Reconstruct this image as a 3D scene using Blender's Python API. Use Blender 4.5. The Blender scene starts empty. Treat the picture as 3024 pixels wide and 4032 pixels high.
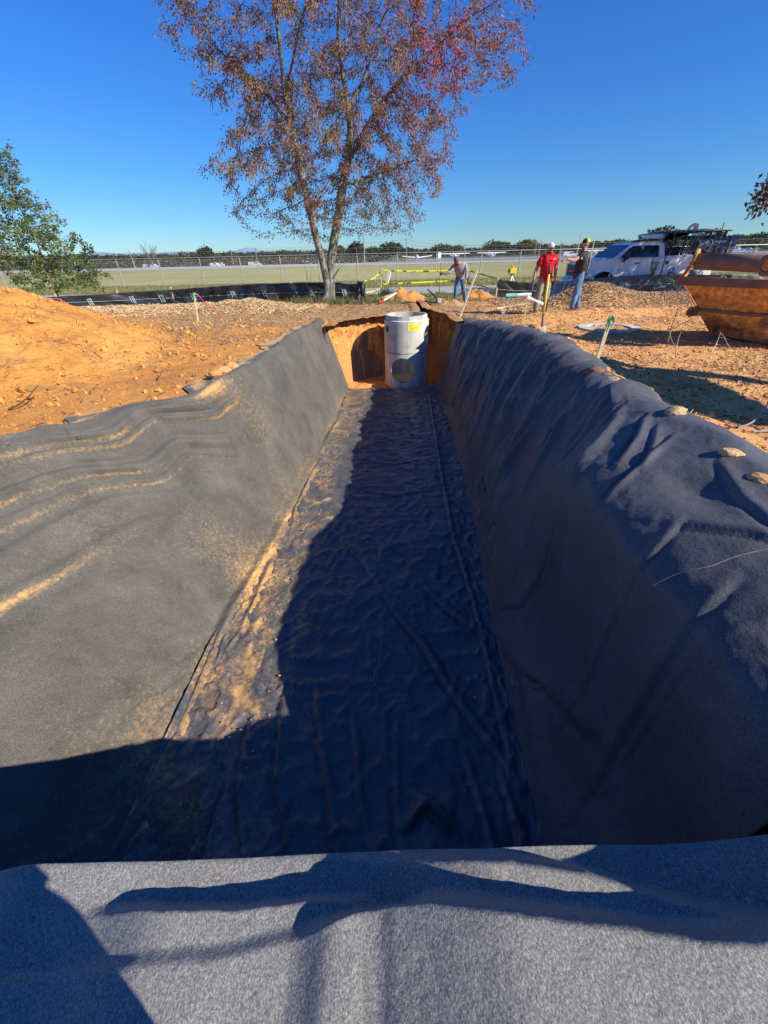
import bpy, bmesh, math, random
import numpy as np
from mathutils import Vector, Matrix, kdtree, noise as mnoise
random.seed(7)
RNG = np.random.default_rng(11)
SC = bpy.context.scene
COL = SC.collection
R = math.radians

# ------------------------------------------------------------------ camera
CAM_H = 1.70
PITCH = R(33.3)
ROLL = R(1.3)
FPX = 1560.0
cd = bpy.data.cameras.new('camera')
cam = bpy.data.objects.new('camera', cd)
COL.objects.link(cam)
cd.sensor_fit = 'VERTICAL'
cd.sensor_height = 36.0
cd.lens = 36.0 * FPX / 4032.0
cd.clip_start = 0.02
cd.clip_end = 30000.0
FWD = Vector((0, math.cos(PITCH), -math.sin(PITCH)))
UP0 = Vector((0, math.sin(PITCH), math.cos(PITCH)))
RT0 = Vector((1, 0, 0))
# rolled clockwise: the right side of the picture rises
RT = RT0 * math.cos(ROLL) - UP0 * math.sin(ROLL)
UP = UP0 * math.cos(ROLL) + RT0 * math.sin(ROLL)
cam.matrix_world = Matrix((
    (RT.x, UP.x, -FWD.x, 0), (RT.y, UP.y, -FWD.y, 0), (RT.z, UP.z, -FWD.z, CAM_H), (0, 0, 0, 1)))
SC.camera = cam

# ------------------------------------------------------------------ sky, sun, exposure
SUN_EL, SUN_AZ = R(33.0), R(120.0)          # azimuth clockwise from +Y
SUN_DIR = Vector((math.sin(SUN_AZ) * math.cos(SUN_EL), math.cos(SUN_AZ) * math.cos(SUN_EL), math.sin(SUN_EL)))
w = bpy.data.worlds.new('World')
SC.world = w
w.use_nodes = True
wn = w.node_tree
bg = wn.nodes['Background']
sky = wn.nodes.new('ShaderNodeTexSky')
sky.sky_type = 'NISHITA'
sky.sun_disc = False
sky.sun_elevation = SUN_EL
sky.sun_rotation = SUN_AZ
sky.altitude = 300
sky.air_density = 1.0
sky.dust_density = 0.0
sky.ozone_density = 4.0
# clear dry autumn air: deeper blue overhead, pale blue rather than yellow near the horizon, the same in every direction
geo = wn.nodes.new('ShaderNodeTexCoord'); sep = wn.nodes.new('ShaderNodeSeparateXYZ')
wn.links.new(geo.outputs['Generated'], sep.inputs[0])
tint = wn.nodes.new('ShaderNodeValToRGB')
te = tint.color_ramp.elements
te[0].position = 0.0; te[0].color = (0.40, 0.62, 0.86, 1)
te[1].position = 0.75; te[1].color = (0.17, 0.58, 1.26, 1)
e_ = te.new(.12); e_.color = (0.29, 0.60, 0.96, 1)
e_ = te.new(.35); e_.color = (0.20, 0.60, 1.20, 1)
wn.links.new(sep.outputs['Z'], tint.inputs[0])
mx_ = wn.nodes.new('ShaderNodeMix'); mx_.data_type = 'RGBA'; mx_.blend_type = 'MULTIPLY'; mx_.inputs[0].default_value = 1
wn.links.new(sky.outputs[0], mx_.inputs[6]); wn.links.new(tint.outputs[0], mx_.inputs[7])
wn.links.new(mx_.outputs[2], bg.inputs[0])
bg.inputs[1].default_value = 0.09
sd = bpy.data.lights.new('sun', 'SUN')
sd.energy = 4.8
sd.angle = R(0.5)
sd.color = (1.0, 0.93, 0.82)
so = bpy.data.objects.new('sun', sd)
COL.objects.link(so)
so.rotation_euler = SUN_DIR.to_track_quat('Z', 'Y').to_euler()
so.location = (20, -12, 20)
vs = SC.view_settings
vs.view_transform = 'Standard'
vs.look = 'None'
vs.exposure = 0.65
vs.gamma = 1.0
vs.use_curve_mapping = False

# ------------------------------------------------------------------ helpers
def ray(u, v):
    """direction in the world through a point of the 3024 x 4032 photograph"""
    return RT * (u - 1512.0) + UP * (2016.0 - v) + FWD * FPX

def on(u, v, z=0.0):
    d = ray(u, v)
    k = (z - CAM_H) / d.z
    return Vector((d.x * k, d.y * k, z))

def at(u, v, y):
    d = ray(u, v)
    k = y / d.y
    return Vector((d.x * k, y, CAM_H + d.z * k))

def link(o, parent=None):
    COL.objects.link(o)
    if parent is not None:
        o.parent = parent
    return o

def tag(o, label=None, cat=None, group=None, kind=None):
    if label: o['label'] = label
    if cat: o['category'] = cat
    if group: o['group'] = group
    if kind: o['kind'] = kind
    return o

def empty(name, loc, rz=0.0, label=None, cat=None, group=None):
    o = bpy.data.objects.new(name, None)
    COL.objects.link(o)
    o.location = loc
    o.rotation_euler = (0, 0, rz)
    o.empty_display_size = 0.1
    return tag(o, label, cat, group)

def copy_tree(o, parent=None):
    c = o.copy()
    COL.objects.link(c)
    if parent is not None:
        c.parent = parent
    for ch in list(o.children):
        copy_tree(ch, c)
    return c

def mesh_np(name, V, F, mat, parent=None, smooth=True, col=None, attrs=None, mats=None, midx=None):
    """V (n,3) array, F (m,3|4) int array or a list of such arrays"""
    if not isinstance(F, (list, tuple)): F = [F]
    F = [np.asarray(f, dtype=np.int32) for f in F if len(f)]
    V = np.asarray(V, dtype=np.float32)
    me = bpy.data.meshes.new(name)
    me.vertices.add(len(V))
    me.vertices.foreach_set('co', V.ravel())
    loops = np.concatenate([f.ravel() for f in F])
    tot = np.concatenate([np.full(len(f), f.shape[1], dtype=np.int32) for f in F])
    start = np.concatenate([[0], np.cumsum(tot)[:-1]]).astype(np.int32)
    me.loops.add(len(loops))
    me.loops.foreach_set('vertex_index', loops)
    me.polygons.add(len(tot))
    me.polygons.foreach_set('loop_start', start)
    me.polygons.foreach_set('loop_total', tot)
    if midx is not None:
        me.polygons.foreach_set('material_index', np.asarray(midx, dtype=np.int32))
    me.update(calc_edges=True)
    me.polygons.foreach_set('use_smooth', np.full(len(tot), bool(smooth)))
    if col is not None:
        a = me.color_attributes.new('Col', 'FLOAT_COLOR', 'POINT')
        c = np.ones((len(V), 4), dtype=np.float32)
        c[:, :3] = col
        a.data.foreach_set('color', c.ravel())
    for k, val in (attrs or {}).items():
        a = me.attributes.new(k, 'FLOAT', 'POINT')
        a.data.foreach_set('value', np.asarray(val, dtype=np.float32).ravel())
    for m in (mats or [mat]):
        me.materials.append(m)
    o = bpy.data.objects.new(name, me)
    return link(o, parent)

def grid_faces(nu, nv, close_u=False):
    """vertex index = i*nv + j, i in nu, j in nv"""
    i = np.arange(nu if close_u else nu - 1)
    j = np.arange(nv - 1)
    I, J = np.meshgrid(i, j, indexing='ij')
    I2 = (I + 1) % nu
    return np.stack([I * nv + J, I2 * nv + J, I2 * nv + J + 1, I * nv + J + 1], -1).reshape(-1, 4)

# ---- gradient noise
_perm = np.random.default_rng(5).permutation(4096)
def _h(i, j, k=0):
    return _perm[(_perm[(_perm[i & 4095] + j) & 4095] + k) & 4095]
_ang = np.random.default_rng(6).random(4096) * 2 * np.pi
_gx, _gy = np.cos(_ang), np.sin(_ang)
def pn(x, y, seed=0):
    x = np.asarray(x, dtype=np.float64); y = np.asarray(y, dtype=np.float64)
    xi = np.floor(x).astype(np.int64); yi = np.floor(y).astype(np.int64)
    xf = x - xi; yf = y - yi
    u = xf * xf * xf * (xf * (xf * 6 - 15) + 10); v = yf * yf * yf * (yf * (yf * 6 - 15) + 10)
    def g(dx, dy):
        h = _h(xi + dx, yi + dy, seed)
        return _gx[h] * (xf - dx) + _gy[h] * (yf - dy)
    a = g(0, 0) * (1 - u) + g(1, 0) * u
    b = g(0, 1) * (1 - u) + g(1, 1) * u
    return (a * (1 - v) + b * v) * 1.5
def fbm(x, y, oct=4, seed=0, gain=0.5, lac=2.03):
    s = 0; a = 1.0; n = 0
    for k in range(oct):
        s = s + a * pn(x, y, seed + k * 13); n += a
        x = x * lac + 3.1; y = y * lac + 1.7; a *= gain
    return s / n
def ridged(x, y, oct=4, seed=0, gain=0.5):
    s = 0; a = 1.0; n = 0
    for k in range(oct):
        s = s + a * (1 - np.minimum(1, np.abs(pn(x, y, seed + k * 17)) * 2.2)); n += a
        x = x * 2.1 + 5.2; y = y * 2.1 + 2.3; a *= gain
    return s / n
def sstep(a, b, x):
    t = np.clip((np.asarray(x, dtype=np.float64) - a) / (b - a), 0, 1)
    return t * t * (3 - 2 * t)
def catmull(pts, n):
    """resample a polyline (k,d) smoothly to n points"""
    P = np.asarray(pts, dtype=np.float64)
    P = np.vstack([2 * P[0] - P[1], P, 2 * P[-1] - P[-2]])
    k = len(P) - 3
    t = np.linspace(0, k, n)
    i = np.minimum(t.astype(int), k - 1); f = (t - i)[:, None]
    p0, p1, p2, p3 = P[i], P[i + 1], P[i + 2], P[i + 3]
    return 0.5 * ((2 * p1) + (-p0 + p2) * f + (2 * p0 - 5 * p1 + 4 * p2 - p3) * f ** 2 + (-p0 + 3 * p1 - 3 * p2 + p3) * f ** 3)

# ------------------------------------------------------------------ materials
def nmat(name):
    m = bpy.data.materials.new(name)
    m.use_nodes = True
    nt = m.node_tree
    return m, nt, nt.nodes['Principled BSDF']
def nd(nt, t, **kw):
    n = nt.nodes.new(t)
    for k, v in kw.items(): setattr(n, k, v)
    return n
def tex_noise(nt, scale, detail=6, rough=0.6, coord='Object', stretch=None, dist=0.0):
    tc = nd(nt, 'ShaderNodeTexCoord')
    n = nd(nt, 'ShaderNodeTexNoise')
    n.inputs['Scale'].default_value = scale
    n.inputs['Detail'].default_value = detail
    n.inputs['Roughness'].default_value = rough
    n.inputs['Distortion'].default_value = dist
    src = tc.outputs[coord]
    if stretch:
        mp = nd(nt, 'ShaderNodeMapping')
        mp.inputs['Scale'].default_value = stretch
        nt.links.new(src, mp.inputs[0]); src = mp.outputs[0]
    nt.links.new(src, n.inputs['Vector'])
    return n
def ramp(nt, src, stops):
    r = nd(nt, 'ShaderNodeValToRGB')
    el = r.color_ramp.elements
    while len(el) > 1: el.remove(el[-1])
    el[0].position = stops[0][0]; el[0].color = (*stops[0][1], 1)
    for p, c in stops[1:]:
        e = el.new(p); e.color = (*c, 1)
    nt.links.new(src, r.inputs[0])
    return r
def mixc(nt, a, b, fac, mode='MIX'):
    m = nd(nt, 'ShaderNodeMix', data_type='RGBA', blend_type=mode)
    for s, val in ((m.inputs[0], fac), (m.inputs[6], a), (m.inputs[7], b)):
        if hasattr(val, 'links') or hasattr(val, 'is_linked'): nt.links.new(val, s)
        elif isinstance(val, (int, float)): s.default_value = val
        else: s.default_value = (*val, 1)
    return m.outputs[2]
def bump(nt, bsdf, src, strength=0.3, dist=0.01, prev=None):
    b = nd(nt, 'ShaderNodeBump')
    b.inputs['Strength'].default_value = strength
    b.inputs['Distance'].default_value = dist
    nt.links.new(src, b.inputs['Height'])
    if prev is not None: nt.links.new(prev, b.inputs['Normal'])
    nt.links.new(b.outputs[0], bsdf.inputs['Normal'])
    return b.outputs[0]
def simple(name, c, c2=None, rough=0.6, scale=8.0, metal=0.0, bmp=0.15, bdist=0.004, spec=0.5, coord='Object', detail=5):
    m, nt, b = nmat(name)
    c2 = c2 or tuple(x * 0.75 for x in c)
    n = tex_noise(nt, scale, detail, 0.6, coord)
    r = ramp(nt, n.outputs['Fac'], [(0.3, c2), (0.7, c)])
    nt.links.new(r.outputs[0], b.inputs['Base Color'])
    b.inputs['Roughness'].default_value = rough
    b.inputs['Metallic'].default_value = metal
    b.inputs['Specular IOR Level'].default_value = spec
    if bmp:
        n2 = tex_noise(nt, scale * 6, 3, 0.6, coord)
        bump(nt, b, n2.outputs['Fac'], bmp, bdist)
    return m
def colmat(name, rough=0.9, spec=0.2, nscale=30.0, var=0.35, bstr=0.6, bdist=0.02, nscale2=None, translucent=0.0):
    """base colour from the vertex colours (what the thing is made of), broken up by fine noise"""
    m, nt, b = nmat(name)
    a = nd(nt, 'ShaderNodeVertexColor'); a.layer_name = 'Col'
    n = tex_noise(nt, nscale, 7, 0.7)
    r = ramp(nt, n.outputs['Fac'], [(0.25, (1 - var,) * 3), (0.5, (1, 1, 1)), (0.8, (1 + var * .6,) * 3)])
    out = mixc(nt, a.outputs[0], r.outputs[0], 1.0, 'MULTIPLY')
    nt.links.new(out, b.inputs['Base Color'])
    b.inputs['Roughness'].default_value = rough
    b.inputs['Specular IOR Level'].default_value = spec
    if bstr:
        n2 = tex_noise(nt, nscale2 or nscale, 8, 0.75)
        bump(nt, b, n2.outputs['Fac'], bstr, bdist)
    if translucent:
        tr = nd(nt, 'ShaderNodeBsdfTranslucent')
        nt.links.new(out, tr.inputs[0])
        mx = nd(nt, 'ShaderNodeMixShader'); mx.inputs[0].default_value = translucent
        nt.links.new(b.outputs[0], mx.inputs[1]); nt.links.new(tr.outputs[0], mx.inputs[2])
        nt.links.new(mx.outputs[0], nt.nodes['Material Output'].inputs[0])
    return m
# ------------------------------------------------------------------ the trench: cross-sections along y
FZ = -1.87                                             # depth of the trench floor
Y0, Y1 = 0.62, 12.45
def interp(y, ys, vs): return np.interp(y, ys, vs)
_ry = np.array([on(u, v, z) for u, v, z in [(0,1765,.02),(130,1737,.02),(260,1720,.02),(380,1682,.04),(500,1612,.05),(640,1592,.05),(760,1575,.05),(850,1503,.12),(1000,1423,.14),(1200,1292,.12),(1290,1248,.08)]])
_rl_y = np.concatenate([[-1, 2.0, 3.2], _ry[:, 1]]); _rl_x = np.concatenate([[-5.0, -4.7, -4.4], _ry[:, 0]])
_o = np.argsort(_rl_y); _rl_y = _rl_y[_o]; _rl_x = _rl_x[_o]
_rr = np.array([on(u, v, z) for u, v, z in [(3100,1960,.55),(3024,1900,.56),(2800,1690,.60),(2650,1620,.58),(2450,1535,.53),(2300,1425,.55),(2150,1335,.54),(2050,1300,.46),(1930,1260,.34),(1810,1247,.13)]])
_rr_y = np.concatenate([[-1, 0.8], _rr[:, 1]]); _rr_x = np.concatenate([[2.9, 2.35], _rr[:, 0]])
_o = np.argsort(_rr_y); _rr_y = _rr_y[_o]; _rr_x = _rr_x[_o]
def smooth_tab(ys, xs, n=400, k=9):
    Y = np.linspace(-1, 16, n); X = np.interp(Y, ys, xs)
    ker = np.hanning(k + 2)[1:-1]; ker /= ker.sum()
    Xp = np.pad(X, k // 2, mode='edge')
    return Y, np.convolve(Xp, ker, 'valid')
_TL = smooth_tab(_rl_y, _rl_x, k=7); _TR = smooth_tab(_rr_y, _rr_x, k=9)
def xl(y): return np.interp(y, *_TL)
def xr(y): return np.interp(y, *_TR)
def xlc(y): return np.interp(y, [.6, 1, 2.8, 4.3, 8, 12.6], [-1.85, -1.84, -1.8, -1.62, -1.3, -0.95])
def xrc(y): return np.interp(y, [.6, 1, 2.9, 5.5, 12.6], [1.05, 1.05, 1.15, 1.42, 1.83])
def zrl(y): return np.interp(y, [0, 4, 5.5, 6.5, 10, 13], [.02, .03, .05, .11, .14, .08])
def zrr(y): return np.interp(y, [-1, .6, 1.2, 1.9, 2.7, 3.8, 5, 6.5, 7.8, 10, 12.3], [.0, .22, .46, .44, .46, .41, .43, .45, .38, .22, .0])
def mound_h(x, y):
    r = np.sqrt(((x + 9.3) / 5.9) ** 2 + ((y - 8.3) / np.where(y > 8.3, 5.4, 5.0)) ** 2)
    return 1.62 * (0.5 + 0.5 * np.cos(np.pi * np.clip(r, 0, 1))) ** 0.95
def base_h(x, y):
    """lie of the land without the trench"""
    x = np.asarray(x, dtype=np.float64); y = np.asarray(y, dtype=np.float64)
    z = -0.0125 * np.clip(y - 20, 0, 165) - .022 * np.clip(y - 200, 0, 300) * sstep(.05, -.04, x / np.maximum(y, 1))
    near = 1 - sstep(19.5, 22, y)
    z = z + near * (0.045 * fbm(x * .55, y * .55, 4, 3) + 0.022 * fbm(x * 2.6, y * 2.6, 4, 9))
    yy = np.clip(y, -1, 13)
    side = x - xr(yy)
    on_r = sstep(.35, 1.5, y) * (1 - sstep(12.0, 14.5, y))
    z = z + on_r * zrr(yy) * np.exp(-(side / np.where(side > 0, 0.95, 3.0)) ** 2) * (x > 0)
    # low bank of mulch and roots on the right, behind which the men stand
    z = z + 0.16 * np.exp(-((y - 12.9 - .3 * np.sin(x)) / .55) ** 2) * sstep(3.4, 5.0, x) * (1 - sstep(9.5, 11, x))
    z = z - (.34 + .4 * sstep(-.8, -1.3, x)) * (1 - sstep(.60, 1.1, y)) * sstep(-2.6, -2.0, y)
    # wood chip ridges against the silt fences
    z = z + (0.10 + .26 * np.exp(-((x + 5.2) / 1.4) ** 2)) * np.exp(-((y - 16.9) / 1.2) ** 2) * sstep(-2.2, -5.0, x) * sstep(-13, -11, x) * (0.75 + .5 * fbm(x * .9, y * .9, 2, 31))
    z = z + 0.62 * np.exp(-((y - 15.9) / .95) ** 2 - ((x - 7.5) / 1.15) ** 2)
    z = z + 0.22 * np.exp(-((y - 16.3) / 1.2) ** 2) * sstep(7.5, 9, x) * (1 - sstep(16, 18, x))
    return z
def ground_h(x, y):
    return base_h(x, y) + mound_h(x, y) * (1 + .05 * fbm(x * 1.4, y * 1.4, 3, 77))

# outline of the pit and of the narrow trench beyond the cylinder (clockwise from the left liner end)
PIT = np.array([(-1.56, 11.9), (-1.52, 12.5), (-1.22, 13.05), (-.80, 13.55), (-.25, 14.0), (.35, 14.25), (.85, 14.45), (1.04, 14.9),
                (1.08, 16.4), (1.06, 18.2), (1.35, 19.0), (1.82, 18.9), (1.92, 17.4), (1.85, 15.6), (2.08, 14.9), (2.45, 14.1), (2.42, 13.3), (2.42, 12.4), (2.45, 11.9)])
def pit_inside(x, y, grow=0.0):
    c = PIT.mean(0)
    P = PIT
    inside = np.zeros(np.shape(x), dtype=bool)
    n = len(P)
    for i in range(n):
        x1, y1 = P[i]; x2, y2 = P[(i + 1) % n]
        cond = ((y1 > y) != (y2 > y)) & (x < (x2 - x1) * (y - y1) / (y2 - y1 + 1e-12) + x1)
        inside ^= cond
    return inside

# ---- ground sheet
def axis(lo, hi, step, far, growth=1.22):
    a = list(np.arange(lo, hi + 1e-6, step))
    s = step; v = hi; b = []
    while v < far: s *= growth; v += s; b.append(v)
    return a, b
xa, xb = axis(-12.6, 13.4, 0.07, 2500)
xs = np.array([-12.6 - (v - 13.4) for v in reversed(xb)] + xa + xb)
ya, yb = axis(-2.0, 21.5, 0.07, 6000)
ys = np.array([-2 - (v - 21.5) for v in reversed(yb) if v < 400] + ya + yb)
GX, GY = np.meshgrid(xs, ys, indexing='ij')
GZ = base_h(GX, GY)
clod = ridged(GX * 1.7, GY * 1.7, 4, 41) * (1 - sstep(19, 21, GY)) * (np.abs(GX) < 13.5)
GZ += 0.03 * (clod - .5)
inT = (GX > xl(GY) - .10) & (GX < xr(GY) + .10) & (GY > .52) & (GY < 12.1)
GZ = np.where(inT | pit_inside(GX, GY), -2.6, GZ)
# --- what the ground is made of
def ground_col(x, y):
    n1 = fbm(x * .5, y * .5, 4, 21); n2 = fbm(x * 2.3, y * 2.3, 4, 25); n3 = fbm(x * 9, y * 9, 3, 29)
    clay = np.array([.60, .27, .065]); red = np.array([.36, .125, .05]); brown = np.array([.36, .225, .115]); chip = np.array([.50, .33, .17]); grass = np.array([.20, .19, .065])
    C = np.zeros(x.shape + (3,)) + clay
    def put(col, m):
        nonlocal C
        m = np.clip(m, 0, 1)[..., None]
        C = C * (1 - m) + col * m
    put(red, sstep(.0, .35, n1) * .3)
    put(np.array([.60, .30, .11]), sstep(.05, .3, n2) * .5)
    # right hand side: clay trodden together with chips and bark
    rt = sstep(2.2, 3.2, x) * sstep(2, 4, y)
    put(np.array([.72, .38, .135]), rt * .9)
    put(brown, rt * sstep(.05, .4, n1 + .5 * n2) * .4)
    put(red, rt * sstep(.15, .35, fbm(x * 1.1, y * 1.1, 3, 63)) * .45)
    # brown litter between the mound and the tree
    m = sstep(11.2, 13.0, y + .5 * n1) * (1 - sstep(2.5, 4.2, x)) * sstep(-9, -6.0, x)
    m = m * (1 - sstep(-2.9, -2.0, x) * (1 - sstep(12.5, 14.0, y)))
    put(brown, m * (.75 + .5 * n2))
    put(np.array([.50, .31, .15]), m * sstep(0, .3, n3) * .6)
    # chips by the left fence
    put(chip, sstep(15.2, 16.4, y + .6 * n1) * (1 - sstep(18.6, 19.2, y)) * sstep(-2.2, -3.4, x) * .9)
    put(chip, sstep(14.2, 15.4, y + .6 * n1) * (1 - sstep(18.0, 18.6, y)) * sstep(4.8, 6.4, x) * .8)
    # grass before the road
    g = sstep(17.6, 19.0, y + .8 * n2) * (1 - sstep(3.4, 5.0, x) * (1 - sstep(18.5, 19.5, y)))
    put(grass * (1 + .5 * n3[..., None]), g * sstep(-.35, .1, n2 + .2 * n3 + .1))
    # field beyond the road
    f = sstep(27.0, 28.2, y + .5 * n2)
    put(np.array([.45, .25, .10]), sstep(26.4, 26.6, y) * (1 - f) * .8)
    gg = np.array([.29, .27, .09]) * (1 + .25 * fbm(x * .08, y * .3, 3, 51) + .35 * n2)[..., None]
    put(gg, f)
    put(np.array([.11, .105, .05]), f * np.exp(-((y - 35.6) / .9) ** 2) * .6)
    put(np.array([.15, .14, .06]), f * np.exp(-((y - 28.6) / .8) ** 2) * .5)
    put(np.array([.11, .11, .07]), sstep(196, 204, y))
    put(np.array([.06, .07, .04]), sstep(255, 275, y))
    return np.clip(C, 0.005, 1)
gc = ground_col(GX, GY)
M_ground = colmat('soil_and_grass', nscale=26, var=.45, bstr=.9, bdist=.03, nscale2=18)
gnd = mesh_np('ground', np.stack([GX, GY, GZ], -1).reshape(-1, 3), grid_faces(len(xs), len(ys))[:, ::-1] * 1, M_ground, col=gc.reshape(-1, 3))
# faces wind so that normals point up
gnd.data.flip_normals() if gnd.data.polygons[0].normal.z < 0 else None
tag(gnd, kind='structure')

# ---- spoil mound on the left
mx = np.arange(-15.5, -3.2, .055); my = np.arange(2.9, 14.2, .055)
MX, MY = np.meshgrid(mx, my, indexing='ij')
mh = mound_h(MX, MY)
rr_ = ridged(MX * 1.3 + .4 * fbm(MX, MY, 2, 5), MY * 1.3, 5, 91, .6)
MZ = base_h(MX, MY) + mh + (0.085 * (rr_ - .5) + .06 * fbm(MX * 3.5, MY * 3.5, 3, 95) + .05 * (ridged(MX * 4.2 + .6 * fbm(MX * 2, MY * 2, 2, 97), MY * 2.6, 3, 98) - .5)) * sstep(0, .3, mh) + .05 * sstep(0, .25, mh) - .035 
MZ = np.where(mh < .004, MZ - .25, MZ)
MZ = np.where((MX > xl(MY) - .30) & (MY < 12.5), MZ - .02 - .5 * sstep(-.30, -.12, MX - xl(MY)), MZ)
n1 = fbm(MX * .7, MY * .7, 4, 121); n2 = fbm(MX * 3.1, MY * 3.1, 4, 125)
MC = np.zeros(MX.shape + (3,)) + np.array([.68, .305, .068])
k = (sstep(.05, .35, n1 + .3 * n2) * .65)[..., None]; MC = MC * (1 - k) + np.array([.37, .16, .06]) * k
k = (sstep(.1, .35, fbm(MX * 1.3, MY * 2.0, 4, 131)) * .5)[..., None]; MC = MC * (1 - k) + np.array([.25, .15, .08]) * k
k = (sstep(.0, .35, -n1) * .5)[..., None]; MC = MC * (1 - k) + np.array([.78, .39, .11]) * k
M_mound = colmat('orange_clay', nscale=22, var=.4, bstr=1.0, bdist=.05, nscale2=13)
mo = mesh_np('dirt_mound', np.stack([MX, MY, MZ], -1).reshape(-1, 3), grid_faces(len(mx), len(my)), M_mound, col=MC.reshape(-1, 3))
tag(mo, 'large heap of loose orange clay beside the left side of the lined trench', 'dirt mound')

# ------------------------------------------------------------------ geotextile liner sheets
def liner_mat(name, base, base2, rough, spec, sheen, dustc=(.66, .38, .14)):
    m, nt, b = nmat(name)
    n = tex_noise(nt, 1.6, 7, .72, dist=.3)
    nf = tex_noise(nt, 190, 3, .8, stretch=(1, .7, 1))
    nm = tex_noise(nt, 26, 6, .72, dist=.2)
    r = ramp(nt, n.outputs['Fac'], [(.3, base), (.7, base2)])
    fib = ramp(nt, nf.outputs['Fac'], [(.36, (.55,) * 3), (.5, (1, 1, 1)), (.68, (1.9,) * 3)])
    c1 = mixc(nt, r.outputs[0], fib.outputs[0], 1.0, 'MULTIPLY')
    da = nd(nt, 'ShaderNodeAttribute', attribute_name='dust')
    # dust attribute breaks up against noise into crumbs and smears
    ad = nd(nt, 'ShaderNodeMath', operation='ADD'); nt.links.new(da.outputs['Fac'], ad.inputs[0]); nt.links.new(nm.outputs['Fac'], ad.inputs[1])
    rd = ramp(nt, ad.outputs[0], [(.62, (0, 0, 0)), (.80, (.30,) * 3), (1.05, (.95,) * 3)])
    nd3 = tex_noise(nt, 60, 4, .7)
    dc = ramp(nt, nd3.outputs['Fac'], [(.3, tuple(x * .62 for x in dustc)), (.7, dustc)])
    c2 = mixc(nt, c1, dc.outputs[0], rd.outputs[0])
    nt.links.new(c2, b.inputs['Base Color'])
    b.inputs['Roughness'].default_value = rough
    b.inputs['Specular IOR Level'].default_value = spec
    b.inputs['Sheen Weight'].default_value = sheen
    b.inputs['Sheen Roughness'].default_value = .5
    b.inputs['Sheen Tint'].default_value = (1, .97, .92, 1)
    p = bump(nt, b, nf.outputs['Fac'], .35, .002)
    p = bump(nt, b, nm.outputs['Fac'], .35, .012, p)
    n5 = tex_noise(nt, 6, 6, .7, dist=.4)
    bump(nt, b, n5.outputs['Fac'], .45, .02, p)
    return m
M_linA = liner_mat('geotextile_felt', (.062, .058, .050), (.128, .118, .098), .85, .25, .08)
M_linB = liner_mat('geotextile_smooth', (.058, .060, .066), (.092, .095, .101), .33, .55, .02)
M_linC = liner_mat('geotextile_black', (.062, .062, .067), (.100, .099, .104), .50, .4, .04)

def section(y):
    """control points (x,z) across the trench at y, left to right (arrays over y)"""
    a, b, c, d = xl(y), xlc(y), xrc(y), xr(y)
    za, zd = zrl(y), zrr(y) - .07 * sstep(.6, 1.5, y)
    gl = ground_h(a - .55, y); gr = ground_h(d + .5, y)
    gl2 = ground_h(a - .22, y); gr2 = ground_h(d + .22, y)
    nf = 1 - sstep(2.7, 3.9, y)
    st = sstep(3.0, 6.0, y)                # far walls stand steeper than near ones
    P = [(a - .55, gl + .012), (a - .22, gl2 + .04), (a, za + .045),
         (a + (b - a) * .16, za + .02 - .16 + .06 * st),
         (a + (b - a) * (.40 - .02 * st), FZ + (za - FZ) * (.62 + .05 * st)),
         (a + (b - a) * (.72 - .02 * st), FZ + (za - FZ) * .30),
         (a + (b - a) * .93, FZ + .09), (b + .10, FZ + .012),
         (b + (c - b) * .33, FZ), (b + (c - b) * .66, FZ), (c - .10, FZ + .012),
         (c + (d - c) * .10, FZ + .14),
         (c + (d - c) * (.34 - .04 * st), FZ + (zd - FZ) * .36),
         (c + (d - c) * (.60 - .24 * nf), FZ + (zd - FZ) * (.72 + .075 * nf)),
         (c + (d - c) * (.84 - .36 * nf), FZ + (zd - FZ) * (.925 + .0 * nf)),
         (d, zd + .045), (d + .22, gr2 + .04), (d + .5, gr + .012)]
    return np.array([[np.broadcast_to(p[0], y.shape), np.broadcast_to(p[1], y.shape)] for p in P])   # (k,2,ny)
def loft(w0, w1, nw, y):
    """surface over w in control index units, returns X,Z arrays (nw, ny)"""
    C = section(y)
    k = len(C)
    t = np.linspace(w0, w1, nw)
    C2 = np.concatenate([2 * C[:1] - C[1:2], C, 2 * C[-1:] - C[-2:-1]])
    i = np.clip(t.astype(int), 0, k - 2); f = (t - i)[:, None, None]
    p0, p1, p2, p3 = C2[i], C2[i + 1], C2[i + 2], C2[i + 3]
    Q = 0.5 * ((2 * p1) + (-p0 + p2) * f + (2 * p0 - 5 * p1 + 4 * p2 - p3) * f ** 2 + (-p0 + 3 * p1 - 3 * p2 + p3) * f ** 3)
    return Q[:, 0], Q[:, 1], t
def normals(X, Y, Z):
    P = np.stack([X, Y, Z], -1)
    du = np.gradient(P, axis=0); dv = np.gradient(P, axis=1)
    N = np.cross(du, dv)
    N /= np.linalg.norm(N, axis=-1, keepdims=True) + 1e-12
    if N[..., 2].mean() < 0: N = -N
    return N
def arc(X, Z):
    d = np.sqrt(np.diff(X, axis=0) ** 2 + np.diff(Z, axis=0) ** 2)
    return np.vstack([np.zeros((1, X.shape[1])), np.cumsum(d, 0)])
def yax(a, b, near, far):
    out = [a]; 
    while out[-1] < b:
        out.append(out[-1] + near + (far - near) * (out[-1] / 12.5))
    out[-1] = b
    return np.array(out)
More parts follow.
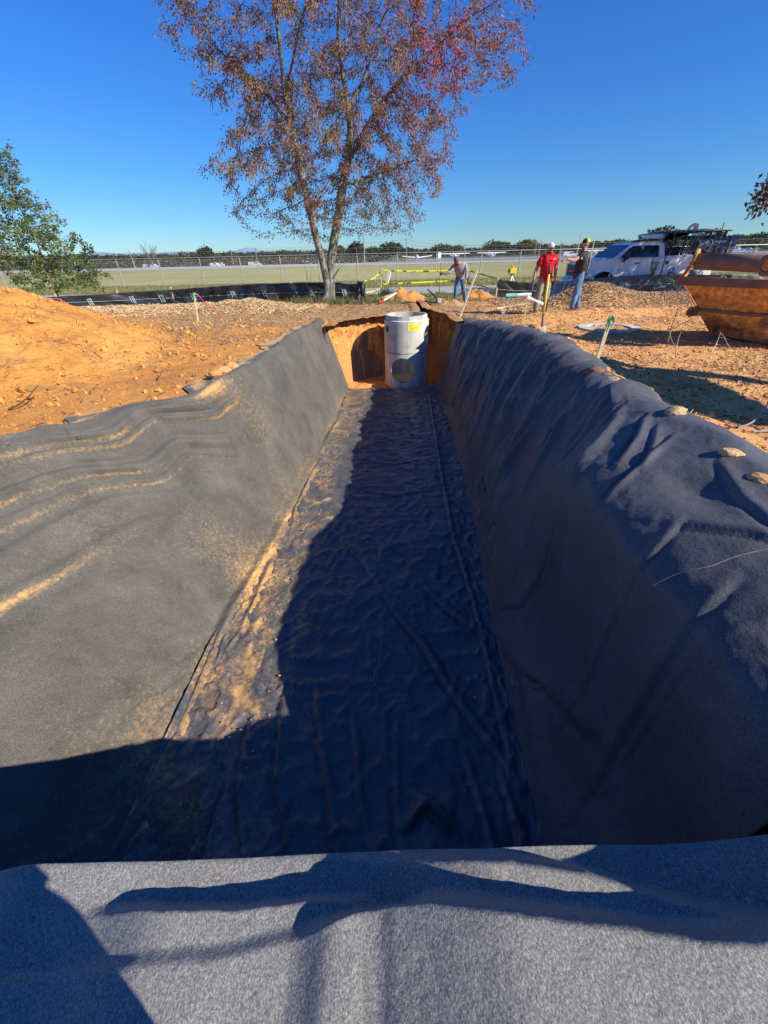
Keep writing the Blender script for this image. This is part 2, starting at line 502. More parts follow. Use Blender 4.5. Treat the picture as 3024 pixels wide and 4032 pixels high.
def seg_dist(X, Y, pts):
    """distance, signed side and position along a polyline"""
    best = np.full(X.shape, 1e9); side = np.zeros(X.shape); tt = np.zeros(X.shape)
    n = len(pts) - 1
    for i in range(n):
        ax, ay = pts[i]; bx, by = pts[i + 1]
        dx, dy = bx - ax, by - ay
        L = dx * dx + dy * dy
        t = np.clip(((X - ax) * dx + (Y - ay) * dy) / L, 0, 1)
        ex, ey = X - ax - t * dx, Y - ay - t * dy
        d = np.hypot(ex, ey)
        m = d < best
        best = np.where(m, d, best); side = np.where(m, np.sign(dx * ey - dy * ex), side); tt = np.where(m, (i + t) / n, tt)
    return best, side, tt
def fold(X, Y, pts, amp, wd, skew=.5):
    """an asymmetric cloth fold: steep on one side, lapped over a thin groove"""
    d, s, t = seg_dist(X, Y, pts)
    e = np.sin(np.pi * np.clip(t, 0.02, .98)) ** .4
    w2 = np.where(s > 0, wd, wd * skew)
    return amp * e * np.exp(-(d / w2) ** 2) - amp * .6 * e * np.exp(-((d - wd * .9) / (wd * .35)) ** 2) * (s < 0)
def sheet(name, w0, w1, nw, ya, dispf, mat, label, lift=0.0, zlift=None):
    Yv = ya
    X, Z, t = loft(w0, w1, nw, Yv)
    Y = np.broadcast_to(Yv[None, :], X.shape).copy()
    N = normals(X, Y, Z)
    S = arc(X, Z)
    T = np.broadcast_to(t[:, None], X.shape)
    D, dust, extra = dispf(X, Y, Z, S, T)
    D = D + lift
    P = np.stack([X, Y, Z], -1) + N * D[..., None]
    if extra is not None: P = P + extra
    F = grid_faces(X.shape[0], X.shape[1])
    o = mesh_np(name, P.reshape(-1, 3), F, mat, attrs={'dust': dust.reshape(-1)})
    if o.data.polygons[len(o.data.polygons) // 2].normal.z < 0: o.data.flip_normals()
    sm = o.modifiers.new('thickness', 'SOLIDIFY'); sm.thickness = .003; sm.offset = -1
    tag(o, label, 'ground fabric', 'black fabric sheets lining the trench')
    return o, P

# --- left wall sheet: laps onto the floor, long sagging folds run along the trench
def left_disp(X, Y, Z, S, T):
    up = sstep(-1.5, -.35, Z) * sstep(1.5, 2.4, T)
    nearw = 1 - sstep(6.0, 8.5, Y)
    Wp = .25 * fbm(X * .3 + 3, Y * .35, 3, 201)
    # sagging longitudinal folds, fanning from the near end
    q = S * (1 + .10 * (8 - Y) / 8) + Wp + .05 * (Y - 4) ** 2 * .12
    lf = np.zeros_like(X)
    for (s0, am, wd, sl, y0, y1) in [(.75, .028, .085, .02, 1, 6.6), (1.02, .022, .06, -.01, 1.5, 7.0), (1.32, .032, .09, .03, 1.0, 6.2), (1.55, .02, .05, .04, 2, 6.0), (1.85, .020, .10, .06, .9, 5.2), (2.25, .016, .10, .08, .8, 4.8), (.50, .024, .06, -.02, 3.2, 6.4)]:
        c = s0 + sl * (Y - 3) + .02 * np.sin(Y * 1.7 + s0 * 9)
        d = (q - c)
        e = sstep(y0, y0 + .8, Y) * (1 - sstep(y1 - 1.4, y1, Y))
        lf += am * 1.9 * e * (np.exp(-(d / np.where(d > 0, wd, wd * .55)) ** 2) - .5 * np.exp(-((d + wd * .95) / (wd * .5)) ** 2))
    # vertical hang of the far part
    far = sstep(5.5, 8, Y)
    vf = far * .030 * fbm(Y * 1.1, S * .25, 3, 213) + far * .012 * (ridged(Y * 1.3 + .3 * S, S * .22, 2, 219) - .5)
    und = .045 * fbm(X * .8, Y * .7, 3, 223) * sstep(1.6, 3, T)
    und += .010 * (ridged(X * 2.2 + Y * .8, Y * 2.0 - S * 1.2, 3, 227) ** 1.6 - .35) + .018 * nearw * (ridged(S * 1.6 + Wp * 3, Y * .35 + S * .2, 3, 226) ** 1.5 - .4)
    # tight wrinkles near the crease
    cr = sstep(5.0, 6.2, T)
    wr = cr * .034 * (ridged(S * 4.2 - Y * 1.1, Y * 1.5, 3, 229) - .5)
    lap = fold(X, Y, [(-1.0, 10.4), (-1.28, 8.2), (-1.5, 6.2), (-1.66, 4.6), (-1.86, 3.2), (-1.88, 1.8), (-1.95, .9)], .05, .085, .4)
    lap += fold(X, Y, [(-1.08, 8.4), (-1.35, 6.8), (-1.46, 5.6), (-1.42, 4.5)], .035, .06, .4)
    lap += fold(X, Y, [(-1.55, 4.4), (-1.62, 3.3), (-1.78, 2.4)], .030, .05, .45)
    lap += fold(X, Y, [(-2.3, .8), (-2.45, 1.5), (-2.25, 2.3)], .02, .07, .5)
    rimn = sstep(1.0, 1.6, T) * (1 - sstep(3.0, 4.2, T)) * .075 * (ridged(Y * .9, S * .35, 3, 235) ** 1.4 - .4)
    D = lf + vf + und + wr + lap + rimn + .003 * fbm(X * 12, Y * 12, 3, 233)
    # pull back to the ground at the outer edge, irregular
    dust = .02 + .22 * fbm(X * .7, Y * .7, 5, 241) + .05 * sstep(4.5, 6, T)
    dust += .42 * np.exp(-((T - 6.8) / .9) ** 2) * (.45 + .9 * fbm(X * 2.2, Y * 1.4, 3, 243))
    for (s0, sl, y0, y1, a) in [(1.02 + .05, -.01, 3.4, 6.6, .42), (.86, .02, 3.0, 5.5, .36), (1.42, .03, 1.2, 5.2, .34), (1.64, .04, 2.2, 5.6, .30), (2.32, .08, .9, 3.6, .46), (2.36, .08, 1.0, 3.2, .25)]:
        c = s0 + sl * (Y - 3) + .02 * np.sin(Y * 1.7 + s0 * 9)
        e = sstep(y0, y0 + .8, Y) * (1 - sstep(y1 - 1, y1, Y))
        dust += a * e * np.exp(-((q - c) / .032) ** 2) * (.7 + .6 * fbm(Y * 2, S * 3, 2, 247))
    # soil lying on the rim and in its hollows
    dust += .62 * sstep(2.0, 1.0, T) * sstep(-.2, .2, fbm(X * 1.6, Y * 1.6, 3, 251) + .12)
    dust += .55 * np.exp(-((Y - 5.75) / .35) ** 2 - ((T - 2.45) / .5) ** 2) 
    dust += .35 * np.exp(-((X + 1.60) / .09) ** 2) * (Y > 3.0) * (Y < 4.6) * (.6 + fbm(X * 6, Y * 4, 2, 253))
    ex = np.zeros(X.shape + (3,))
    e = sstep(1.0, 0.0, T)
    ex[..., 0] = e * .42 * fbm(Y * 1.3, Y * 0 + 2.2, 3, 261)
    return D, dust, ex
yA = yax(.62, 12.42, .018, .04)
linL, PL = sheet('fabric_sheet', 0, 7.5, 200, yA, left_disp, M_linA, 'dusty grey black fabric sheet draped down the sunlit left wall of the trench', lift=.012)

# --- floor sheet
def floor_disp(X, Y, Z, S, T):
    far = sstep(4.5, 8.5, Y)
    wv = far * (.042 * (ridged(X * .9 + .5 * fbm(X, Y, 2, 301), Y * 3.2, 4, 303) - .45) + .034 * (ridged(X * 3.2, Y * 4.6, 3, 305) ** 2 - .3))
    wv += (1 - far) * (.024 * (ridged(X * 2.4 + .4 * Y, Y * 1.1 - .3 * X, 4, 311) - .45) + .040 * (ridged(X * 4.5 + .8 * fbm(X, Y, 2, 315), Y * 3.4, 3, 312) ** 2 - .3))
    wv += .02 * fbm(X * 1.2, Y * 1.2, 3, 313)
    fl = 0
    for pts, a, wd in [([(.02, 3.4), (.38, 2.8), (.62, 2.2), (.98, 1.55)], .055, .045), ([(.45, 3.7), (.8, 3.2), (1.08, 2.9)], .05, .05),
                       ([(-.75, 4.8), (-.3, 4.2), (-.05, 3.6)], .03, .05), ([(-.35, 6.1), (.2, 5.9), (.9, 6.1)], .022, .05), ([(-.5, 7.4), (.2, 7.1), (.7, 7.3)], .02, .06),
                       ([(-1.0, 2.2), (-.92, 1.5), (-.7, .95)], .05, .05), ([(-1.25, 2.0), (-1.2, 1.4), (-1.0, .9)], .045, .045), ([(-.7, 2.3), (-.55, 1.6), (-.35, .95)], .05, .05), ([(-.35, 2.2), (-.25, 1.4), (-.1, .9)], .035, .04),
                       ([(.05, 1.9), (.05, 1.3), (.1, .9)], .03, .04), ([(.1, 1.15), (.28, 1.32), (.5, 1.1)], .06, .05), ([(.62, 1.7), (.7, 1.2), (.72, .9)], .035, .04), ([(.9, 1.5), (.92, 1.1), (.9, .9)], .03, .04),
                       ([(1.42, 12.0), (1.25, 9), (1.1, 6.6), (1.02, 4.9), (1.06, 3.2), (1.0, 1.6)], .028, .035), ([(-.6, 5.4), (-.9, 4.7)], .03, .05), ([(-1.3, 5.6), (-.9, 5.9), (-.62, 5.7)], .03, .05)]:
        fl = fl + fold(X, Y, pts, a, wd, .45)
    fl = fl + .05 * np.exp(-((Y - 12.2) / .09) ** 2) + .02 * np.exp(-((Y - 11.95) / .05) ** 2)
    D = wv + fl
    dust = -.16 + .13 * fbm(X * 3, Y * 3, 4, 321)
    lf = sstep(-.35, -1.15, X - .10 * (Y - 6) * (Y > 6))
    dust += lf * (.30 + .32 * ridged(X * 2.0, Y * 2.6, 3, 323) - .1)
    dust += .25 * sstep(.25, .5, fbm(X * 2.2, Y * 2.2, 3, 327)) * (1 - sstep(6, 7, Y))
    dust += .5 * np.exp(-((X + 1.42) / .10) ** 2 - ((Y - 2.55) / .55) ** 2) * (.6 + fbm(X * 6, Y * 5, 2, 329))
    ex = np.zeros(X.shape + (3,))
    ex[..., 1] = sstep(12.0, 12.4, Y) * .12 * fbm(X * 1.5, X * 0 + 7, 3, 331)
    return D, dust, ex
yF = yax(.66, 12.40, .016, .032)
linF, PF = sheet('fabric_sheet', 6.15, 11.5, 200, yF, floor_disp, M_linB, 'wrinkled dark blue black fabric sheet lying on the trench floor', lift=.024)

# --- right wall sheets
def right_disp(X, Y, Z, S, T):
    Sr = S - S[-1:]                       # distance down from the outer edge (negative)
    far = sstep(3.6, 5.0, Y)
    h = sstep(-1.9, -.4, Z)
    # hanging drapery: folds drop from the rim, wandering
    ph = Y * 1.0 + .35 * fbm(Y * .9, S * .7, 3, 401) + .18 * (S.max() - S)
    r1 = ridged(ph * 1.15, S * .22, 2, 405); r2 = ridged(ph * 3.1 + .25 * S, S * .14, 2, 407)
    dr = far * (.13 * (r1 ** 1.4 - .42) * (.30 + .7 * h) * (1 - .55 * sstep(13.9, 15.2, T)) + .045 * (r2 ** 1.5 - .4) + .006 * (ridged(X * 4 + Y * 2, Y * 4 + Z * 5, 3, 409) ** 2 - .3))
    nr = (1 - far) * (.03 * fbm(X * .9, Y * 1.0, 3, 411) + .012 * (ridged(X * 1.6 + Y * 1.5, Y * .8 - X * .8, 3, 413) - .5))
    fl = 0
    for pts, a, wd in [([(2.35, 3.7), (2.0, 3.3), (1.7, 2.95), (1.45, 2.7)], .045, .05), ([(2.35, 3.35), (2.1, 3.0), (1.8, 2.7)], .035, .04), ([(2.3, 3.1), (2.1, 2.8), (1.9, 2.55)], .022, .035),
                       ([(1.3, 1.6), (1.6, 1.8), (1.8, 1.95)], .012, .04), ([(1.25, 1.1), (1.5, 1.3), (1.75, 1.45)], .012, .05), ([(1.7, 2.0), (2.0, 1.7), (2.2, 1.4)], .02, .06), ([(1.2, 3.1), (1.28, 2.2), (1.16, 1.2)], .025, .05),
                       ([(2.3, 2.4), (2.15, 2.0), (2.1, 1.6)], .02, .05), ([(2.4, 4.6), (2.0, 4.3), (1.7, 4.1)], .05, .06)]:
        fl = fl + fold(X, Y, pts, a, wd, .5)
    # hollow in the lit shoulder
    fl = fl - .045 * np.exp(-((X - 2.02) / .13) ** 2 - ((Y - 2.2) / .22) ** 2)
    rg = np.random.default_rng(4511)
    for yk in np.arange(3.5, 12.2, .27):
        y0_ = yk + rg.normal(0, .08); xa_, xb_ = float(xr(y0_)) + rg.uniform(-.25, .1), float(xrc(y0_)) + rg.uniform(.05, .5)
        y1_ = y0_ + rg.normal(-.32 * (y0_ < 8), .22); ym = (y0_ + y1_) / 2 + rg.normal(0, .10)
        loc = np.abs(Y - y0_) < 1.3
        cols_ = np.where(loc.any(0))[0]
        if len(cols_) < 3: continue
        sl = slice(cols_[0], cols_[-1] + 1)
        ff = np.zeros_like(X); ff[:, sl] = fold(X[:, sl], Y[:, sl], [(xa_, y0_), ((xa_ * .55 + xb_ * .45), ym), (xb_, y1_)], rg.uniform(.020, .060), rg.uniform(.035, .08), rg.uniform(.3, .6))
        fl = fl + ff
    fl = fl + fold(X, Y, [(2.3, 2.9), (1.9, 2.6), (1.5, 2.3)], .02, .03, .4) + fold(X, Y, [(1.22, 2.6), (1.35, 2.1), (1.5, 1.2)], .018, .04, .4) + fold(X, Y, [(1.2, 3.3), (1.45, 2.9), (1.75, 2.95)], .02, .04, .4)
    und = (.02 + .03 * far) * fbm(X * 1.3, Y * 1.1, 3, 421)
    wr = .004 * (ridged(X * 5 + Z * 2, Y * 5 - Z * 3, 3, 425) ** 2 - .3) + .006 * (1 - far) * (ridged(X * 1.7 + Z * 1.1 + Y, Y * 1.5 - Z * .8, 3, 427) ** 2 - .3)
    crest = far * sstep(13.6, 14.6, T) * .04 * (ridged(Y * 2.3 + X * .8, X * .4, 2, 451) ** 1.5 - .35)
    D = dr + nr + fl + und + wr + crest
    D = D * sstep(0, .4, S)
    dust = -.24 + .10 * fbm(X * 1.5, Y * 1.5, 4, 431) + .5 * sstep(16.2, 17.0, T) * sstep(0, .3, fbm(X * 2, Y * 2, 3, 433))
    ex = np.zeros(X.shape + (3,))
    e = sstep(16.0, 17.0, T)
    ex[..., 0] = e * .30 * fbm(Y * 1.1, Y * 0 + 5.1, 3, 441)
    return D, dust, ex
yR = yax(1.9, 12.44, .022, .032)
linR, PR = sheet('fabric_sheet', 10.4, 17, 230, yR, right_disp, M_linC, 'black fabric sheet hanging in heavy folds down the far right wall of the trench', lift=.034)
def right_near(X, Y, Z, S, T):
    D, dust, ex = right_disp(X, Y, Z, S, T)
    return D, dust, ex
yRn = yax(.62, 3.6, .016, .02)
# near sheet laps over the far one; its far edge runs diagonally down the wall
X, Z, t = loft(10.4, 17, 210, yRn)
Yb = np.broadcast_to(yRn[None, :], X.shape)
u01 = (Yb - .62) / (3.6 - .62)
edge = np.interp(t, [10.4, 12, 13.2, 14.3, 15.3, 17], [2.0, 2.3, 2.8, 3.5, 4.2, 4.4])[:, None]
Yn = .62 + u01 * (edge - .62)
def loft_at(w0, w1, nw, Ygrid):
    out_x = np.zeros(Ygrid.shape); out_z = np.zeros(Ygrid.shape)
    t = np.linspace(w0, w1, nw)
    k = 18
    C = section(Ygrid.ravel()).reshape(k, 2, *Ygrid.shape)
    C2 = np.concatenate([2 * C[:1] - C[1:2], C, 2 * C[-1:] - C[-2:-1]])
    for r in range(nw):
        i = int(min(max(int(t[r]), 0), k - 2)); f = t[r] - i
        p0, p1, p2, p3 = (C2[i + q][:, r] for q in range(4))
        Q = 0.5 * ((2 * p1) + (-p0 + p2) * f + (2 * p0 - 5 * p1 + 4 * p2 - p3) * f ** 2 + (-p0 + 3 * p1 - 3 * p2 + p3) * f ** 3)
        out_x[r], out_z[r] = Q[0], Q[1]
    return out_x, out_z, t
X, Z, t = loft_at(10.4, 17, 210, Yn)
N = normals(X, Yn, Z); S = arc(X, Z); T = np.broadcast_to(t[:, None], X.shape)
D, dust, ex = right_disp(X, Yn, Z, S, T)
D = D + .046 + .018 * sstep(.90, .99, u01)
P = np.stack([X, Yn, Z], -1) + N * D[..., None] + ex
linRn = mesh_np('fabric_sheet', P.reshape(-1, 3), grid_faces(*X.shape), M_linC, attrs={'dust': dust.reshape(-1)})
if linRn.data.polygons[5000].normal.z < 0: linRn.data.flip_normals()
sm = linRn.modifiers.new('thickness', 'SOLIDIFY'); sm.thickness = .003; sm.offset = -1
tag(linRn, 'smooth black fabric sheet over the near right corner, its far edge overlapping the folded one', 'ground fabric', 'black fabric sheets lining the trench')

# --- near end: end wall under the lip and the foreground sheet the photographer stands on
fx = np.concatenate([np.linspace(-6, -1.6, 90), np.linspace(-1.585, 1.9, 420), np.linspace(1.92, 6, 90)])
fs = np.concatenate([np.linspace(-2.4, -.2, 60), np.linspace(-.19, .62, 150), np.linspace(.63, 2.6, 60)])   # along y, then down the end wall
FX, FS = np.meshgrid(fx, fs, indexing='ij')
lip = .53 + .012 * np.sin(FX * 1.6 + .6) + .01 * fbm(FX * 1.2, FX * 0, 3, 501)
FY = np.where(FS < lip, FS, lip + (FS - lip) * .10)
down = np.clip(FS - lip, 0, None)
rimz = .02 - .02 * np.cos(FX * 1.3)
FZZ = rimz - np.where(down > 0, np.sqrt(down ** 2 + .0016) - .04, 0) * 1.02
# a raised fold of cloth and soil behind the lip: shaped to lay bands of shade on the sheet
def ridge_line(px, z):
    P = np.array([on(u, v, z)[:2] for u, v in px]); o_ = np.argsort(P[:, 0]); return np.interp(FX, P[o_, 0], P[o_, 1])
rA = ridge_line([(-300, 3900), (470, 3830), (850, 3800), (1180, 3715), (1400, 3625), (1530, 3600), (1680, 3610), (1780, 3640), (2000, 3690), (2200, 3715), (2400, 3740), (2650, 3790), (2850, 3800), (3200, 3785)], -.02) + .004 * fbm(FX * 14, FX * 0, 3, 503)
hA = .025 + .165 * sstep(-.32, .02, FX)
rB = ridge_line([(-300, 3640), (250, 3610), (430, 3590), (700, 3600), (900, 3600), (1250, 3565), (1400, 3560), (3000, 3700)], -.06) + .006 * fbm(FX * 9, FX * 0, 3, 505)
hB = .11 * sstep(-1.1, -.7, FX) * (1 - sstep(-.22, -.02, FX))
rC = ridge_line([(-300, 3420), (250, 3400), (1200, 3375), (1650, 3415), (2000, 3440), (2300, 3490), (2600, 3590), (3024, 3700), (3300, 3760)], -.10) + .004 * fbm(FX * 11, FX * 0, 3, 507)
hC = .035 + .11 * sstep(-.1, .35, FX)
def dropf(r, h, wd): return h * (1 - sstep(r, r + wd, FY))
FZZ = FZZ + dropf(rA, hA, .05 + .05 * sstep(0, .2, FX)) + dropf(rB, hB, .05) + dropf(rC, hC, .09) - .19 - (.035 * sstep(.3, -1.1, FX) + .30 * sstep(-1.28, -1.9, FX)) * sstep(-.2, .45, FY) + .30 * sstep(.95, 2.2, FX)
flat = sstep(.05, -.1, down)
FZZ += (.010 * fbm(FX * 3, FY * 5, 3, 511) + .010 * (ridged(FX * 9, FY * 2.2, 3, 513) ** 1.6 - .35) * (.3 + sstep(.3, -.05, np.abs(FX - .02))) * sstep(.36, .2, FY) + .0022 * fbm(FX * 22, FY * 22, 3, 517)) * flat
FZZ += .012 * (ridged(FX * 4, FS * .8, 2, 519) - .5) * (down > .05)
dust = -.14 + .10 * fbm(FX * 3, FY * 3, 3, 521) + .1 * np.exp(-((FX + .35) / .3) ** 2 - ((FY - .15) / .12) ** 2)
fg = mesh_np('fabric_sheet', np.stack([FX, FY, FZZ + .02], -1).reshape(-1, 3), grid_faces(len(fx), len(fs)), None or liner_mat('geotextile_near', (.185, .178, .162), (.25, .24, .22), .8, .3, .03), attrs={'dust': dust.reshape(-1)})
if fg.data.polygons[30000].normal.z < 0: fg.data.flip_normals()
sm = fg.modifiers.new('thickness', 'SOLIDIFY'); sm.thickness = .003; sm.offset = -1
tag(fg, 'fuzzy grey black fabric sheet lying over the near lip of the trench in the foreground', 'ground fabric', 'black fabric sheets lining the trench')
# ------------------------------------------------------------------ batches of small geometry
class Batch:
    def __init__(s): s.v = []; s.f3 = []; s.f4 = []; s.c = []; s.n = 0
    def add(s, V, F, c=(1, 1, 1)):
        V = np.asarray(V, dtype=np.float64); F = np.asarray(F, dtype=np.int64)
        s.v.append(V); (s.f3 if F.shape[1] == 3 else s.f4).append(F + s.n)
        c = np.asarray(c, dtype=np.float64)
        s.c.append(np.broadcast_to(c, V.shape) if c.ndim == 1 else c)
        s.n += len(V)
        return s
    def tube(s, P, r, sides=6, c=(1, 1, 1), cap=True):
        P = np.asarray([tuple(p) for p in P], dtype=np.float64); n = len(P)
        r = np.broadcast_to(np.asarray(r, dtype=np.float64), (n,)) if np.ndim(r) == 0 else np.asarray(r, dtype=np.float64)
        T = np.gradient(P, axis=0); T /= np.linalg.norm(T, axis=1, keepdims=True) + 1e-12
        ref = np.array([0, 0, 1.0]) if abs(T[0][2]) < .9 else np.array([1.0, 0, 0])
        A = np.cross(T, ref); A /= np.linalg.norm(A, axis=1, keepdims=True) + 1e-12
        B = np.cross(T, A)
        th = np.linspace(0, 2 * np.pi, sides, endpoint=False)
        V = P[:, None] + (A[:, None] * np.cos(th)[None, :, None] + B[:, None] * np.sin(th)[None, :, None]) * r[:, None, None]
        V = V.reshape(-1, 3)
        i, j = np.meshgrid(np.arange(n - 1), np.arange(sides), indexing='ij')
        j2 = (j + 1) % sides
        F = np.stack([i * sides + j, i * sides + j2, (i + 1) * sides + j2, (i + 1) * sides + j], -1).reshape(-1, 4)
        if cap:
            V = np.vstack([V, P[:1], P[-1:]])
            a, b = n * sides, n * sides + 1
            jj = np.arange(sides); k = (jj + 1) % sides
            s.add(V, F, c)
            m = s.n - len(V)
            s.f3.append(np.stack([np.full(sides, a), k, jj], -1) + m)
            s.f3.append(np.stack([np.full(sides, b), (n - 1) * sides + jj, (n - 1) * sides + k], -1) + m)
            return s
        return s.add(V, F, c)
    def box(s, lo, hi, c=(1, 1, 1), M=None):
        x0, y0, z0 = lo; x1, y1, z1 = hi
        V = np.array([(x0, y0, z0), (x1, y0, z0), (x1, y1, z0), (x0, y1, z0), (x0, y0, z1), (x1, y0, z1), (x1, y1, z1), (x0, y1, z1)], dtype=float)
        if M is not None: V = np.array([tuple(M @ Vector(v)) for v in V])
        return s.add(V, [(0, 3, 2, 1), (4, 5, 6, 7), (0, 1, 5, 4), (1, 2, 6, 5), (2, 3, 7, 6), (3, 0, 4, 7)], c)
    def prism(s, poly, a, b, axis='y', c=(1, 1, 1)):
        """polygon of 2-D points extruded from a to b along an axis (polygon in the other two); fan caps (convex-ish)"""
        n = len(poly)
        def pt(p, t): return {'y': (p[0], t, p[1]), 'x': (t, p[0], p[1]), 'z': (p[0], p[1], t)}[axis]
        cx, cy = np.mean(np.array(poly), 0)
        V = [pt(p, a) for p in poly] + [pt(p, b) for p in poly] + [pt((cx, cy), a), pt((cx, cy), b)]
        F = [(i, (i + 1) % n, n + (i + 1) % n, n + i) for i in range(n)]
        s.add(V, F, c); m = s.n - len(V)
        s.f3.append(np.array([(2 * n, (i + 1) % n, i) for i in range(n)]) + m)
        s.f3.append(np.array([(2 * n + 1, n + i, n + (i + 1) % n) for i in range(n)]) + m)
        return s
    def quad(s, a, b, c_, d, c=(1, 1, 1)):
        return s.add([tuple(a), tuple(b), tuple(c_), tuple(d)], [(0, 1, 2, 3)], c)
    def build(s, name, mat, parent=None, smooth=False, bevel=0, fix=True):
        V = np.vstack(s.v); F = []
        if s.f3: F.append(np.vstack(s.f3))
        if s.f4: F.append(np.vstack(s.f4))
        o = mesh_np(name, V, F, mat, parent, smooth, col=np.vstack(s.c))
        if fix:
            bm = bmesh.new(); bm.from_mesh(o.data)
            bmesh.ops.recalc_face_normals(bm, faces=bm.faces[:]); bm.to_mesh(o.data); bm.free()
        if bevel:
            md = o.modifiers.new('bevel', 'BEVEL'); md.width = bevel; md.segments = 2; md.limit_method = 'ANGLE'; md.angle_limit = R(35)
        return o
def rotz(M): return Matrix.Rotation(M, 4, 'Z')
def wander(p0, p1, n, amp, rng=RNG):
    p0 = np.array(p0, float); p1 = np.array(p1, float)
    t = np.linspace(0, 1, n)[:, None]
    P = p0 * (1 - t) + p1 * t
    off = np.cumsum(rng.normal(0, 1, (n, 3)), 0); off -= off[0] * (1 - t) + off[-1] * t
    return P + off * amp / max(1, math.sqrt(n))
M_attr = colmat('painted_by_part', rough=.6, spec=.4, nscale=12, var=.12, bstr=.1, bdist=.002)
M_wood = colmat('weathered_wood', rough=.8, spec=.2, nscale=24, var=.3, bstr=.3, bdist=.003)
M_bark = colmat('bark', rough=.95, spec=.1, nscale=16, var=.5, bstr=.7, bdist=.012)
M_clump = colmat('crumbled_soil', rough=1, spec=.05, nscale=40, var=.4, bstr=.6, bdist=.01)

# ------------------------------------------------------------------ soil pit round the concrete chamber
def resample(P, step):
    P = np.asarray(P, float); d = np.r_[0, np.cumsum(np.linalg.norm(np.diff(P, axis=0), axis=1))]
    t = np.linspace(0, d[-1], int(d[-1] / step))
    return np.stack([np.interp(t, d, P[:, k]) for k in range(P.shape[1])], -1), t
po, ps = resample(PIT, .035)
kern = np.ones(7) / 7
po2 = np.stack([np.convolve(np.pad(po[:, k], 3, mode='edge'), kern, 'valid') for k in range(2)], -1)
tan = np.gradient(po2, axis=0); tan /= np.linalg.norm(tan, axis=1, keepdims=True)
outn = np.stack([-tan[:, 1], tan[:, 0]], -1)
cen = np.array([.45, 13.6])
if np.sum(outn[len(outn) // 4] * (po2[len(outn) // 4] - cen)) < 0: outn = -outn
zb = np.interp(po2[:, 1], [14.8, 15.4, 19], [FZ - .02, -1.15, -.95])
rows = [(.34, None, .02), (.22, None, .03), (.10, None, .03), (.03, None, .0)] + [(.0, t, 0) for t in np.linspace(0.02, 1, 60)]
PV = []; PC = []
for off, t, lz in rows:
    if t is None:
        q = po2 + outn * off
        z = ground_h(q[:, 0], q[:, 1]) + lz
        dd = 0 if off > .05 else 1
        tt = 0.0
    else:
        tt = t
        g0 = ground_h(po2[:, 0], po2[:, 1])
        z = g0 + (zb - g0) * t
        q = po2
    s_ = ps
    dis = .11 * (ridged(s_ * 1.7, z * .35 + 3, 3, 601) - .5) + .08 * fbm(s_ * 3.2, z * 3.2, 4, 603) + .06 * (ridged(s_ * 5, z * 5, 3, 607) - .5)
    dis = dis * (1 if t is not None else .4 * (off < .15)) - (.28 * tt ** 5) * (.6 + .8 * fbm(s_ * 1.3, s_ * 0, 2, 611)) - .04 * tt
    q = q + outn * dis[:, None]
    if t is None: z = z + .03 * fbm(s_ * 4, off * 9 + s_ * 0, 3, 613)
    PV.append(np.stack([q[:, 0], q[:, 1], z], -1))
    n1 = fbm(s_ * 1.1, z * 1.5, 4, 621); n2 = fbm(s_ * 4, z * 4, 4, 623)
    c = np.zeros((len(s_), 3)) + np.array([.74, .33, .085])
    k = (sstep(0, .3, n1 + .4 * n2) * .7)[:, None]; c = c * (1 - k) + np.array([.52, .18, .06]) * k
    k = (sstep(.05, .3, n2) * .4)[:, None]; c = c * (1 - k) + np.array([.70, .40, .16]) * k
    top = (np.exp(-(tt / .09) ** 2) * .9 if t is not None else .7) * np.ones((len(s_), 1))
    c = c * (1 - top) + (np.array([.32, .20, .10]) * (1 + .6 * n2[:, None])) * top
    PC.append(np.clip(c, .01, 1))
PV = np.array(PV); PC = np.array(PC)
M_pit = colmat('cut_clay', nscale=24, var=.4, bstr=.9, bdist=.03, nscale2=14)
pw = mesh_np('pit_wall', PV.reshape(-1, 3), grid_faces(*PV.shape[:2]), M_pit, col=PC.reshape(-1, 3))
tag(pw, kind='structure')
bx, by = np.arange(-2.3, 3.1, .05), np.arange(11.9, 19.4, .05)
BX, BY = np.meshgrid(bx, by, indexing='ij')
BZ = np.interp(BY, [14.8, 15.4, 19], [FZ - .03, -1.15, -.95]) + .05 * fbm(BX * 2, BY * 2, 4, 631) + .07 * (ridged(BX * 3, BY * 3, 3, 633) - .5)
bc = np.zeros(BX.shape + (3,)) + np.array([.66, .29, .08]); k = (sstep(0, .3, fbm(BX * 2, BY * 2, 3, 635)) * .6)[..., None]; bc = bc * (1 - k) + np.array([.66, .36, .14]) * k
pf = mesh_np('pit_floor', np.stack([BX, BY, BZ], -1).reshape(-1, 3), grid_faces(len(bx), len(by)), M_pit, col=bc.reshape(-1, 3))
tag(pf, kind='structure')
# roots hanging out of the cut edge
rb = Batch()
for i in range(230):
    k = RNG.integers(20, len(po2) - 20)
    p = po2[k]; g = float(ground_h(p[0], p[1])); o_ = outn[k]
    z0 = g - RNG.random() ** 2 * .35
    L = RNG.uniform(.08, .35)
    e = np.array([p[0] - o_[0] * RNG.uniform(.02, .22), p[1] - o_[1] * RNG.uniform(.02, .22), z0 - L * RNG.uniform(.1, 1)]) + np.r_[tan[k] * RNG.normal(0, .16), 0]
    c = np.array([.33, .20, .10]) * RNG.uniform(.4, 1.2)
    rb.tube(wander((p[0] + o_[0] * .08, p[1] + o_[1] * .08, z0), e, 6, .06), np.linspace(RNG.uniform(.004, .014), .002, 6), 4, c, cap=False)
tag(rb.build('roots', M_bark, smooth=True, fix=False), 'tangle of torn roots sticking out of the cut soil edge of the pit', 'roots', kind='stuff')

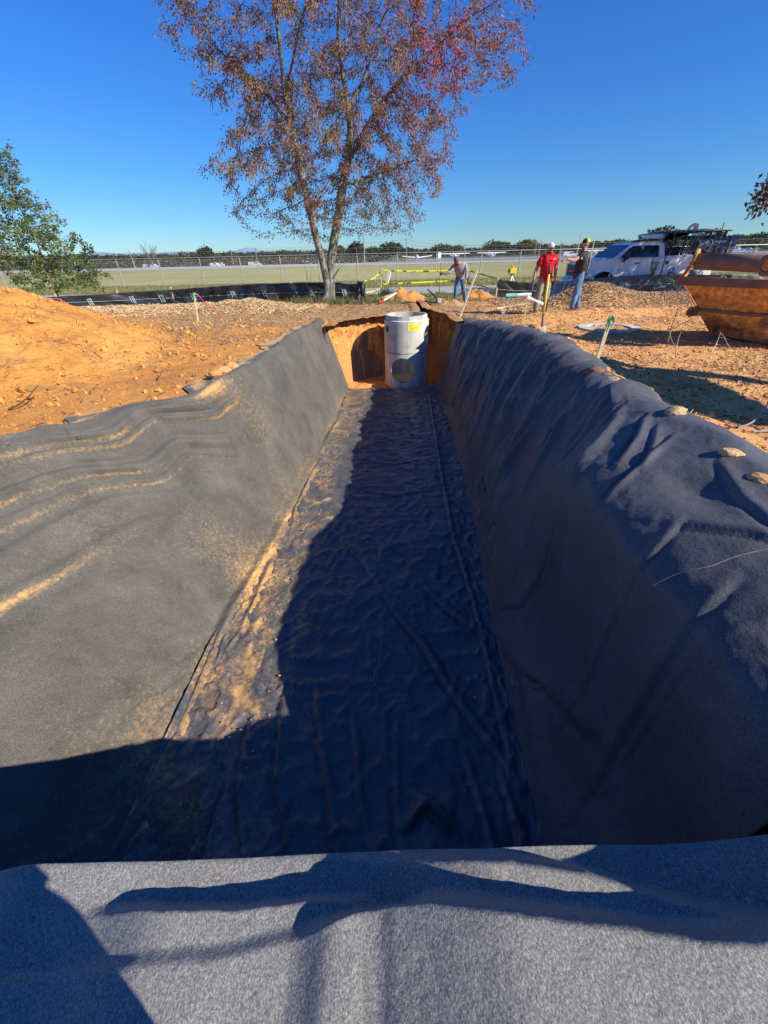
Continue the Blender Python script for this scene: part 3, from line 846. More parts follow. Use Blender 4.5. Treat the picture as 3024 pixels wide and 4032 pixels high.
# ------------------------------------------------------------------ precast concrete chamber
def concrete_mat(name, c1, c2, streak=(.9, .9, .9)):
    m, nt, b = nmat(name)
    n = tex_noise(nt, 3.0, 7, .65)
    n2 = tex_noise(nt, 9.0, 5, .6, stretch=(1, 1, .05))
    r = ramp(nt, n.outputs['Fac'], [(.3, c2), (.65, c1)])
    r2 = ramp(nt, n2.outputs['Fac'], [(.35, (.72,) * 3), (.5, (1, 1, 1)), (.7, (1.12,) * 3)])
    nt.links.new(mixc(nt, r.outputs[0], r2.outputs[0], 1, 'MULTIPLY'), b.inputs['Base Color'])
    b.inputs['Roughness'].default_value = .85; b.inputs['Specular IOR Level'].default_value = .3
    n3 = tex_noise(nt, 45, 6, .7); bump(nt, b, n3.outputs['Fac'], .3, .006)
    return m
M_con = concrete_mat('pale_concrete', (.60, .58, .49), (.40, .385, .32))
M_con2 = concrete_mat('light_concrete', (.64, .62, .57), (.48, .465, .42))
def shell_mesh(ro, ri, z0, z1, cuts, chips=0):
    bm = bmesh.new()
    n = 96; ring = []
    prof = [(ro, z0), (ro, z1), (ri, z1), (ri, z0)]
    for k in range(n):
        a = 2 * math.pi * k / n
        ring.append([bm.verts.new((r * math.cos(a), r * math.sin(a), z)) for r, z in prof])
    for k in range(n):
        A, B = ring[k], ring[(k + 1) % n]
        for q in range(4):
            bm.faces.new((A[q], B[q], B[(q + 1) % 4], A[(q + 1) % 4]))
    bmesh.ops.recalc_face_normals(bm, faces=bm.faces[:])
    me = bpy.data.meshes.new('section'); bm.to_mesh(me); bm.free()
    o = bpy.data.objects.new('section', me); COL.objects.link(o)
    cutters = []
    for (ang, z, r) in cuts:
        bpy_m = bpy.data.meshes.new('cut'); b2 = bmesh.new()
        bmesh.ops.create_cone(b2, cap_ends=True, segments=48, radius1=r, radius2=r, depth=ro * 1.2)
        M = Matrix.Translation((math.cos(ang) * ro, math.sin(ang) * ro, z)) @ Vector((math.cos(ang), math.sin(ang), 0)).to_track_quat('Z', 'Y').to_matrix().to_4x4()
        b2.transform(M); b2.to_mesh(bpy_m); b2.free()
        co = bpy.data.objects.new('cut', bpy_m); COL.objects.link(co); cutters.append(co)
        md = o.modifiers.new('b', 'BOOLEAN'); md.operation = 'DIFFERENCE'; md.solver = 'EXACT'; md.object = co
    dg = bpy.context.evaluated_depsgraph_get()
    me2 = bpy.data.meshes.new_from_object(o.evaluated_get(dg))
    for c in cutters: bpy.data.objects.remove(c)
    bpy.data.objects.remove(o)
    return me2
def put_mesh(name, me, mat, parent, auto=35):
    me.materials.clear(); me.materials.append(mat)
    o = bpy.data.objects.new(name, me); link(o, parent)
    me.polygons.foreach_set('use_smooth', np.ones(len(me.polygons), dtype=bool))
    try:
        me.set_sharp_from_angle(angle=R(auto))
    except Exception: pass
    return o
CY = 13.16; CXx = at(1599, 1400, CY).x; CR = .665
zj = at(1598, 1395, CY - CR).z; zt = at(1598, 1268, CY - CR).z
chamber = empty('concrete_chamber', (CXx, CY, FZ - .03), label='round precast concrete chamber with a big round opening, standing at the far trench end', cat='manhole chamber')
zl0 = 0.0; zlj = zj - (FZ - .03); zlt = zt - (FZ - .03)
front = math.atan2(-CY, -CXx)
c1 = at(1584, 1462, CY - CR); hz = c1.z - (FZ - .03)
aL = math.atan2(-math.sqrt(max(0, CR ** 2 - (c1.x - CXx) ** 2)), c1.x - CXx)
low = put_mesh('lower_section', shell_mesh(CR, CR - .11, 0, zlj - .010, [(aL, hz, .375)]), M_con2, chamber)
zr1 = at(1678, 1320, CY - .3).z - (FZ - .03)
zr2 = at(1520, 1296, CY - .4).z - (FZ - .03)
upp = put_mesh('upper_section', shell_mesh(CR + .008, CR - .11, zlj + .008, zlt, [(math.radians(-20), zr1, .27), (math.radians(-152), zr2, .10)]), M_con, chamber)
col_ = shell_mesh(CR - .045, CR - .115, zlt + .001, zlt + .13, [])
bm = bmesh.new(); bm.from_mesh(col_)
for v in bm.verts:
    if v.co.z > zlt + .1: v.co.z += .006 * math.sin(v.co.x * 17) * math.sin(v.co.y * 13); 
bm.to_mesh(col_); bm.free()
put_mesh('rim_collar', col_, M_con, chamber)
b = Batch(); n = 72
for k in range(n):       # mortar bead below the collar, uneven
    a = 2 * math.pi * k / n; a2 = 2 * math.pi * (k + 1) / n
    h1 = .02 + .018 * math.sin(k * .9) ** 2; h2 = .02 + .018 * math.sin((k + 1) * .9) ** 2
    r = CR + .01
    for (ra, za, rb_, zb_) in [(r, zlt - h1, r - .06, zlt + .02)]:
        b.quad((ra * math.cos(a), ra * math.sin(a), zlt - h1), (ra * math.cos(a2), ra * math.sin(a2), zlt - h2), ((r - .062) * math.cos(a2), (r - .062) * math.sin(a2), zlt + .025), ((r - .062) * math.cos(a), (r - .062) * math.sin(a), zlt + .025), (.6, .6, .56))
b.build('mortar_bead', M_con2, chamber, smooth=True, fix=False)
b = Batch(); a_ = math.radians(-152); b.tube([(math.cos(a_) * (CR - .10), math.sin(a_) * (CR - .10), zr2), (math.cos(a_) * (CR - .04), math.sin(a_) * (CR - .04), zr2)], .098, 24, (.10, .10, .10)); b.build('hole_shade_disc', M_attr, chamber)  # dark disc added to stand for the shaded inside of the left hole
# yellow tag
ta = math.atan2(-1, (1621 - 1599) / 88.0 / math.sqrt(1 - (22 / 88.) ** 2))
tz0 = at(1620, 1303, CY - CR).z - (FZ - .03); tz1 = at(1620, 1276, CY - CR).z - (FZ - .03)
b = Batch(); rT = CR + .013; hw = .17 / rT
for k in range(8):
    a = ta - hw + 2 * hw * k / 8; a2 = ta - hw + 2 * hw * (k + 1) / 8
    b.quad((rT * math.cos(a), rT * math.sin(a), tz0), (rT * math.cos(a2), rT * math.sin(a2), tz0), (rT * math.cos(a2), rT * math.sin(a2), tz1), (rT * math.cos(a), rT * math.sin(a), tz1))
lab = b.build('label', simple('yellow_paper', (.85, .80, .03), (.80, .74, .03), .6, bmp=0), chamber)
lab['label'] = 'bright yellow paper tag with lines of small black print'
b = Batch(); rT += .003
for (f0, f1, z0_, z1_) in [(.18, .42, .86, .80), (.15, .36, .64, .58), (.20, .92, .44, .37), (.2, .8, .20, .15), (.85, .92, .9, .84)]:
    for k in range(6):
        a = ta - hw + 2 * hw * (f0 + (f1 - f0) * k / 6); a2 = ta - hw + 2 * hw * (f0 + (f1 - f0) * (k + .8) / 6)
        za, zb2 = tz0 + (tz1 - tz0) * z0_, tz0 + (tz1 - tz0) * z1_
        b.quad((rT * math.cos(a), rT * math.sin(a), zb2), (rT * math.cos(a2), rT * math.sin(a2), zb2), (rT * math.cos(a2), rT * math.sin(a2), za), (rT * math.cos(a), rT * math.sin(a), za))
b.build('print', simple('black_ink', (.04, .04, .02), rough=.6, bmp=0), lab)['kind'] = 'stuff'
b = Batch()
th = np.linspace(0, 2 * np.pi, 40, endpoint=False)
V = [(0, 0, hz - .27)] + [(.60 * math.cos(t), .60 * math.sin(t), hz - .35 + .02 * math.sin(3 * t)) for t in th]
b.add(V, [(0, i + 1, (i + 1) % 40 + 1) for i in range(40)], (.55, .36, .17))
b.build('soil_inside', M_clump, chamber, smooth=True)

# ------------------------------------------------------------------ road, runway, hills
xr_ = np.concatenate([np.linspace(-260, -30, 40), np.linspace(-29.5, 40, 200), np.linspace(42, 260, 40)])
yr_ = np.linspace(21.75, 26.5, 30)
RX, RY = np.meshgrid(xr_, yr_, indexing='ij')
RZ = base_h(RX, RY) * 0 - 0.0125 * (RY - 20) + .035 + .004 * fbm(RX * .3, RY, 2, 701)
RZ[:, 0] -= .1; RZ[:, -1] -= .1
m, nt, b_ = nmat('worn_asphalt')
n = tex_noise(nt, 1.2, 6, .6); n2 = tex_noise(nt, 60, 4, .7)
r = ramp(nt, n.outputs['Fac'], [(.3, (.30, .285, .26)), (.7, (.40, .385, .355))]); r2 = ramp(nt, n2.outputs['Fac'], [(.3, (.8,) * 3), (.7, (1.1,) * 3)])
nt.links.new(mixc(nt, r.outputs[0], r2.outputs[0], 1, 'MULTIPLY'), b_.inputs['Base Color']); b_.inputs['Roughness'].default_value = .9
M_road = m
rd = mesh_np('road', np.stack([RX, RY, RZ], -1).reshape(-1, 3), grid_faces(len(xr_), len(yr_)), M_road); tag(rd, kind='structure')
RX, RY = np.meshgrid(np.linspace(-1500, 1500, 60), np.linspace(126, 197, 20), indexing='ij')
RZ = -0.0125 * np.clip(RY - 20, 0, 165) + .05
rw = mesh_np('runway', np.stack([RX, RY, RZ], -1).reshape(-1, 3), grid_faces(60, 20), simple('runway_asphalt', (.36, .35, .34), (.30, .29, .28), .9, .03, bmp=0)); tag(rw, kind='structure')
RX, RY = np.meshgrid(np.linspace(14, 600, 60), np.linspace(208, 245, 20), indexing='ij')
RZ = RX * 0 - 2.0 + .002 * (RY - 214)
ap = mesh_np('apron', np.stack([RX, RY, RZ], -1).reshape(-1, 3), grid_faces(60, 20), simple('apron_concrete', (.22, .25, .28), (.19, .21, .24), .9, .03, bmp=0)); tag(ap, kind='structure')
# hills on the horizon: ridges of real size, kilometres away, haze put into their blue colour
hx = np.linspace(-9000, 6000, 260); hy = np.linspace(0, 2500, 14)
HX, HY = np.meshgrid(hx, hy, indexing='ij')
def bumpx(u, h, wd):
    d = ray(u, 1010); X0 = d.x / d.y * 8200
    return h * np.exp(-((HX - X0) / wd) ** 2)
hh = 18 + 8 * fbm(HX / 700, HY / 700, 3, 711) + bumpx(395, 70, 210) + bumpx(540, 52, 300) + bumpx(700, 50, 420) + bumpx(330, 20, 300) + bumpx(985, 85, 120) + bumpx(1130, 40, 500) + bumpx(780, 20, 400) + bumpx(1300, 25, 500)
hh = np.maximum(hh, 10) * np.sin(np.pi * np.clip(HY / 2500, 0, 1))
hl = mesh_np('hills', np.stack([HX, 8200 - 1250 + HY, hh - 8], -1).reshape(-1, 3), grid_faces(len(hx), len(hy)), simple('hazed_hill', (.22, .30, .40), (.19, .26, .36), 1, .002, bmp=0, spec=0)); tag(hl, kind='structure')
# ------------------------------------------------------------------ trees by space colonisation
def grow(trunks, attr, step=.22, infl=2.2, kill=.34, iters=90, droop=0.0):
    nodes = []; par = []
    for poly in trunks:
        start = poly.get('at', -1); pts, _ = resample(np.array(poly['p'], float), step)
        prev = start
        if start >= 0: pts = pts[1:]
        for p in pts:
            nodes.append(Vector(p)); par.append(prev); prev = len(nodes) - 1
        poly['end'] = prev
    A = [Vector(a) for a in attr]
    for it in range(iters):
        kd = kdtree.KDTree(len(nodes))
        for i, p in enumerate(nodes): kd.insert(p, i)
        kd.balance()
        pull = {}; keep = []
        for a in A:
            co, i, d = kd.find(a)
            if d < kill: continue
            keep.append(a)
            if d < infl:
                v = (a - nodes[i]); v.normalize()
                if i in pull: pull[i] += v
                else: pull[i] = v.copy()
        A = keep
        if not pull: break
        added = 0
        for i, v in pull.items():
            if v.length < 1e-4: continue
            v.normalize()
            v += Vector((random.gauss(0, .12), random.gauss(0, .12), random.gauss(0, .12) - droop)); v.normalize()
            q = nodes[i] + v * step
            co, j, d = kd.find(q)
            if d < step * .45: continue
            nodes.append(q); par.append(i); added += 1
        if not added: break
    return nodes, par
def radii(nodes, par, tip=.004, ex=2.35, scale=None):
    n = len(nodes); acc = np.zeros(n); kids = np.zeros(n, int)
    for i in range(n):
        if par[i] >= 0: kids[par[i]] += 1
    for i in range(n - 1, -1, -1):
        if kids[i] == 0: acc[i] = tip ** ex
        if par[i] >= 0: acc[par[i]] += acc[i] 
    return acc ** (1 / ex), kids
def branch_mesh(nodes, par, rad, kids, name, parent, colf, rmin=0.0, sides=(8, 5, 3)):
    """chains of nodes become tapered tubes"""
    n = len(nodes); ch = [[] for _ in range(n)]
    for i in range(n):
        if par[i] >= 0: ch[par[i]].append(i)
    B = Batch(); starts = [i for i in range(n) if par[i] < 0]
    stack = [(s, None) for s in starts]
    while stack:
        s, p = stack.pop()
        chain = [p] if p is not None else []
        chain.append(s); cur = s
        while ch[cur]:
            c = max(ch[cur], key=lambda k: rad[k])
            for o_ in ch[cur]:
                if o_ != c: stack.append((o_, cur))
            chain.append(c); cur = c
        if len(chain) < 2: continue
        P = np.array([tuple(nodes[k]) for k in chain]); r = np.array([rad[k] for k in chain])
        if p is not None: r[0] = min(r[0], r[1] * 1.25)
        if r.max() < rmin: continue
        if len(P) > 4:
            Q = P.copy(); Q[1:-1] = (P[:-2] + 2 * P[1:-1] + P[2:]) / 4; P = Q
        sd = sides[0] if r.max() > .04 else sides[1] if r.max() > .012 else sides[2]
        V0 = B.n
        B.tube(P, r, sd, (1, 1, 1), cap=False)
        V = B.v[-1]; B.c[-1] = colf(V, np.repeat(r, sd))
    return B.build(name, M_bark, parent, smooth=True, fix=False)
def leaves(P, D, L, W, C, name, mat, parent, fold_=.25):
    """diamond leaves with a bent midrib at P, pointing along D"""
    n = len(P)
    D = D / (np.linalg.norm(D, axis=1, keepdims=True) + 1e-9)
    rnd = RNG.normal(0, 1, (n, 3)); S = np.cross(D, rnd); S /= np.linalg.norm(S, axis=1, keepdims=True) + 1e-9
    N = np.cross(D, S)
    L = L[:, None]; W = W[:, None]
    a = P; b_ = P + D * L * .45 + S * W * .5 + N * W * fold_; c = P + D * L + N * L * RNG.uniform(-.25, .25, (n, 1)); d = P + D * L * .45 - S * W * .5 + N * W * fold_; e = P + D * L * .5
    V = np.stack([a, b_, c, d, e], 1).reshape(-1, 3)
    i = np.arange(n)[:, None] * 5
    F = np.concatenate([i + np.array([[0, 1, 4]]), i + np.array([[1, 2, 4]]), i + np.array([[2, 3, 4]]), i + np.array([[3, 0, 4]])])
    return mesh_np(name, V, F, mat, parent, smooth=False, col=np.repeat(C, 5, axis=0))
M_leaf = colmat('autumn_leaf', rough=.55, spec=.35, nscale=3, var=.2, bstr=0, translucent=.35)
def pal(cols, w, n):
    cols = np.array(cols); w = np.array(w, float)
    if w.ndim == 1:
        k = RNG.choice(len(cols), n, p=w / w.sum())
    else:
        w = w / w.sum(1, keepdims=True); u = RNG.random((n, 1)); k = (np.cumsum(w, 1) < u).sum(1).clip(0, len(cols) - 1)
    return cols[k] * RNG.uniform(.65, 1.35, (n, 1))

# ---- the big two-stemmed tree
TY = 18.3
rows_ = [(930, 1010, 1620), (850, 930, 1700), (760, 850, 1760), (680, 820, 1790), (600, 850, 1810), (520, 900, 1790), (440, 880, 1830), (370, 790, 1960), (300, 740, 2060), (220, 690, 2110), (150, 650, 2100), (80, 610, 2050), (0, 590, 2080), (-120, 620, 2050), (-260, 720, 1950), (-400, 880, 1780), (-520, 1050, 1600)]
ez = []; ec = []; eh = []
for v_, a_, b2_ in rows_:
    p, q = at(a_, v_, TY), at(b2_, v_, TY)
    ez.append((p.z + q.z) / 2); ec.append((p.x + q.x) / 2); eh.append((q.x - p.x) / 2)
ez, ec, eh = map(np.array, (ez, ec, eh))
att = []
tries = 0
while len(att) < 3600:
    z = random.uniform(ez[0], ez[-1]); cx = np.interp(z, ez, ec); hw_ = np.interp(z, ez, eh)
    a = random.uniform(0, 2 * math.pi); r = math.sqrt(random.uniform(.02, 1))
    if random.random() < .10: r *= random.uniform(1.02, 1.22)
    x, y = cx + hw_ * r * math.cos(a), TY + min(hw_, 4.2) * .82 * r * math.sin(a)
    dens = fbm(np.array([x * .55 + y * .2]), np.array([z * .55 - y * .3]), 3, 811)[0]
    low = (z - ez[0]) / 2.2
    keep = .95 if dens > -.12 else .25
    if low < 1: keep *= .35 + .65 * low
    if random.random() < keep: att.append((x, y, z))
base = on(1295, 1183, 0.0); TB = Vector((base.x, TY, 0))
def tp(u, v, dy=0): 
    p = at(u, v, TY + dy); return tuple(p)
trunksL = {'p': [(TB.x - .06, TY, -.1), tp(1292, 1130), tp(1268, 1020, -.1), tp(1243, 930, -.2), tp(1222, 830, -.3), tp(1190, 700, -.3), tp(1170, 600, -.4), tp(1150, 500, -.3), tp(1122, 380, -.5), tp(1108, 250, -.4), tp(1092, 100, -.6), tp(1070, -60, -.6), tp(1080, -260, -.4)]}
trunksR = {'p': [(TB.x + .10, TY + .05, -.1), tp(1302, 1130, .05), tp(1302, 1040, .1), tp(1316, 940, .2), tp(1334, 840, .3), tp(1350, 730, .4), tp(1368, 640, .5), tp(1380, 540, .5), tp(1372, 430, .4), tp(1350, 300, .3), tp(1330, 140, .2), tp(1340, -60, .2), tp(1350, -300, .1)]}
limbs = [trunksL, trunksR, {'p': [tp(1368, 640, .5), tp(1430, 520, .4), tp(1510, 400, .2), tp(1590, 300, 0), tp(1700, 200, -.2)]},
         {'p': [tp(1150, 500, -.3), tp(1060, 380, -.1), tp(960, 280, .1), tp(850, 190, .2)]}, {'p': [tp(1350, 730, .4), tp(1470, 690, .9), tp(1600, 640, 1.2)]},
         {'p': [tp(1122, 380, -.5), tp(1150, 250, -1.2), tp(1180, 100, -1.8)]}, {'p': [tp(1372, 430, .4), tp(1440, 300, 1.4), tp(1480, 160, 2.2)]}]
def nearest_start(limbs):
    pass
nodes, par = grow(limbs, att, step=.21, infl=2.4, kill=.30, iters=80, droop=.10)
# limbs after the first two start on a trunk: hook them up
rootset = [i for i in range(len(par)) if par[i] < 0]
trunk_end = limbs[1]['end']
for rt in rootset[2:]:
    best = min(range(0, trunk_end + 1), key=lambda k: (nodes[k] - nodes[rt]).length)
    par[rt] = best
order = sorted(range(len(par)), key=lambda k: 0)
# parents may now come after children only for limbs; recompute radii by depth order
def depth_order(par):
    n = len(par); ch = [[] for _ in range(n)]; roots_ = []
    for i in range(n):
        (ch[par[i]].append(i) if par[i] >= 0 else roots_.append(i))
    out = []; st = roots_[:]
    while st:
        k = st.pop(); out.append(k); st.extend(ch[k])
    return out
def reorder(nodes, par):
    o_ = depth_order(par); inv = {k: i for i, k in enumerate(o_)}
    return [nodes[k] for k in o_], [(-1 if par[k] < 0 else inv[par[k]]) for k in o_]
nodes, par = reorder(nodes, par)
rad, kids = radii(nodes, par, tip=.0052, ex=2.25)
zz = np.array([p.z for p in nodes])
lowk = [i for i in range(len(nodes)) if zz[i] < 1.0]
tgt = .165; rmax = rad.max(); rad = np.where(rad > .03, .03 + (rad - .03) * (tgt - .03) / (rmax - .03), rad)
rad = rad + .08 * np.exp(-np.clip(zz, 0, 9) / .28) * (rad > .1)
tree = empty('broadleaf_tree', (0, 0, 0), label='tall two-stemmed tree with thinning red and brown autumn leaves, beyond the trench', cat='tree')
def barkcol(V, r):
    n = fbm(V[:, 0] * 6 + V[:, 1] * 5, V[:, 2] * 5, 4, 821); n2 = fbm(V[:, 0] * 14, V[:, 2] * 12 + V[:, 1] * 9, 3, 823)
    c = np.array([.22, .205, .165]) * np.ones((len(V), 1))
    k = (sstep(-.05, .2, n) * .8)[:, None]; c = c * (1 - k) + np.array([.34, .35, .29]) * k
    k = (sstep(.05, .22, n2 + .3 * sstep(3.5, 6, V[:, 2])) * .8)[:, None]; c = c * (1 - k) + np.array([.09, .085, .075]) * k
    k = (sstep(.05, .02, r) * .9)[:, None]; c = c * (1 - k) + np.array([.16, .12, .10]) * k
    return c
branch_mesh(nodes, par, rad, kids, 'trunk', tree, barkcol, sides=(14, 6, 3))
NP = np.array([tuple(p) for p in nodes]); PP = np.array([tuple(nodes[k]) if k >= 0 else tuple(nodes[i]) for i, k in enumerate(par)])
tw = np.where((rad < .016) & (zz > 2.0))[0]
n_l = 105000
k = RNG.choice(tw, n_l)
Dv = NP[k] - PP[k]
tt_ = RNG.random((n_l, 1))
Pl = PP[k] * (1 - tt_) + NP[k] * tt_ + RNG.normal(0, .085, (n_l, 3)) + np.array([0, 0, -.03])
dn = fbm(Pl[:, 0] * 1.5 + Pl[:, 1] * .7, Pl[:, 2] * 1.5 - Pl[:, 1] * .5, 3, 831)
keep = RNG.random(n_l) < np.where(dn > -.05, 1, .45)
lowz = sstep(ez[0] - .3, ez[0] + 2.2, Pl[:, 2]); keep &= RNG.random(n_l) < (.40 + .60 * lowz)
Pl = Pl[keep]; Dv = Dv[keep]; k = k[keep]; n_l = len(Pl)
Dl = Dv * 1.5 + RNG.normal(0, .10, (n_l, 3)) + np.array([0, 0, -.26])
rx = (Pl[:, 0] - np.interp(Pl[:, 2], ez, ec)) / np.interp(Pl[:, 2], ez, eh)
rz = (Pl[:, 2] - ez[0]) / (8.5 - ez[0])
hue = fbm(Pl[:, 0] * .5, Pl[:, 2] * .5 + Pl[:, 1] * .3, 3, 841)
redp = np.exp(-((Pl[:, 0] - at(1700, 290, TY).x) / .75) ** 2 - ((Pl[:, 2] - at(1700, 290, TY).z) / .55) ** 2)
w0 = np.clip(.50 + .9 * np.clip(rx, 0, 1) + .6 * hue, .02, 3)        # maroon, to the right
w1 = np.clip(.55 + .7 * rz + .4 * hue, .05, 3)                        # rust
w2 = np.clip(1.05 - .8 * np.abs(rx) - .5 * hue + .9 * (1 - rz), .05, 3) + .9 * np.clip(-rx, 0, 1)   # green
w3 = .55 + .3 * np.clip(-rx, 0, 1)
w4 = .02 + 3.0 * redp
w5 = .30 + 0 * w0
Cl = pal([(.33, .075, .085), (.34, .165, .10), (.21, .21, .075), (.32, .18, .19), (.62, .025, .04), (.11, .10, .075)], np.stack([w0, w1, w2, w3, w4, w5], 1), n_l)
crown = leaves(Pl, Dl, RNG.uniform(.06, .11, n_l), RNG.uniform(.028, .052, n_l), Cl, 'crown', M_leaf, tree)
crown['kind'] = 'stuff'
# a few dead twigs at its foot
b = Batch()
for (u0, v0, u1, v1) in [(1310, 1100, 1365, 1025), (1312, 1095, 1345, 1030), (1315, 1085, 1350, 1045), (1215, 1110, 1195, 1035), (1222, 1110, 1228, 1062), (1095, 1190, 1078, 1125), (1240, 1165, 1200, 1110)]:
    p = at(u0, v0, TY - .1); q = at(u1, v1, TY - .2)
    b.tube(wander(tuple(p), tuple(q), 7, .05), np.linspace(.012, .004, 7), 4, (.14, .10, .06), cap=False)
b.build('sucker_shoots', M_bark, tree, smooth=True, fix=False)['kind'] = 'stuff'

# ---- small leafy tree at the left edge
SY = 20.6
sx = at(228, 1160, SY).x
rows2 = [(1150, 100, 400), (1100, 40, 420), (1040, -20, 400), (980, -70, 350), (900, -100, 265), (800, -90, 175), (720, -70, 105), (640, -30, 65), (570, 15, 40)]
att2 = []
sz = []; sc_ = []; sh = []
for v_, a_, b2_ in rows2:
    p, q = at(a_, v_, SY), at(b2_, v_, SY); sz.append((p.z + q.z) / 2); sc_.append((p.x + q.x) / 2); sh.append((q.x - p.x) / 2)
while len(att2) < 900:
    z = random.uniform(max(.1, sz[0]), sz[-1]); r = math.sqrt(random.random()); a = random.uniform(0, 6.283)
    hw_ = np.interp(z, sz, sh)
    if fbm(np.array([z * 1.1 + math.cos(a) * 2]), np.array([math.sin(a) * 2 + z]), 2, 861)[0] < -.18 and random.random() < .75: continue
    att2.append((np.interp(z, sz, sc_) + hw_ * r * math.cos(a), SY + hw_ * .8 * r * math.sin(a), z))
tsm = [{'p': [(sx, SY, -.1), (sx - .03, SY, .8), (sx - .02, SY + .05, 2.2), (sx - .1, SY, 3.6), (sx - .15, SY, 4.9)]}]
n2_, p2_ = grow(tsm, att2, step=.17, infl=1.6, kill=.24, iters=60, droop=-.35)
n2_, p2_ = reorder(n2_, p2_)
r2_, k2_ = radii(n2_, p2_, tip=.004, ex=2.4)
small = empty('young_tree', (0, 0, 0), label='young green and reddish leafy tree behind the black silt fence, at the left edge', cat='tree')
branch_mesh(n2_, p2_, r2_, k2_, 'trunk', small, lambda V, r: np.ones((len(V), 1)) * np.array([.15, .12, .10]), sides=(8, 5, 3))
NP2 = np.array([tuple(p) for p in n2_]); PP2 = np.array([tuple(n2_[k]) if k >= 0 else tuple(n2_[i]) for i, k in enumerate(p2_)])
tw = np.where(r2_ < .014)[0]; n_l = 9500; k = RNG.choice(tw, n_l)
Pl = NP2[k] + RNG.normal(0, .07, (n_l, 3)); Dl = (NP2[k] - PP2[k]) * 2 + RNG.normal(0, .15, (n_l, 3)) + np.array([.12, 0, -.05])
hue = fbm(Pl[:, 0] * .9, Pl[:, 2] * .9, 3, 871)
edge = np.abs((Pl[:, 0] - np.interp(Pl[:, 2], sz, sc_)) / np.interp(Pl[:, 2], sz, sh))
Cl = pal([(.15, .22, .055), (.09, .15, .045), (.30, .12, .08), (.24, .26, .08)], np.stack([1 + 0 * hue, .8 + 0 * hue, .10 + .5 * np.clip(edge - .5, 0, 1) + np.clip(hue, 0, 1), .5 - hue * .5], 1).clip(.01), n_l)
cr2 = leaves(Pl, Dl, RNG.uniform(.09, .15, n_l), RNG.uniform(.045, .075, n_l), Cl, 'crown', M_leaf, small); cr2['kind'] = 'stuff'

# ---- tree just out of frame on the right: only a low branch tip reaches into view, its crown dapples the truck
RTX, RTY = 17.0, 16.8
tip = at(2990, 805, 14.6)
att3 = []
while len(att3) < 1000:
    d = Vector((random.gauss(0, 1), random.gauss(0, 1), random.gauss(0, 1))); d.normalize(); d *= random.random() ** .45
    att3.append((RTX - .3 + d.x * 3.2, RTY - .2 + d.y * 2.6, 6.1 + d.z * 2.9))
for i in range(110):
    t = random.random()
    att3.append((tip.x + .15 + (RTX - 3 - tip.x) * t + random.gauss(0, .18), tip.y + (RTY - tip.y) * t + random.gauss(0, .25), tip.z + 2.2 * t + random.gauss(0, .28)))
t3 = [{'p': [(RTX, RTY, -.1), (RTX + .05, RTY, 1.6), (RTX - .1, RTY, 3.4), (RTX + .2, RTY - .2, 5.4)]}]
n3_, p3_ = grow(t3, att3, step=.26, infl=2.6, kill=.36, iters=70, droop=.05); n3_, p3_ = reorder(n3_, p3_)
r3_, k3_ = radii(n3_, p3_, tip=.006, ex=2.2)
rt = empty('shade_tree', (0, 0, 0), label='dark leafed tree whose lowest twigs reach in at the right edge of the picture', cat='tree')
branch_mesh(n3_, p3_, r3_, k3_, 'trunk', rt, lambda V, r: np.ones((len(V), 1)) * np.array([.13, .11, .09]), sides=(10, 5, 3))
NP3 = np.array([tuple(p) for p in n3_]); PP3 = np.array([tuple(n3_[k]) if k >= 0 else tuple(n3_[i]) for i, k in enumerate(p3_)])
tw = np.where(r3_ < .02)[0]; n_l = 15000; k = RNG.choice(tw, n_l)
Pl = NP3[k] + RNG.normal(0, .16, (n_l, 3)); Dl = NP3[k] - PP3[k] + RNG.normal(0, .2, (n_l, 3)) + np.array([0, 0, -.15])
cr3 = leaves(Pl, Dl, RNG.uniform(.12, .19, n_l), RNG.uniform(.07, .11, n_l), pal([(.05, .06, .03), (.12, .04, .04), (.08, .05, .06)], [1, .6, .6], n_l), 'crown', M_leaf, rt); cr3['kind'] = 'stuff'
# ------------------------------------------------------------------ far side of the airfield
def gz(y): return -0.0125 * min(max(y - 20, 0), 165)
M_paint = {}
def flat(c, rough=.6, metal=0.0):
    k = (tuple(c), rough, metal)
    if k not in M_paint:
        M_paint[k] = simple('paint_%d' % len(M_paint), c, tuple(x * .88 for x in c), rough, 3.0, metal, bmp=0)
    return M_paint[k]
def far_tree(u, vt, wpx, y, label, green, seed, dark=.5):
    rng = np.random.default_rng(seed)
    top = at(u, vt, y); w_ = (at(u + wpx / 2, vt, y).x - top.x); z0 = float(base_h(top.x, y)); h = top.z - z0
    t = empty('tree', (top.x, y, z0), label=label, cat='tree')
    b = Batch(); b.tube([(0, 0, 0), (0, 0, h * .45)], [h * .03, h * .02], 6, (.10, .08, .06)); b.build('trunk', M_bark, t, fix=False)
    n = 900
    d = rng.normal(0, 1, (n, 3)); d /= np.linalg.norm(d, axis=1, keepdims=True)
    lob = 1 + .35 * fbm(d[:, 0] * 2 + seed, d[:, 2] * 2 + d[:, 1], 2, 900 + seed)
    r = rng.random(n) ** .35
    P = d * r[:, None] * lob[:, None] * np.array([w_, w_, h * .40]) + np.array([0, 0, h * .60])
    P[:, 2] = np.maximum(P[:, 2], h * .12)
    s = h * .035 + .25
    C = np.array(green) * rng.uniform(.55, 1.35, (n, 1))
    C[rng.random(n) < dark * .3] *= .55
    leaves(P, rng.normal(0, 1, (n, 3)), np.full(n, s * 2.2), np.full(n, s * 1.7), C, 'crown', M_leaf, t)['kind'] = 'stuff'
    return t
G1, G2, G3, G4 = (.055, .075, .03), (.13, .12, .04), (.075, .10, .04), (.14, .09, .05)
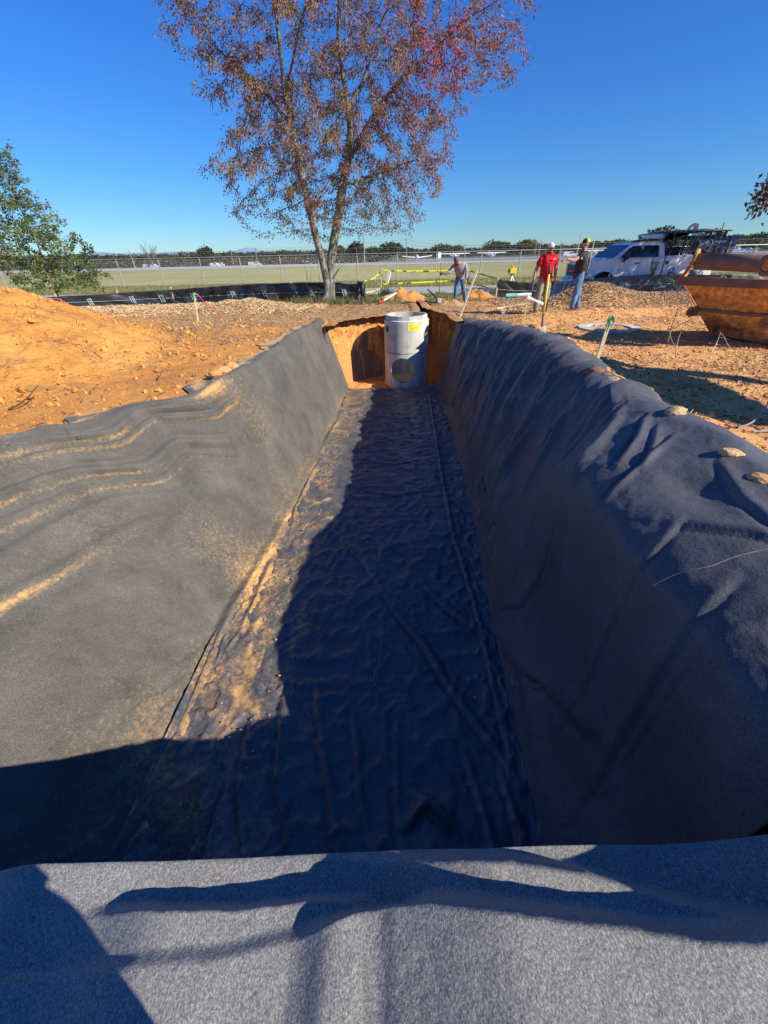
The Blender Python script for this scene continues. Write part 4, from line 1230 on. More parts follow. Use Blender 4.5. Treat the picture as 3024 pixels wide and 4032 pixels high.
for i, (u, vt, wp, y, g, lb) in enumerate([
    (803, 972, 62, 330, G1, 'dark round tree beyond the runway, left of the yellowish one'),
    (908, 992, 46, 300, G2, 'yellow green tree beyond the runway among white vehicles'),
    (1042, 992, 62, 330, G3, 'low bushy tree beyond the runway, next left of the lone dark hill'),
    (1112, 985, 70, 330, G2, 'thin olive tree beyond the fence, nearer of the two left of the forked trunk'),
    (1160, 988, 50, 340, G3, 'small olive tree just left of the forked trunk, far off'),
    (1335, 970, 62, 320, G2, 'olive tree seen just right of the forked trunk, far off'),
    (1402, 953, 62, 320, G1, 'taller green tree above the fence, second right of the forked trunk'),
    (1470, 972, 55, 320, G3, 'flat green tree beside the tall lamp pole above the fence'),
    (1540, 953, 105, 320, G1, 'wide dark tree behind the red and white low-wing plane'),
    (1608, 976, 46, 325, G3, 'small round tree right of the pole behind the low-wing plane'),
    (1742, 962, 90, 325, G1, 'broad dark tree behind the white board and the first high-wing plane'),
    (1800, 966, 55, 330, G2, 'olive tree above the bending man'),
    (1850, 978, 26, 330, G3, 'tiny tree between two larger groups above the bending man'),
    (1962, 948, 112, 315, G1, 'dark tree behind the second high-wing plane'),
    (2082, 943, 95, 300, G2, 'big olive tree left of the man in red'),
    (2345, 950, 60, 260, G1, 'dark tree right of the man in the black cap'),
    (2432, 944, 70, 260, G3, 'green tree over the bonnet of the white truck'),
    (2622, 893, 130, 210, G1, 'large dark tree standing behind the roof rack of the truck'),
    (2815, 903, 70, 210, G3, 'green tree behind the blue box at the rear of the truck'),
    (2895, 925, 80, 230, G1, 'green tree at the right, left one of those over the skip'),
    (2995, 918, 90, 230, G3, 'green tree at the right edge over the skip')]):
    far_tree(u, vt, wp, y, lb, g, 50 + i)
# the wood behind, one mass
prof = np.array([(-400, 1015), (0, 1016), (350, 1012), (560, 1012), (750, 1006), (900, 1003), (1050, 1001), (1200, 998), (1330, 990), (1450, 985), (1600, 985), (1650, 992), (1750, 985), (1870, 990), (1960, 975), (2080, 970), (2200, 978), (2350, 962), (2500, 955), (2650, 940), (2800, 945), (2900, 935), (3024, 932), (3500, 925)])
n = 42000
U = RNG.uniform(-500, 3600, n); Yd = RNG.uniform(330, 420, n)
vt = np.interp(U, prof[:, 0], prof[:, 1]) + 7 * fbm(U / 22, Yd * 0 + .3, 3, 951)
P = np.zeros((n, 3))
rdx = RT.x * (U - 1512) + UP.x * (2016 - vt) + FWD.x * FPX; rdy = RT.y * (U - 1512) + UP.y * (2016 - vt) + FWD.y * FPX; rdz = RT.z * (U - 1512) + UP.z * (2016 - vt) + FWD.z * FPX
zt_ = CAM_H + rdz / rdy * Yd
f = RNG.random(n) ** .6
P[:, 0] = rdx / rdy * Yd; P[:, 1] = Yd; zb_w = np.where(U < 1500, -8.0, -2.1); P[:, 2] = zb_w + (np.maximum(zt_, 0) - zb_w) * f
C = np.array([.055, .066, .035]) * RNG.uniform(.5, 1.5, (n, 1)) * np.array([1, 1, 1]) + np.clip(fbm(P[:, 0] / 25, P[:, 2] * 0, 3, 953), 0, 1)[:, None] * np.array([.10, .04, .02])
fw = leaves(P, RNG.normal(0, 1, (n, 3)), np.full(n, 2.6), np.full(n, 2.2), C, 'far_wood', M_leaf, None)
tag(fw, 'continuous belt of far trees behind the airfield', kind='stuff')
# bare tree
b = Batch(); p0 = at(600, 1040, 290)
for k in range(26):
    a = RNG.uniform(-1.0, 1.0); q = np.array([p0.x + math.sin(a) * 6.5, 290 + RNG.normal(0, 2), gz(290) + 4 + math.cos(a) * RNG.uniform(5, 9)])
    b.tube(wander((p0.x + a, 290, gz(290) + 2.5), q, 6, 1.2), np.linspace(.16, .05, 6), 4, (.22, .18, .15), cap=False)
bt = empty('bare_tree', (0, 0, 0), label='leafless grey tree beyond the runway right of the tan hangar', cat='tree')
o = b.build('branches', M_bark, bt, fix=False); o['kind'] = 'stuff'
b = Batch(); b.tube([(p0.x, 290, gz(290) - .2), (p0.x, 290, gz(290) + 4)], [.3, .2], 6, (.2, .17, .14)); b.build('trunk', M_bark, bt)

def building(name, u0, u1, vt, y, depth, wall, roof, label, slope=.12, doors=0, over=.3):
    a, c = at(u0, vt, y), at(u1, vt, y); z0 = float(base_h(a.x, y)); h = a.z - z0
    t = empty(name, (a.x, y, z0), label=label, cat='building'); L = c.x - a.x
    b = Batch(); b.box((0, 0, -.3), (L, depth, h * (1 - slope))); b.build('wall', flat(wall, .8), t)
    b = Batch(); b.prism([(-over, h * (1 - slope) + .02), (depth + over, h * (1 - slope) + .02), (depth + over, h * (1 - slope) + .25), (depth * .5, h), (-over, h * (1 - slope) + .25)], -over, L + over, 'x'); b.build('roof', flat(roof, .7), t)
    for k in range(doors):
        b = Batch(); x0 = L * (k + .2) / doors; b.box((x0, -.08, 0), (x0 + L / doors * .6, -.003, h * .62)); b.build('door', flat(tuple(x * .8 for x in wall), .7), t)
    return t
building('hangar', 508, 562, 1038, 420, 30, (.62, .50, .30), (.45, .43, .38), 'tan metal hangar with a pale low roof beyond the runway', doors=3)
building('hangar', 430, 506, 1039, 430, 30, (.10, .11, .12), (.16, .16, .17), 'dark grey hangar adjoining the left end of the tan one', doors=2)
building('shed', 694, 762, 1034, 400, 20, (.38, .34, .30), (.40, .36, .33), 'brownish shed beyond the runway right of the bare tree')
building('terminal', 756, 942, 1037, 380, 24, (.10, .13, .15), (.20, .24, .28), 'long low dark building with a grey roof beyond the runway', slope=.4)
building('terminal', 1010, 1335, 1030, 350, 26, (.30, .34, .38), (.85, .86, .86), 'long low building with a white roof behind the forked trunk', slope=.45)
building('terminal', 938, 1004, 1031, 360, 20, (.5, .5, .48), (.80, .80, .78), 'small white roofed building left of the long white roofed one', slope=.3)
building('shed', 1548, 1565, 1006, 255, 6, (.06, .16, .13), (.05, .14, .11), 'little dark green shed beyond the runway left of the low-wing plane')
building('terminal', 2280, 2335, 1003, 285, 20, (.6, .6, .6), (.7, .72, .74), 'pale building glimpsed between the man in the black cap and the truck', slope=.2)
building('terminal', 2830, 2985, 982, 262, 22, (.40, .46, .56), (.55, .60, .68), 'long blue grey hangar over the top pipe of the skip', slope=.3)
# white board by the runway
a = at(1731, 1004, 150); b = Batch(); hB = at(1731, 991, 150).z - at(1731, 1017, 150).z; wB = at(1737, 1004, 150).x - at(1725, 1004, 150).x
sg = empty('sign_board', (a.x, 150, gz(150)), label='blank white upright board beside the runway, left of the bending man', cat='sign')
zc = at(1731, 1017, 150).z - gz(150)
b.box((-wB / 2, 0, zc), (wB / 2, .25, zc + hB)); b.build('board', flat((.85, .85, .83)), sg)
for s_ in (-.35, .35):
    b = Batch(); b.box((wB * s_ - .05, .05, -.2), (wB * s_ + .05, .15, zc - .003)); b.build('post', flat((.4, .4, .4)), sg)
# vehicles and clutter on the far apron
def far_van(u, v, y, L, label, c=(.55, .56, .56)):
    p = at(u, v, y)
    t = empty('van', (p.x, y, float(base_h(p.x, y))), label=label, cat='van')
    b = Batch(); b.prism([(0, .35), (0, 2.1), (L * .72, 2.2), (L * .80, 1.45), (L, 1.2), (L, .35)], -1, 1, 'y'); b.build('body', flat(c, .4), t, bevel=.05)
    b = Batch(); b.box((L * .45, -1.01, 1.3), (L * .75, -1.003, 1.9)); b.build('window', flat((.04, .05, .06), .2), t)
    for x in (L * .2, L * .8):
        b = Batch(); b.tube([(x, -1.05, .36), (x, -.8, .36)], .36, 12); b.build('wheel', flat((.03, .03, .03), .8), t)
far_van(566, 1050, 300, 7.5, 'white lorry parked right of the tan hangar')
far_van(585, 1052, 294, 6.0, 'white van in front of the white lorry')
far_van(828, 1040, 310, 5.5, 'white van by the dark long building, left of the yellow green tree')
far_van(850, 1039, 312, 5.5, 'white van directly under the yellow green tree')
far_van(978, 1032, 300, 8, 'white box lorry left of the long white roof')
far_van(2215, 1005, 225, 6.0, 'white vehicle seen beyond the fence between the two standing men')
def plane(u, v, y, span, high, label, accent=None, yaw=0):
    p = at(u, v, y); t = empty('light_aircraft', (p.x, y, gz(y) + .06), yaw, label, 'light aircraft', 'light aircraft parked beyond the runway')
    W = flat((.9, .9, .89), .5)
    def fus(n0=12):
        b = Batch(); prof_ = [(-1.9, .25, 1.25), (-1.6, .5, 1.25), (-.8, .62, 1.3), (.4, .68, 1.45), (1.4, .6, 1.5), (3.0, .35, 1.55), (5.2, .12, 1.6)]
        th = np.linspace(0, 2 * np.pi, n0, endpoint=False)
        V = np.array([[(r * math.cos(a), y_, zc_ + r * 1.05 * math.sin(a)) for a in th] for y_, r, zc_ in prof_]).reshape(-1, 3)
        b.add(V, grid_faces(len(prof_), n0)[:, ::1]); F = []
        i, j = np.meshgrid(np.arange(len(prof_) - 1), [n0 - 1], indexing='ij')
        b.f4.append(np.stack([i * n0 + j, i * n0, (i + 1) * n0, (i + 1) * n0 + j], -1).reshape(-1, 4))
        return b.build('fuselage', W, t, smooth=True)
    fus()
    zw = 2.12 if high else .95; dih = .02 if high else .11
    b = Batch()
    for s_ in (-1, 1):
        V = [(0, -.3, zw), (0, 1.3, zw), (0, 1.3, zw + .38), (0, -.3, zw + .42), (s_ * span / 2, -.15, zw + dih * span / 2), (s_ * span / 2, .95, zw + dih * span / 2), (s_ * span / 2, .95, zw + .26 + dih * span / 2), (s_ * span / 2, -.15, zw + .30 + dih * span / 2)]
        b.add(V, [(0, 1, 2, 3), (4, 7, 6, 5), (0, 4, 5, 1), (1, 5, 6, 2), (2, 6, 7, 3), (3, 7, 4, 0)])
    b.build('wing', W, t)
    if high:
        for s_ in (-1, 1):
            b = Batch(); b.tube([(s_ * .5, 0, .95), (s_ * 2.5, .2, zw + .03)], .13, 5); b.build('strut', W, t)
    b = Batch(); b.prism([(4.3, 1.6), (5.3, 1.6), (5.6, 2.9), (5.0, 2.9)], -.06, .06, 'x'); b.build('tail_fin', flat(accent, .4) if accent else W, t)
    b = Batch(); b.box((-1.7, 4.6, 1.62), (1.7, 5.4, 1.70)); b.build('tailplane', W, t)
    b = Batch(); b.box((-.05, -2.02, .35), (.05, -1.96, 2.15)); b.build('propeller', flat((.08, .08, .08), .4), t)
    b = Batch(); b.prism([(-.5, 1.75), (.5, 1.75), (.42, 2.05), (-.42, 2.05)], -.30, .6, 'y'); b.build('windscreen', flat((.03, .05, .07), .15), t)
    for x, yy in ((0, -1.4), (-1.1, .6), (1.1, .6)):
        b = Batch(); b.tube([(x - .08, yy, .2), (x + .08, yy, .2)], .2, 10); wv = b.build('wheel', flat((.05, .05, .05), .8), t)
        b = Batch(); b.tube([(x, yy, .2), (x * .4, yy, .85)], .05, 5); b.build('leg', W, t)
    if accent:
        b = Batch(); b.prism([(-.45, 1.9), (.45, 1.9), (.25, 2.6), (-.25, 2.6)], .5, 1.9, 'y'); b.build('canopy_cover', flat(accent, .6), t, bevel=.05)
plane(1642, 1024, 214, 13.4, False, 'white low-wing plane with a red cover on its canopy', (.5, .06, .04))
plane(1791, 1019, 218, 13.4, True, 'white high-wing plane parked right behind the cap of the bending man')
plane(1934, 1014, 222, 13.4, True, 'white high-wing plane right of the bending man, its wing crossing a fence post')
plane(2337, 1002, 226, 12, True, 'white high-wing plane partly hidden by the bonnet of the truck')
plane(2862, 990, 226, 11, True, 'white high-wing plane over the skip, left of the low-wing one')
plane(2945, 987, 228, 11, False, 'white low-wing plane over the skip near the right edge')
# poles and wires
def pole(u, vt, y, label, arms=1, lean=0, r=.16, c=(.28, .25, .22)):
    p = at(u, vt, y); z0 = gz(y) ; h = p.z - z0
    t = empty('utility_pole', (p.x, y, z0), label=label, cat='utility pole', group='poles along the airfield')
    b = Batch(); b.tube([(0, 0, -.3), (lean, 0, h)], [r * 1.1, r * .8], 8, c); b.build('pole', M_wood, t)
    for k in range(arms):
        b = Batch(); b.box((-1.2 + lean, -.08, h - .7 - k * 1.1), (1.2 + lean, .08, h - .52 - k * 1.1), c); b.build('crossarm', M_wood, t)
    return (p.x + lean, y, z0 + h - .5)
tops = []
for a_ in [(512, 985, 150, 'leaning pole above the tan hangar', 0, -.4), (908, 982, 250, 'pole rising out of the yellow green tree', 0), (1004, 973, 250, 'pole with crossarms beside the lone dark hill', 2),
           (1431, 925, 120, 'tall thin lamp pole between the forked trunk and the caution tape', 0), (1601, 936, 180, 'thick pole above the low-wing plane', 0), (1833, 960, 190, 'pole above the back of the bending man', 0),
           (2114, 946, 190, 'pole with crossarms, left one of the pair beside the man in red', 1), (2131, 945, 180, 'pole close right of its twin beside the man in red', 1), (2212, 951, 170, 'pole with a crossarm between the two standing men', 1),
           (2283, 915, 60, 'tall leaning pole just left of the black and yellow cap', 0, .3), (2343, 935, 60, 'thin pole between the black and yellow cap and the truck', 0)]:
    tops.append(pole(*a_[:4], arms=a_[4], lean=a_[5] if len(a_) > 5 else 0, r=.16 if a_[2] > 100 else .07, c=(.28, .25, .22) if a_[2] > 100 else (.5, .5, .48)))
for i, (a_, c_) in enumerate([(2, 4), (4, 5), (5, 6)]):
    P0, P1 = np.array(tops[a_]), np.array(tops[c_])
    for dz in (0, -1.1):
        t = np.linspace(0, 1, 14)[:, None]; P = P0 * (1 - t) + P1 * t; P[:, 2:3] += dz - 3 * t * (1 - t)
        b = Batch(); b.tube(P, .03, 4, (.1, .1, .1), cap=False)
        tag(b.build('overhead_wire', M_attr, None, fix=False), ('upper' if dz == 0 else 'lower') + ' thin overhead wire strung ' + ['left of the lamp pole', 'from the low-wing plane towards the bending man', 'above and left of the bending man'][i] , 'wire', 'overhead wires')

# ------------------------------------------------------------------ chain link fence
FY_ = 35.8
galv = simple('galvanised_steel', (.50, .50, .47), (.36, .36, .34), .5, 6, .5, bmp=0)
fence = empty('chain_link_fence', (0, FY_, gz(FY_)), label='long chain link fence with barbed wire arms between the grass verge and the runway field', cat='fence')
FH = 1.80
us = [-300, -140, 30, 170, 330, 490, 650, 807, 960, 1114, 1262, 1410, 1565, 1715, 1888, 2038, 2190, 2345, 2490, 2640, 2790, 2938, 3090, 3240]
xs_f = [at(u, 1105 - (u - 1512) * .0227, FY_).x for u in us]
pm = None
for x in xs_f:
    if pm is None:
        b = Batch(); b.tube([(0, 0, -.1), (0, 0, FH)], .035, 8); pm = b.build('post', galv, fence)
        b = Batch(); b.tube([(0, 0, FH), (0, -.30, FH + .36)], .022, 6); am = b.build('barb_arm', galv, fence); 
        po_, ao_ = pm, am
    else:
        po_, ao_ = pm.copy(), am.copy(); COL.objects.link(po_); COL.objects.link(ao_); po_.parent = fence; ao_.parent = fence
    po_.location = (x, 0, 0); ao_.location = (x, 0, 0)
x0, x1 = xs_f[0], xs_f[-1]
b = Batch(); b.tube([(x0, -.04, FH), (x1, -.04, FH)], .024, 8); b.build('top_rail', galv, fence)
for k in range(3):
    b = Batch(); b.tube([(x0, -.10 * (k + 1), FH + .12 * (k + 1)), (x1, -.10 * (k + 1), FH + .12 * (k + 1))], .006, 4); b.build('barbed_wire', galv, fence)
sp = .085; nW = int((x1 - x0) / sp); b_v = []; b_f = []
for s_ in (-1, 1):
    i = np.arange(nW); xa_ = x0 + i * sp
    tlen = (FH - .03) * .9
    xb_ = xa_ + s_ * tlen
    t0 = np.clip((x0 - xa_) / (xb_ - xa_), 0, 1) if s_ < 0 else np.zeros(nW)
    e = np.where((xb_ < x0), (x0 - xa_) / (xb_ - xa_), 1.0); e = np.where(xb_ > x1, (x1 - xa_) / (xb_ - xa_), e)
    r = .0024
    A = np.stack([xa_, 0 * xa_, 0 * xa_ + .03], -1); Bq = np.stack([xa_ + (xb_ - xa_) * e, 0 * xa_, .03 + (FH - .03) * e], -1)
    offs = np.array([(r, 0, 0), (-r * .5, r, 0), (-r * .5, -r, 0)])
    V = np.concatenate([A[:, None] + offs, Bq[:, None] + offs], 1)
    base_ = sum(len(q) for q in b_v); b_v.append(V.reshape(-1, 3))
    k6 = (np.arange(nW) * 6)[:, None] + base_
    b_f += [k6 + np.array([[0, 1, 4, 3]]), k6 + np.array([[1, 2, 5, 4]]), k6 + np.array([[2, 0, 3, 5]])]
wm = mesh_np('wire_mesh', np.vstack(b_v), np.vstack(b_f), galv, fence, smooth=False); wm['kind'] = 'stuff'

# ------------------------------------------------------------------ silt fences
M_silt = simple('black_woven_plastic', (.020, .021, .023), (.035, .036, .038), .42, 5, spec=.6, bmp=.3, bdist=.01)
m_, nt_, bs_ = nmat('grey_woven_plastic')
nn = tex_noise(nt_, 9, 6, .7); rr2 = ramp(nt_, nn.outputs['Fac'], [(.3, (.05, .055, .055)), (.7, (.085, .09, .09))]); nt_.links.new(rr2.outputs[0], bs_.inputs['Base Color']); bs_.inputs['Roughness'].default_value = .5
M_silt2 = m_
M_cord = flat((.55, .68, .62), .6)
def silt(pts, mat, label, seed, amp=.06, stakes=(), stitches=(), nx=260, cord=True, yb=None):
    """pts: (u, v_top, y, z_bottom)"""
    q = []
    for u, v, y, zb_ in pts:
        p = at(u, v, y); q.append((p.x, y, p.z, zb_))
    q = np.array(q)
    qs, s_ = resample(q, np.linalg.norm(np.diff(q[:, :2], axis=0), axis=1).sum() / nx)
    nz = 16
    t = empty('silt_fence', (q[0, 0], q[0, 1], 0), label=label, cat='silt fence')
    K = np.linspace(0, 1, nz)
    S_, KK = np.meshgrid(s_, K, indexing='ij')
    Xg = np.interp(S_, s_, qs[:, 0]); Yg = np.interp(S_, s_, qs[:, 1]); Tz = np.interp(S_, s_, qs[:, 2]); Bz = np.interp(S_, s_, qs[:, 3])
    Zg = Bz + (Tz - Bz) * KK + .012 * fbm(S_ * 2.5, KK * 0, 2, seed + 3) * KK
    Yg = Yg + amp * fbm(S_ * .9 + KK * .8, KK * 1.3, 3, seed) + amp * .5 * (ridged(S_ * 1.6 + KK * 1.5, KK * .8, 2, seed + 7) - .5) + .10 * np.sin(KK * 2.8) * amp * 6 * .25
    V = np.stack([Xg - q[0, 0], Yg - q[0, 1], Zg], -1)
    o = mesh_np('fabric', V.reshape(-1, 3), grid_faces(*Xg.shape), mat, t)
    sm = o.modifiers.new('thickness', 'SOLIDIFY'); sm.thickness = .004
    if cord:
        b = Batch(); j = 7; P = V[:, j].copy(); P[:, 1] -= .02; b.tube(P[::3], .0055, 4); b.build('cord', M_cord, t, fix=False)
    tot = s_[-1]
    for f_ in stakes:
        i = int(f_ * (len(s_) - 1)); b = Batch(); x, y, z = V[i, -1]; b.box((x - .022, y + .03, -.1), (x + .022, y + .075, z + .09), (.62, .50, .32)); b.build('stake', M_wood, t)
    for f_ in stitches:
        i = int(f_ * (len(s_) - 1)); x, y, z = V[i, 7]; b = Batch()
        for dx in (-.05, .03, .09):
            b.tube([(x + dx, y - .03, z + .13), (x + dx + .07, y - .035, z - .13)], .009, 4)
        so_ = b.build('stitching', M_cord, t, fix=False)
    return t, V, q
silt([(-60, 1190, 17.5, .1), (101, 1177, 17.6, .1), (255, 1166, 17.8, .05), (328, 1163, 17.9, .05), (480, 1153, 18.3, .02), (565, 1147, 18.5, .02), (700, 1139, 18.8, 0), (860, 1127, 19.0, 0), (1013, 1117, 19.2, 0), (1086, 1117, 19.2, 0), (1160, 1113, 19.2, 0), (1250, 1112, 19.2, 0), (1330, 1113, 19.1, 0), (1375, 1119, 18.9, 0), (1412, 1116, 18.7, 0)],
     M_silt, 'glossy black silt fence running behind the mound and the two-stemmed tree', 1001, .09, stakes=(.18, .33, .47, .66, .80, .93), stitches=(.255, .36, .44, .52, .63, .72, .85, .95))
silt([(1962, 1100, 18.5, 0), (2045, 1110, 18.4, 0), (2110, 1114, 18.3, 0), (2182, 1106, 18.2, 0), (2250, 1101, 18.2, .1)],
     M_silt, 'short sagging black silt fence panel behind the man in red', 1051, .08, stakes=(.004,), stitches=(), nx=90)
silt([(2262, 1101, 18.3, 0), (2312, 1097, 18.3, 0), (2400, 1090, 18.35, 0), (2500, 1084, 18.4, .1), (2550, 1080, 18.4, .1), (2678, 1080, 18.4, .1), (2800, 1082, 18.4, .1), (2950, 1082, 18.4, .1), (3150, 1080, 18.4, .1)],
     M_silt2, 'grey black silt fence in front of the white truck', 1081, .06, stakes=(.16, .34, .57), stitches=(.215, .455, .7), nx=200)
# bundles of loose fence cloth
def bundle(top, bot, y_top, y_bot, label, seed, nu=90, nv=40):
    a0, a1 = at(top[0], top[2], y_top), at(top[1], top[3], y_top)
    b0, b1 = at(bot[0], bot[2], y_bot), at(bot[1], bot[3], y_bot)
    U_, V_ = np.meshgrid(np.linspace(0, 1, nu), np.linspace(0, 1, nv), indexing='ij')
    A0, A1, B0, B1 = (np.array(p) for p in (a0, a1, b0, b1))
    P = (A0 * (1 - U_[..., None]) + A1 * U_[..., None]) * (1 - V_[..., None]) + (B0 * (1 - U_[..., None]) + B1 * U_[..., None]) * V_[..., None]
    P[..., 1] -= .30 * np.sin(U_ * np.pi) * (1 - .3 * V_)
    f_ = ridged(U_ * 3.2 + .8 * V_, V_ * .8, 3, seed) - .5
    P[..., 1] -= .22 * f_; P[..., 2] += .07 * f_; P[..., 0] += .05 * fbm(U_ * 6, V_ * 3, 3, seed + 5)
    P[..., 2] = np.maximum(P[..., 2], .02 + .02 * U_)
    o = mesh_np('cloth_bundle', P.reshape(-1, 3), grid_faces(nu, nv), M_silt); sm = o.modifiers.new('t', 'SOLIDIFY'); sm.thickness = .006
    return tag(o, label, 'cloth')
bundle((2188, 2262, 1112, 1100), (2140, 2225, 1217, 1222), 17.7, 15.1, 'crumpled loose black fence cloth trailing to the ground between the two standing men', 1101)
bundle((1408, 1436, 1106, 1108), (1400, 1442, 1180, 1182), 18.5, 18.3, 'black fence cloth bunched up on its last stake, left of the caution tape', 1111, 50, 30)

# ------------------------------------------------------------------ stakes, tape, tools
def stake(u0, v0, u1, v1, w_, label, c=(.62, .46, .26), topc=None, z=0.0, cat='stake', flare=None):
    p = on(u0, v0, z + float(ground_h(*on(u0, v0, z).xy))); q = at(u1, v1, p.y)
    t = empty('survey_stake', p, label=label, cat=cat); d = q - p
    b = Batch(); n_ = 6
    th = [(-1, -1), (1, -1), (1, 1), (-1, 1)]
    ks = [-.12, .80, .81, 1.0]
    V = []; C_ = []
    for k in ks:
        for sx_, sy_ in th:
            V.append((d.x * k + sx_ * w_ / 2, d.y * k + sy_ * w_ * .3, d.z * k)); C_.append(topc if (topc and k > .805) else c)
    b.add(V, [(i * 4 + j, i * 4 + (j + 1) % 4, (i + 1) * 4 + (j + 1) % 4, (i + 1) * 4 + j) for i in range(3) for j in range(4)] + [(12, 13, 14, 15)], np.array(C_))
    b.build('shaft', M_wood, t)
    return t, p, d
def ribbon(P, w_, mat, name, parent=None, off=(0, 0, 0), twist=0.0):
    P = np.array([tuple(p) for p in P], float); n_ = len(P)
    P2 = catmull(P, n_ * 8); m_ = len(P2)
    a = twist * np.linspace(0, 1, m_)[:, None] + .25 * np.sin(np.linspace(0, 9, m_))[:, None]
    wv = np.hstack([0 * a, np.sin(a), np.cos(a)]) * w_ / 2
    V = np.stack([P2 - wv, P2 + wv], 1).reshape(-1, 3) - np.array(off)
    o = mesh_np(name, V, grid_faces(m_, 2), mat, parent); sm = o.modifiers.new('t', 'SOLIDIFY'); sm.thickness = .002
    return o
M_pink = simple('pink_ribbon', (.85, .12, .25), rough=.5, bmp=0); M_wht = simple('white_ribbon', (.8, .8, .78), rough=.5, bmp=0)
t, p, d = stake(781, 1268, 763, 1152, .035, 'thin stake with a green painted top and pink ribbon, in the brown litter', (.72, .66, .35), (.12, .65, .15))
ribbon([p + d * .97, p + d * .90 + Vector((.12, 0, 0)), p + d * .62 + Vector((.34, -.05, 0)), p + d * .5 + Vector((.5, -.05, 0))], .05, M_pink, 'ribbon', t, p)
b = Batch(); b.box((-.04, -.06, 0), (.09, .04, .03), (.2, .5, .15)); b.build('paint_blob', M_attr, t)
t, p, d = stake(262, 1205, 256, 1170, .11, 'stake tied with orange pink ribbon behind the mound crest', (.80, .60, .38))
ribbon([p + d * 1.0, p + d * .8 + Vector((.1, -.05, 0)), p + d * .3 + Vector((.12, -.08, 0))], .09, simple('orange_ribbon', (.9, .22, .12), rough=.5, bmp=0), 'ribbon', t, p)
t, p, d = stake(2060, 1290, 2078, 1160, .03, 'thin wooden stake with a white ribbon, in front of the man in red', (.60, .44, .24))
q1, q2 = at(2140, 1196, p.y + .6), at(2083, 1200, p.y)
ribbon([p + d * .96, at(2100, 1180, p.y + .2), q1], .05, M_wht, 'ribbon', t, p); ribbon([p + d * .95, p + d * .8 + Vector((.05, -.03, 0)), q2], .05, M_wht, 'ribbon', t, p)
t, p, d = stake(2338, 1455, 2408, 1242, .05, 'broad pale stake with a frayed green top by the edge of the right fabric', (.58, .50, .33), (.22, .48, .2))
ribbon([p + d * .98, p + d * .93 + Vector((.03, -.04, 0)), p + d * .80 + Vector((.06, -.05, 0))], .07, simple('green_ribbon', (.35, .6, .3), rough=.6, bmp=0), 'ribbon', t, p)
t, p, d = stake(1501, 1163, 1503, 1055, .045, 'wooden stake holding up the yellow caution tape', (.62, .45, .25))
t, p, d = stake(1964, 1172, 1963, 1090, .05, 'dark stake at the free end of the short silt fence panel', (.30, .22, .14))
M_tape, nt, b_ = nmat('caution_tape')
n_ = tex_noise(nt, 5, 3, .6, stretch=(1, .1, 1)); r_ = ramp(nt, n_.outputs['Fac'], [(.50, (.72, .68, .03)), (.58, (.10, .09, .01))])
nt.links.new(r_.outputs[0], b_.inputs['Base Color']); b_.inputs['Roughness'].default_value = .4
ty = 21.0
for nm, pts in [('upper strand of yellow caution tape stretched behind the bending man', [(1503, 1064, ty), (1570, 1067, ty), (1650, 1068, ty), (1718, 1068, ty), (1790, 1066, ty), (1834, 1063, ty - .3), (1899, 1081, ty - 1), (1964, 1098, 18.6)]),
                ('lower strand of yellow caution tape crossing the road edge behind the bending man', [(1503, 1120, ty), (1600, 1115, ty), (1725, 1109, ty), (1780, 1107, ty), (1823, 1110, ty - .3), (1852, 1116, ty - .8), (1957, 1141, 18.8)]),
                ('upper slack end of yellow caution tape left of its stake', [(1501, 1068, ty), (1490, 1080, ty), (1472, 1096, ty - .6), (1436, 1107, 18.5)]),
                ('lower slack end of yellow caution tape left of its stake', [(1500, 1123, ty), (1493, 1137, ty - .4), (1476, 1147, ty - 1.2), (1440, 1153, 18.4)])]:
    o = ribbon([at(*q) for q in pts], .065, M_tape, 'caution_tape', twist=.5); tag(o, nm, 'caution tape', 'yellow caution tape strands')
# boards and sticks
def plank(p, q, w_, th_, c, name, label, cat, c2=None, frac=.4):
    p, q = Vector(p), Vector(q); d = q - p; L = d.length
    M = Matrix.Translation(p) @ d.to_track_quat('X', 'Z').to_matrix().to_4x4()
    if c2:
        t = empty(name, p, label=label, cat=cat)
        M = Matrix.Translation(-p) @ M
        b = Batch(); b.box((0, -w_ / 2, -th_ / 2), (L * frac, w_ / 2, th_ / 2), c2, M); b.build('painted_end', M_wood, t)
        b = Batch(); b.box((L * frac + .002, -w_ / 2, -th_ / 2), (L, w_ / 2, th_ / 2), c, M); b.build('board', M_wood, t)
        return t
    b = Batch(); b.box((0, -w_ / 2, -th_ / 2), (L, w_ / 2, th_ / 2), c, M); o = b.build(name, M_wood, None); return tag(o, label, cat)
plank(at(1524, 1114, 20.6), at(1534, 1068, 20.8), .14, .04, (.78, .77, .74), 'board', 'white board leaning upright behind the caution tape stake', 'board')
plank(on(1493, 1192, .06), at(1560, 1153, 17.9), .08, .05, (.70, .66, .55), 'board', 'pale board with a red painted end on the clods by the pit', 'board', (.55, .07, .05), .25)
plank(on(1476, 1181, .05), at(1545, 1158, 19.0), .05, .04, (.62, .48, .30), 'stick', 'thin lath lying behind the board with a red end', 'stick')
plank(on(1955, 1215, .05), at(2075, 1196, 15.6), .05, .04, (.66, .52, .33), 'stick', 'pale lath on the ground left of the ribboned stake', 'stick')
pl = plank(at(1799, 1282, 13.0), at(1880, 1062, 14.1), .045, .04, (.48, .41, .31), 'pole', 'long pale wooden pole leaning up out of the pit beside the bending man', 'pole')
plank(on(1842, 1160, 0), at(1846, 1138, 18.9), .07, .05, (.70, .45, .15), 'stick', 'short yellowish peg stuck in the soil behind the leaning pole', 'stick')
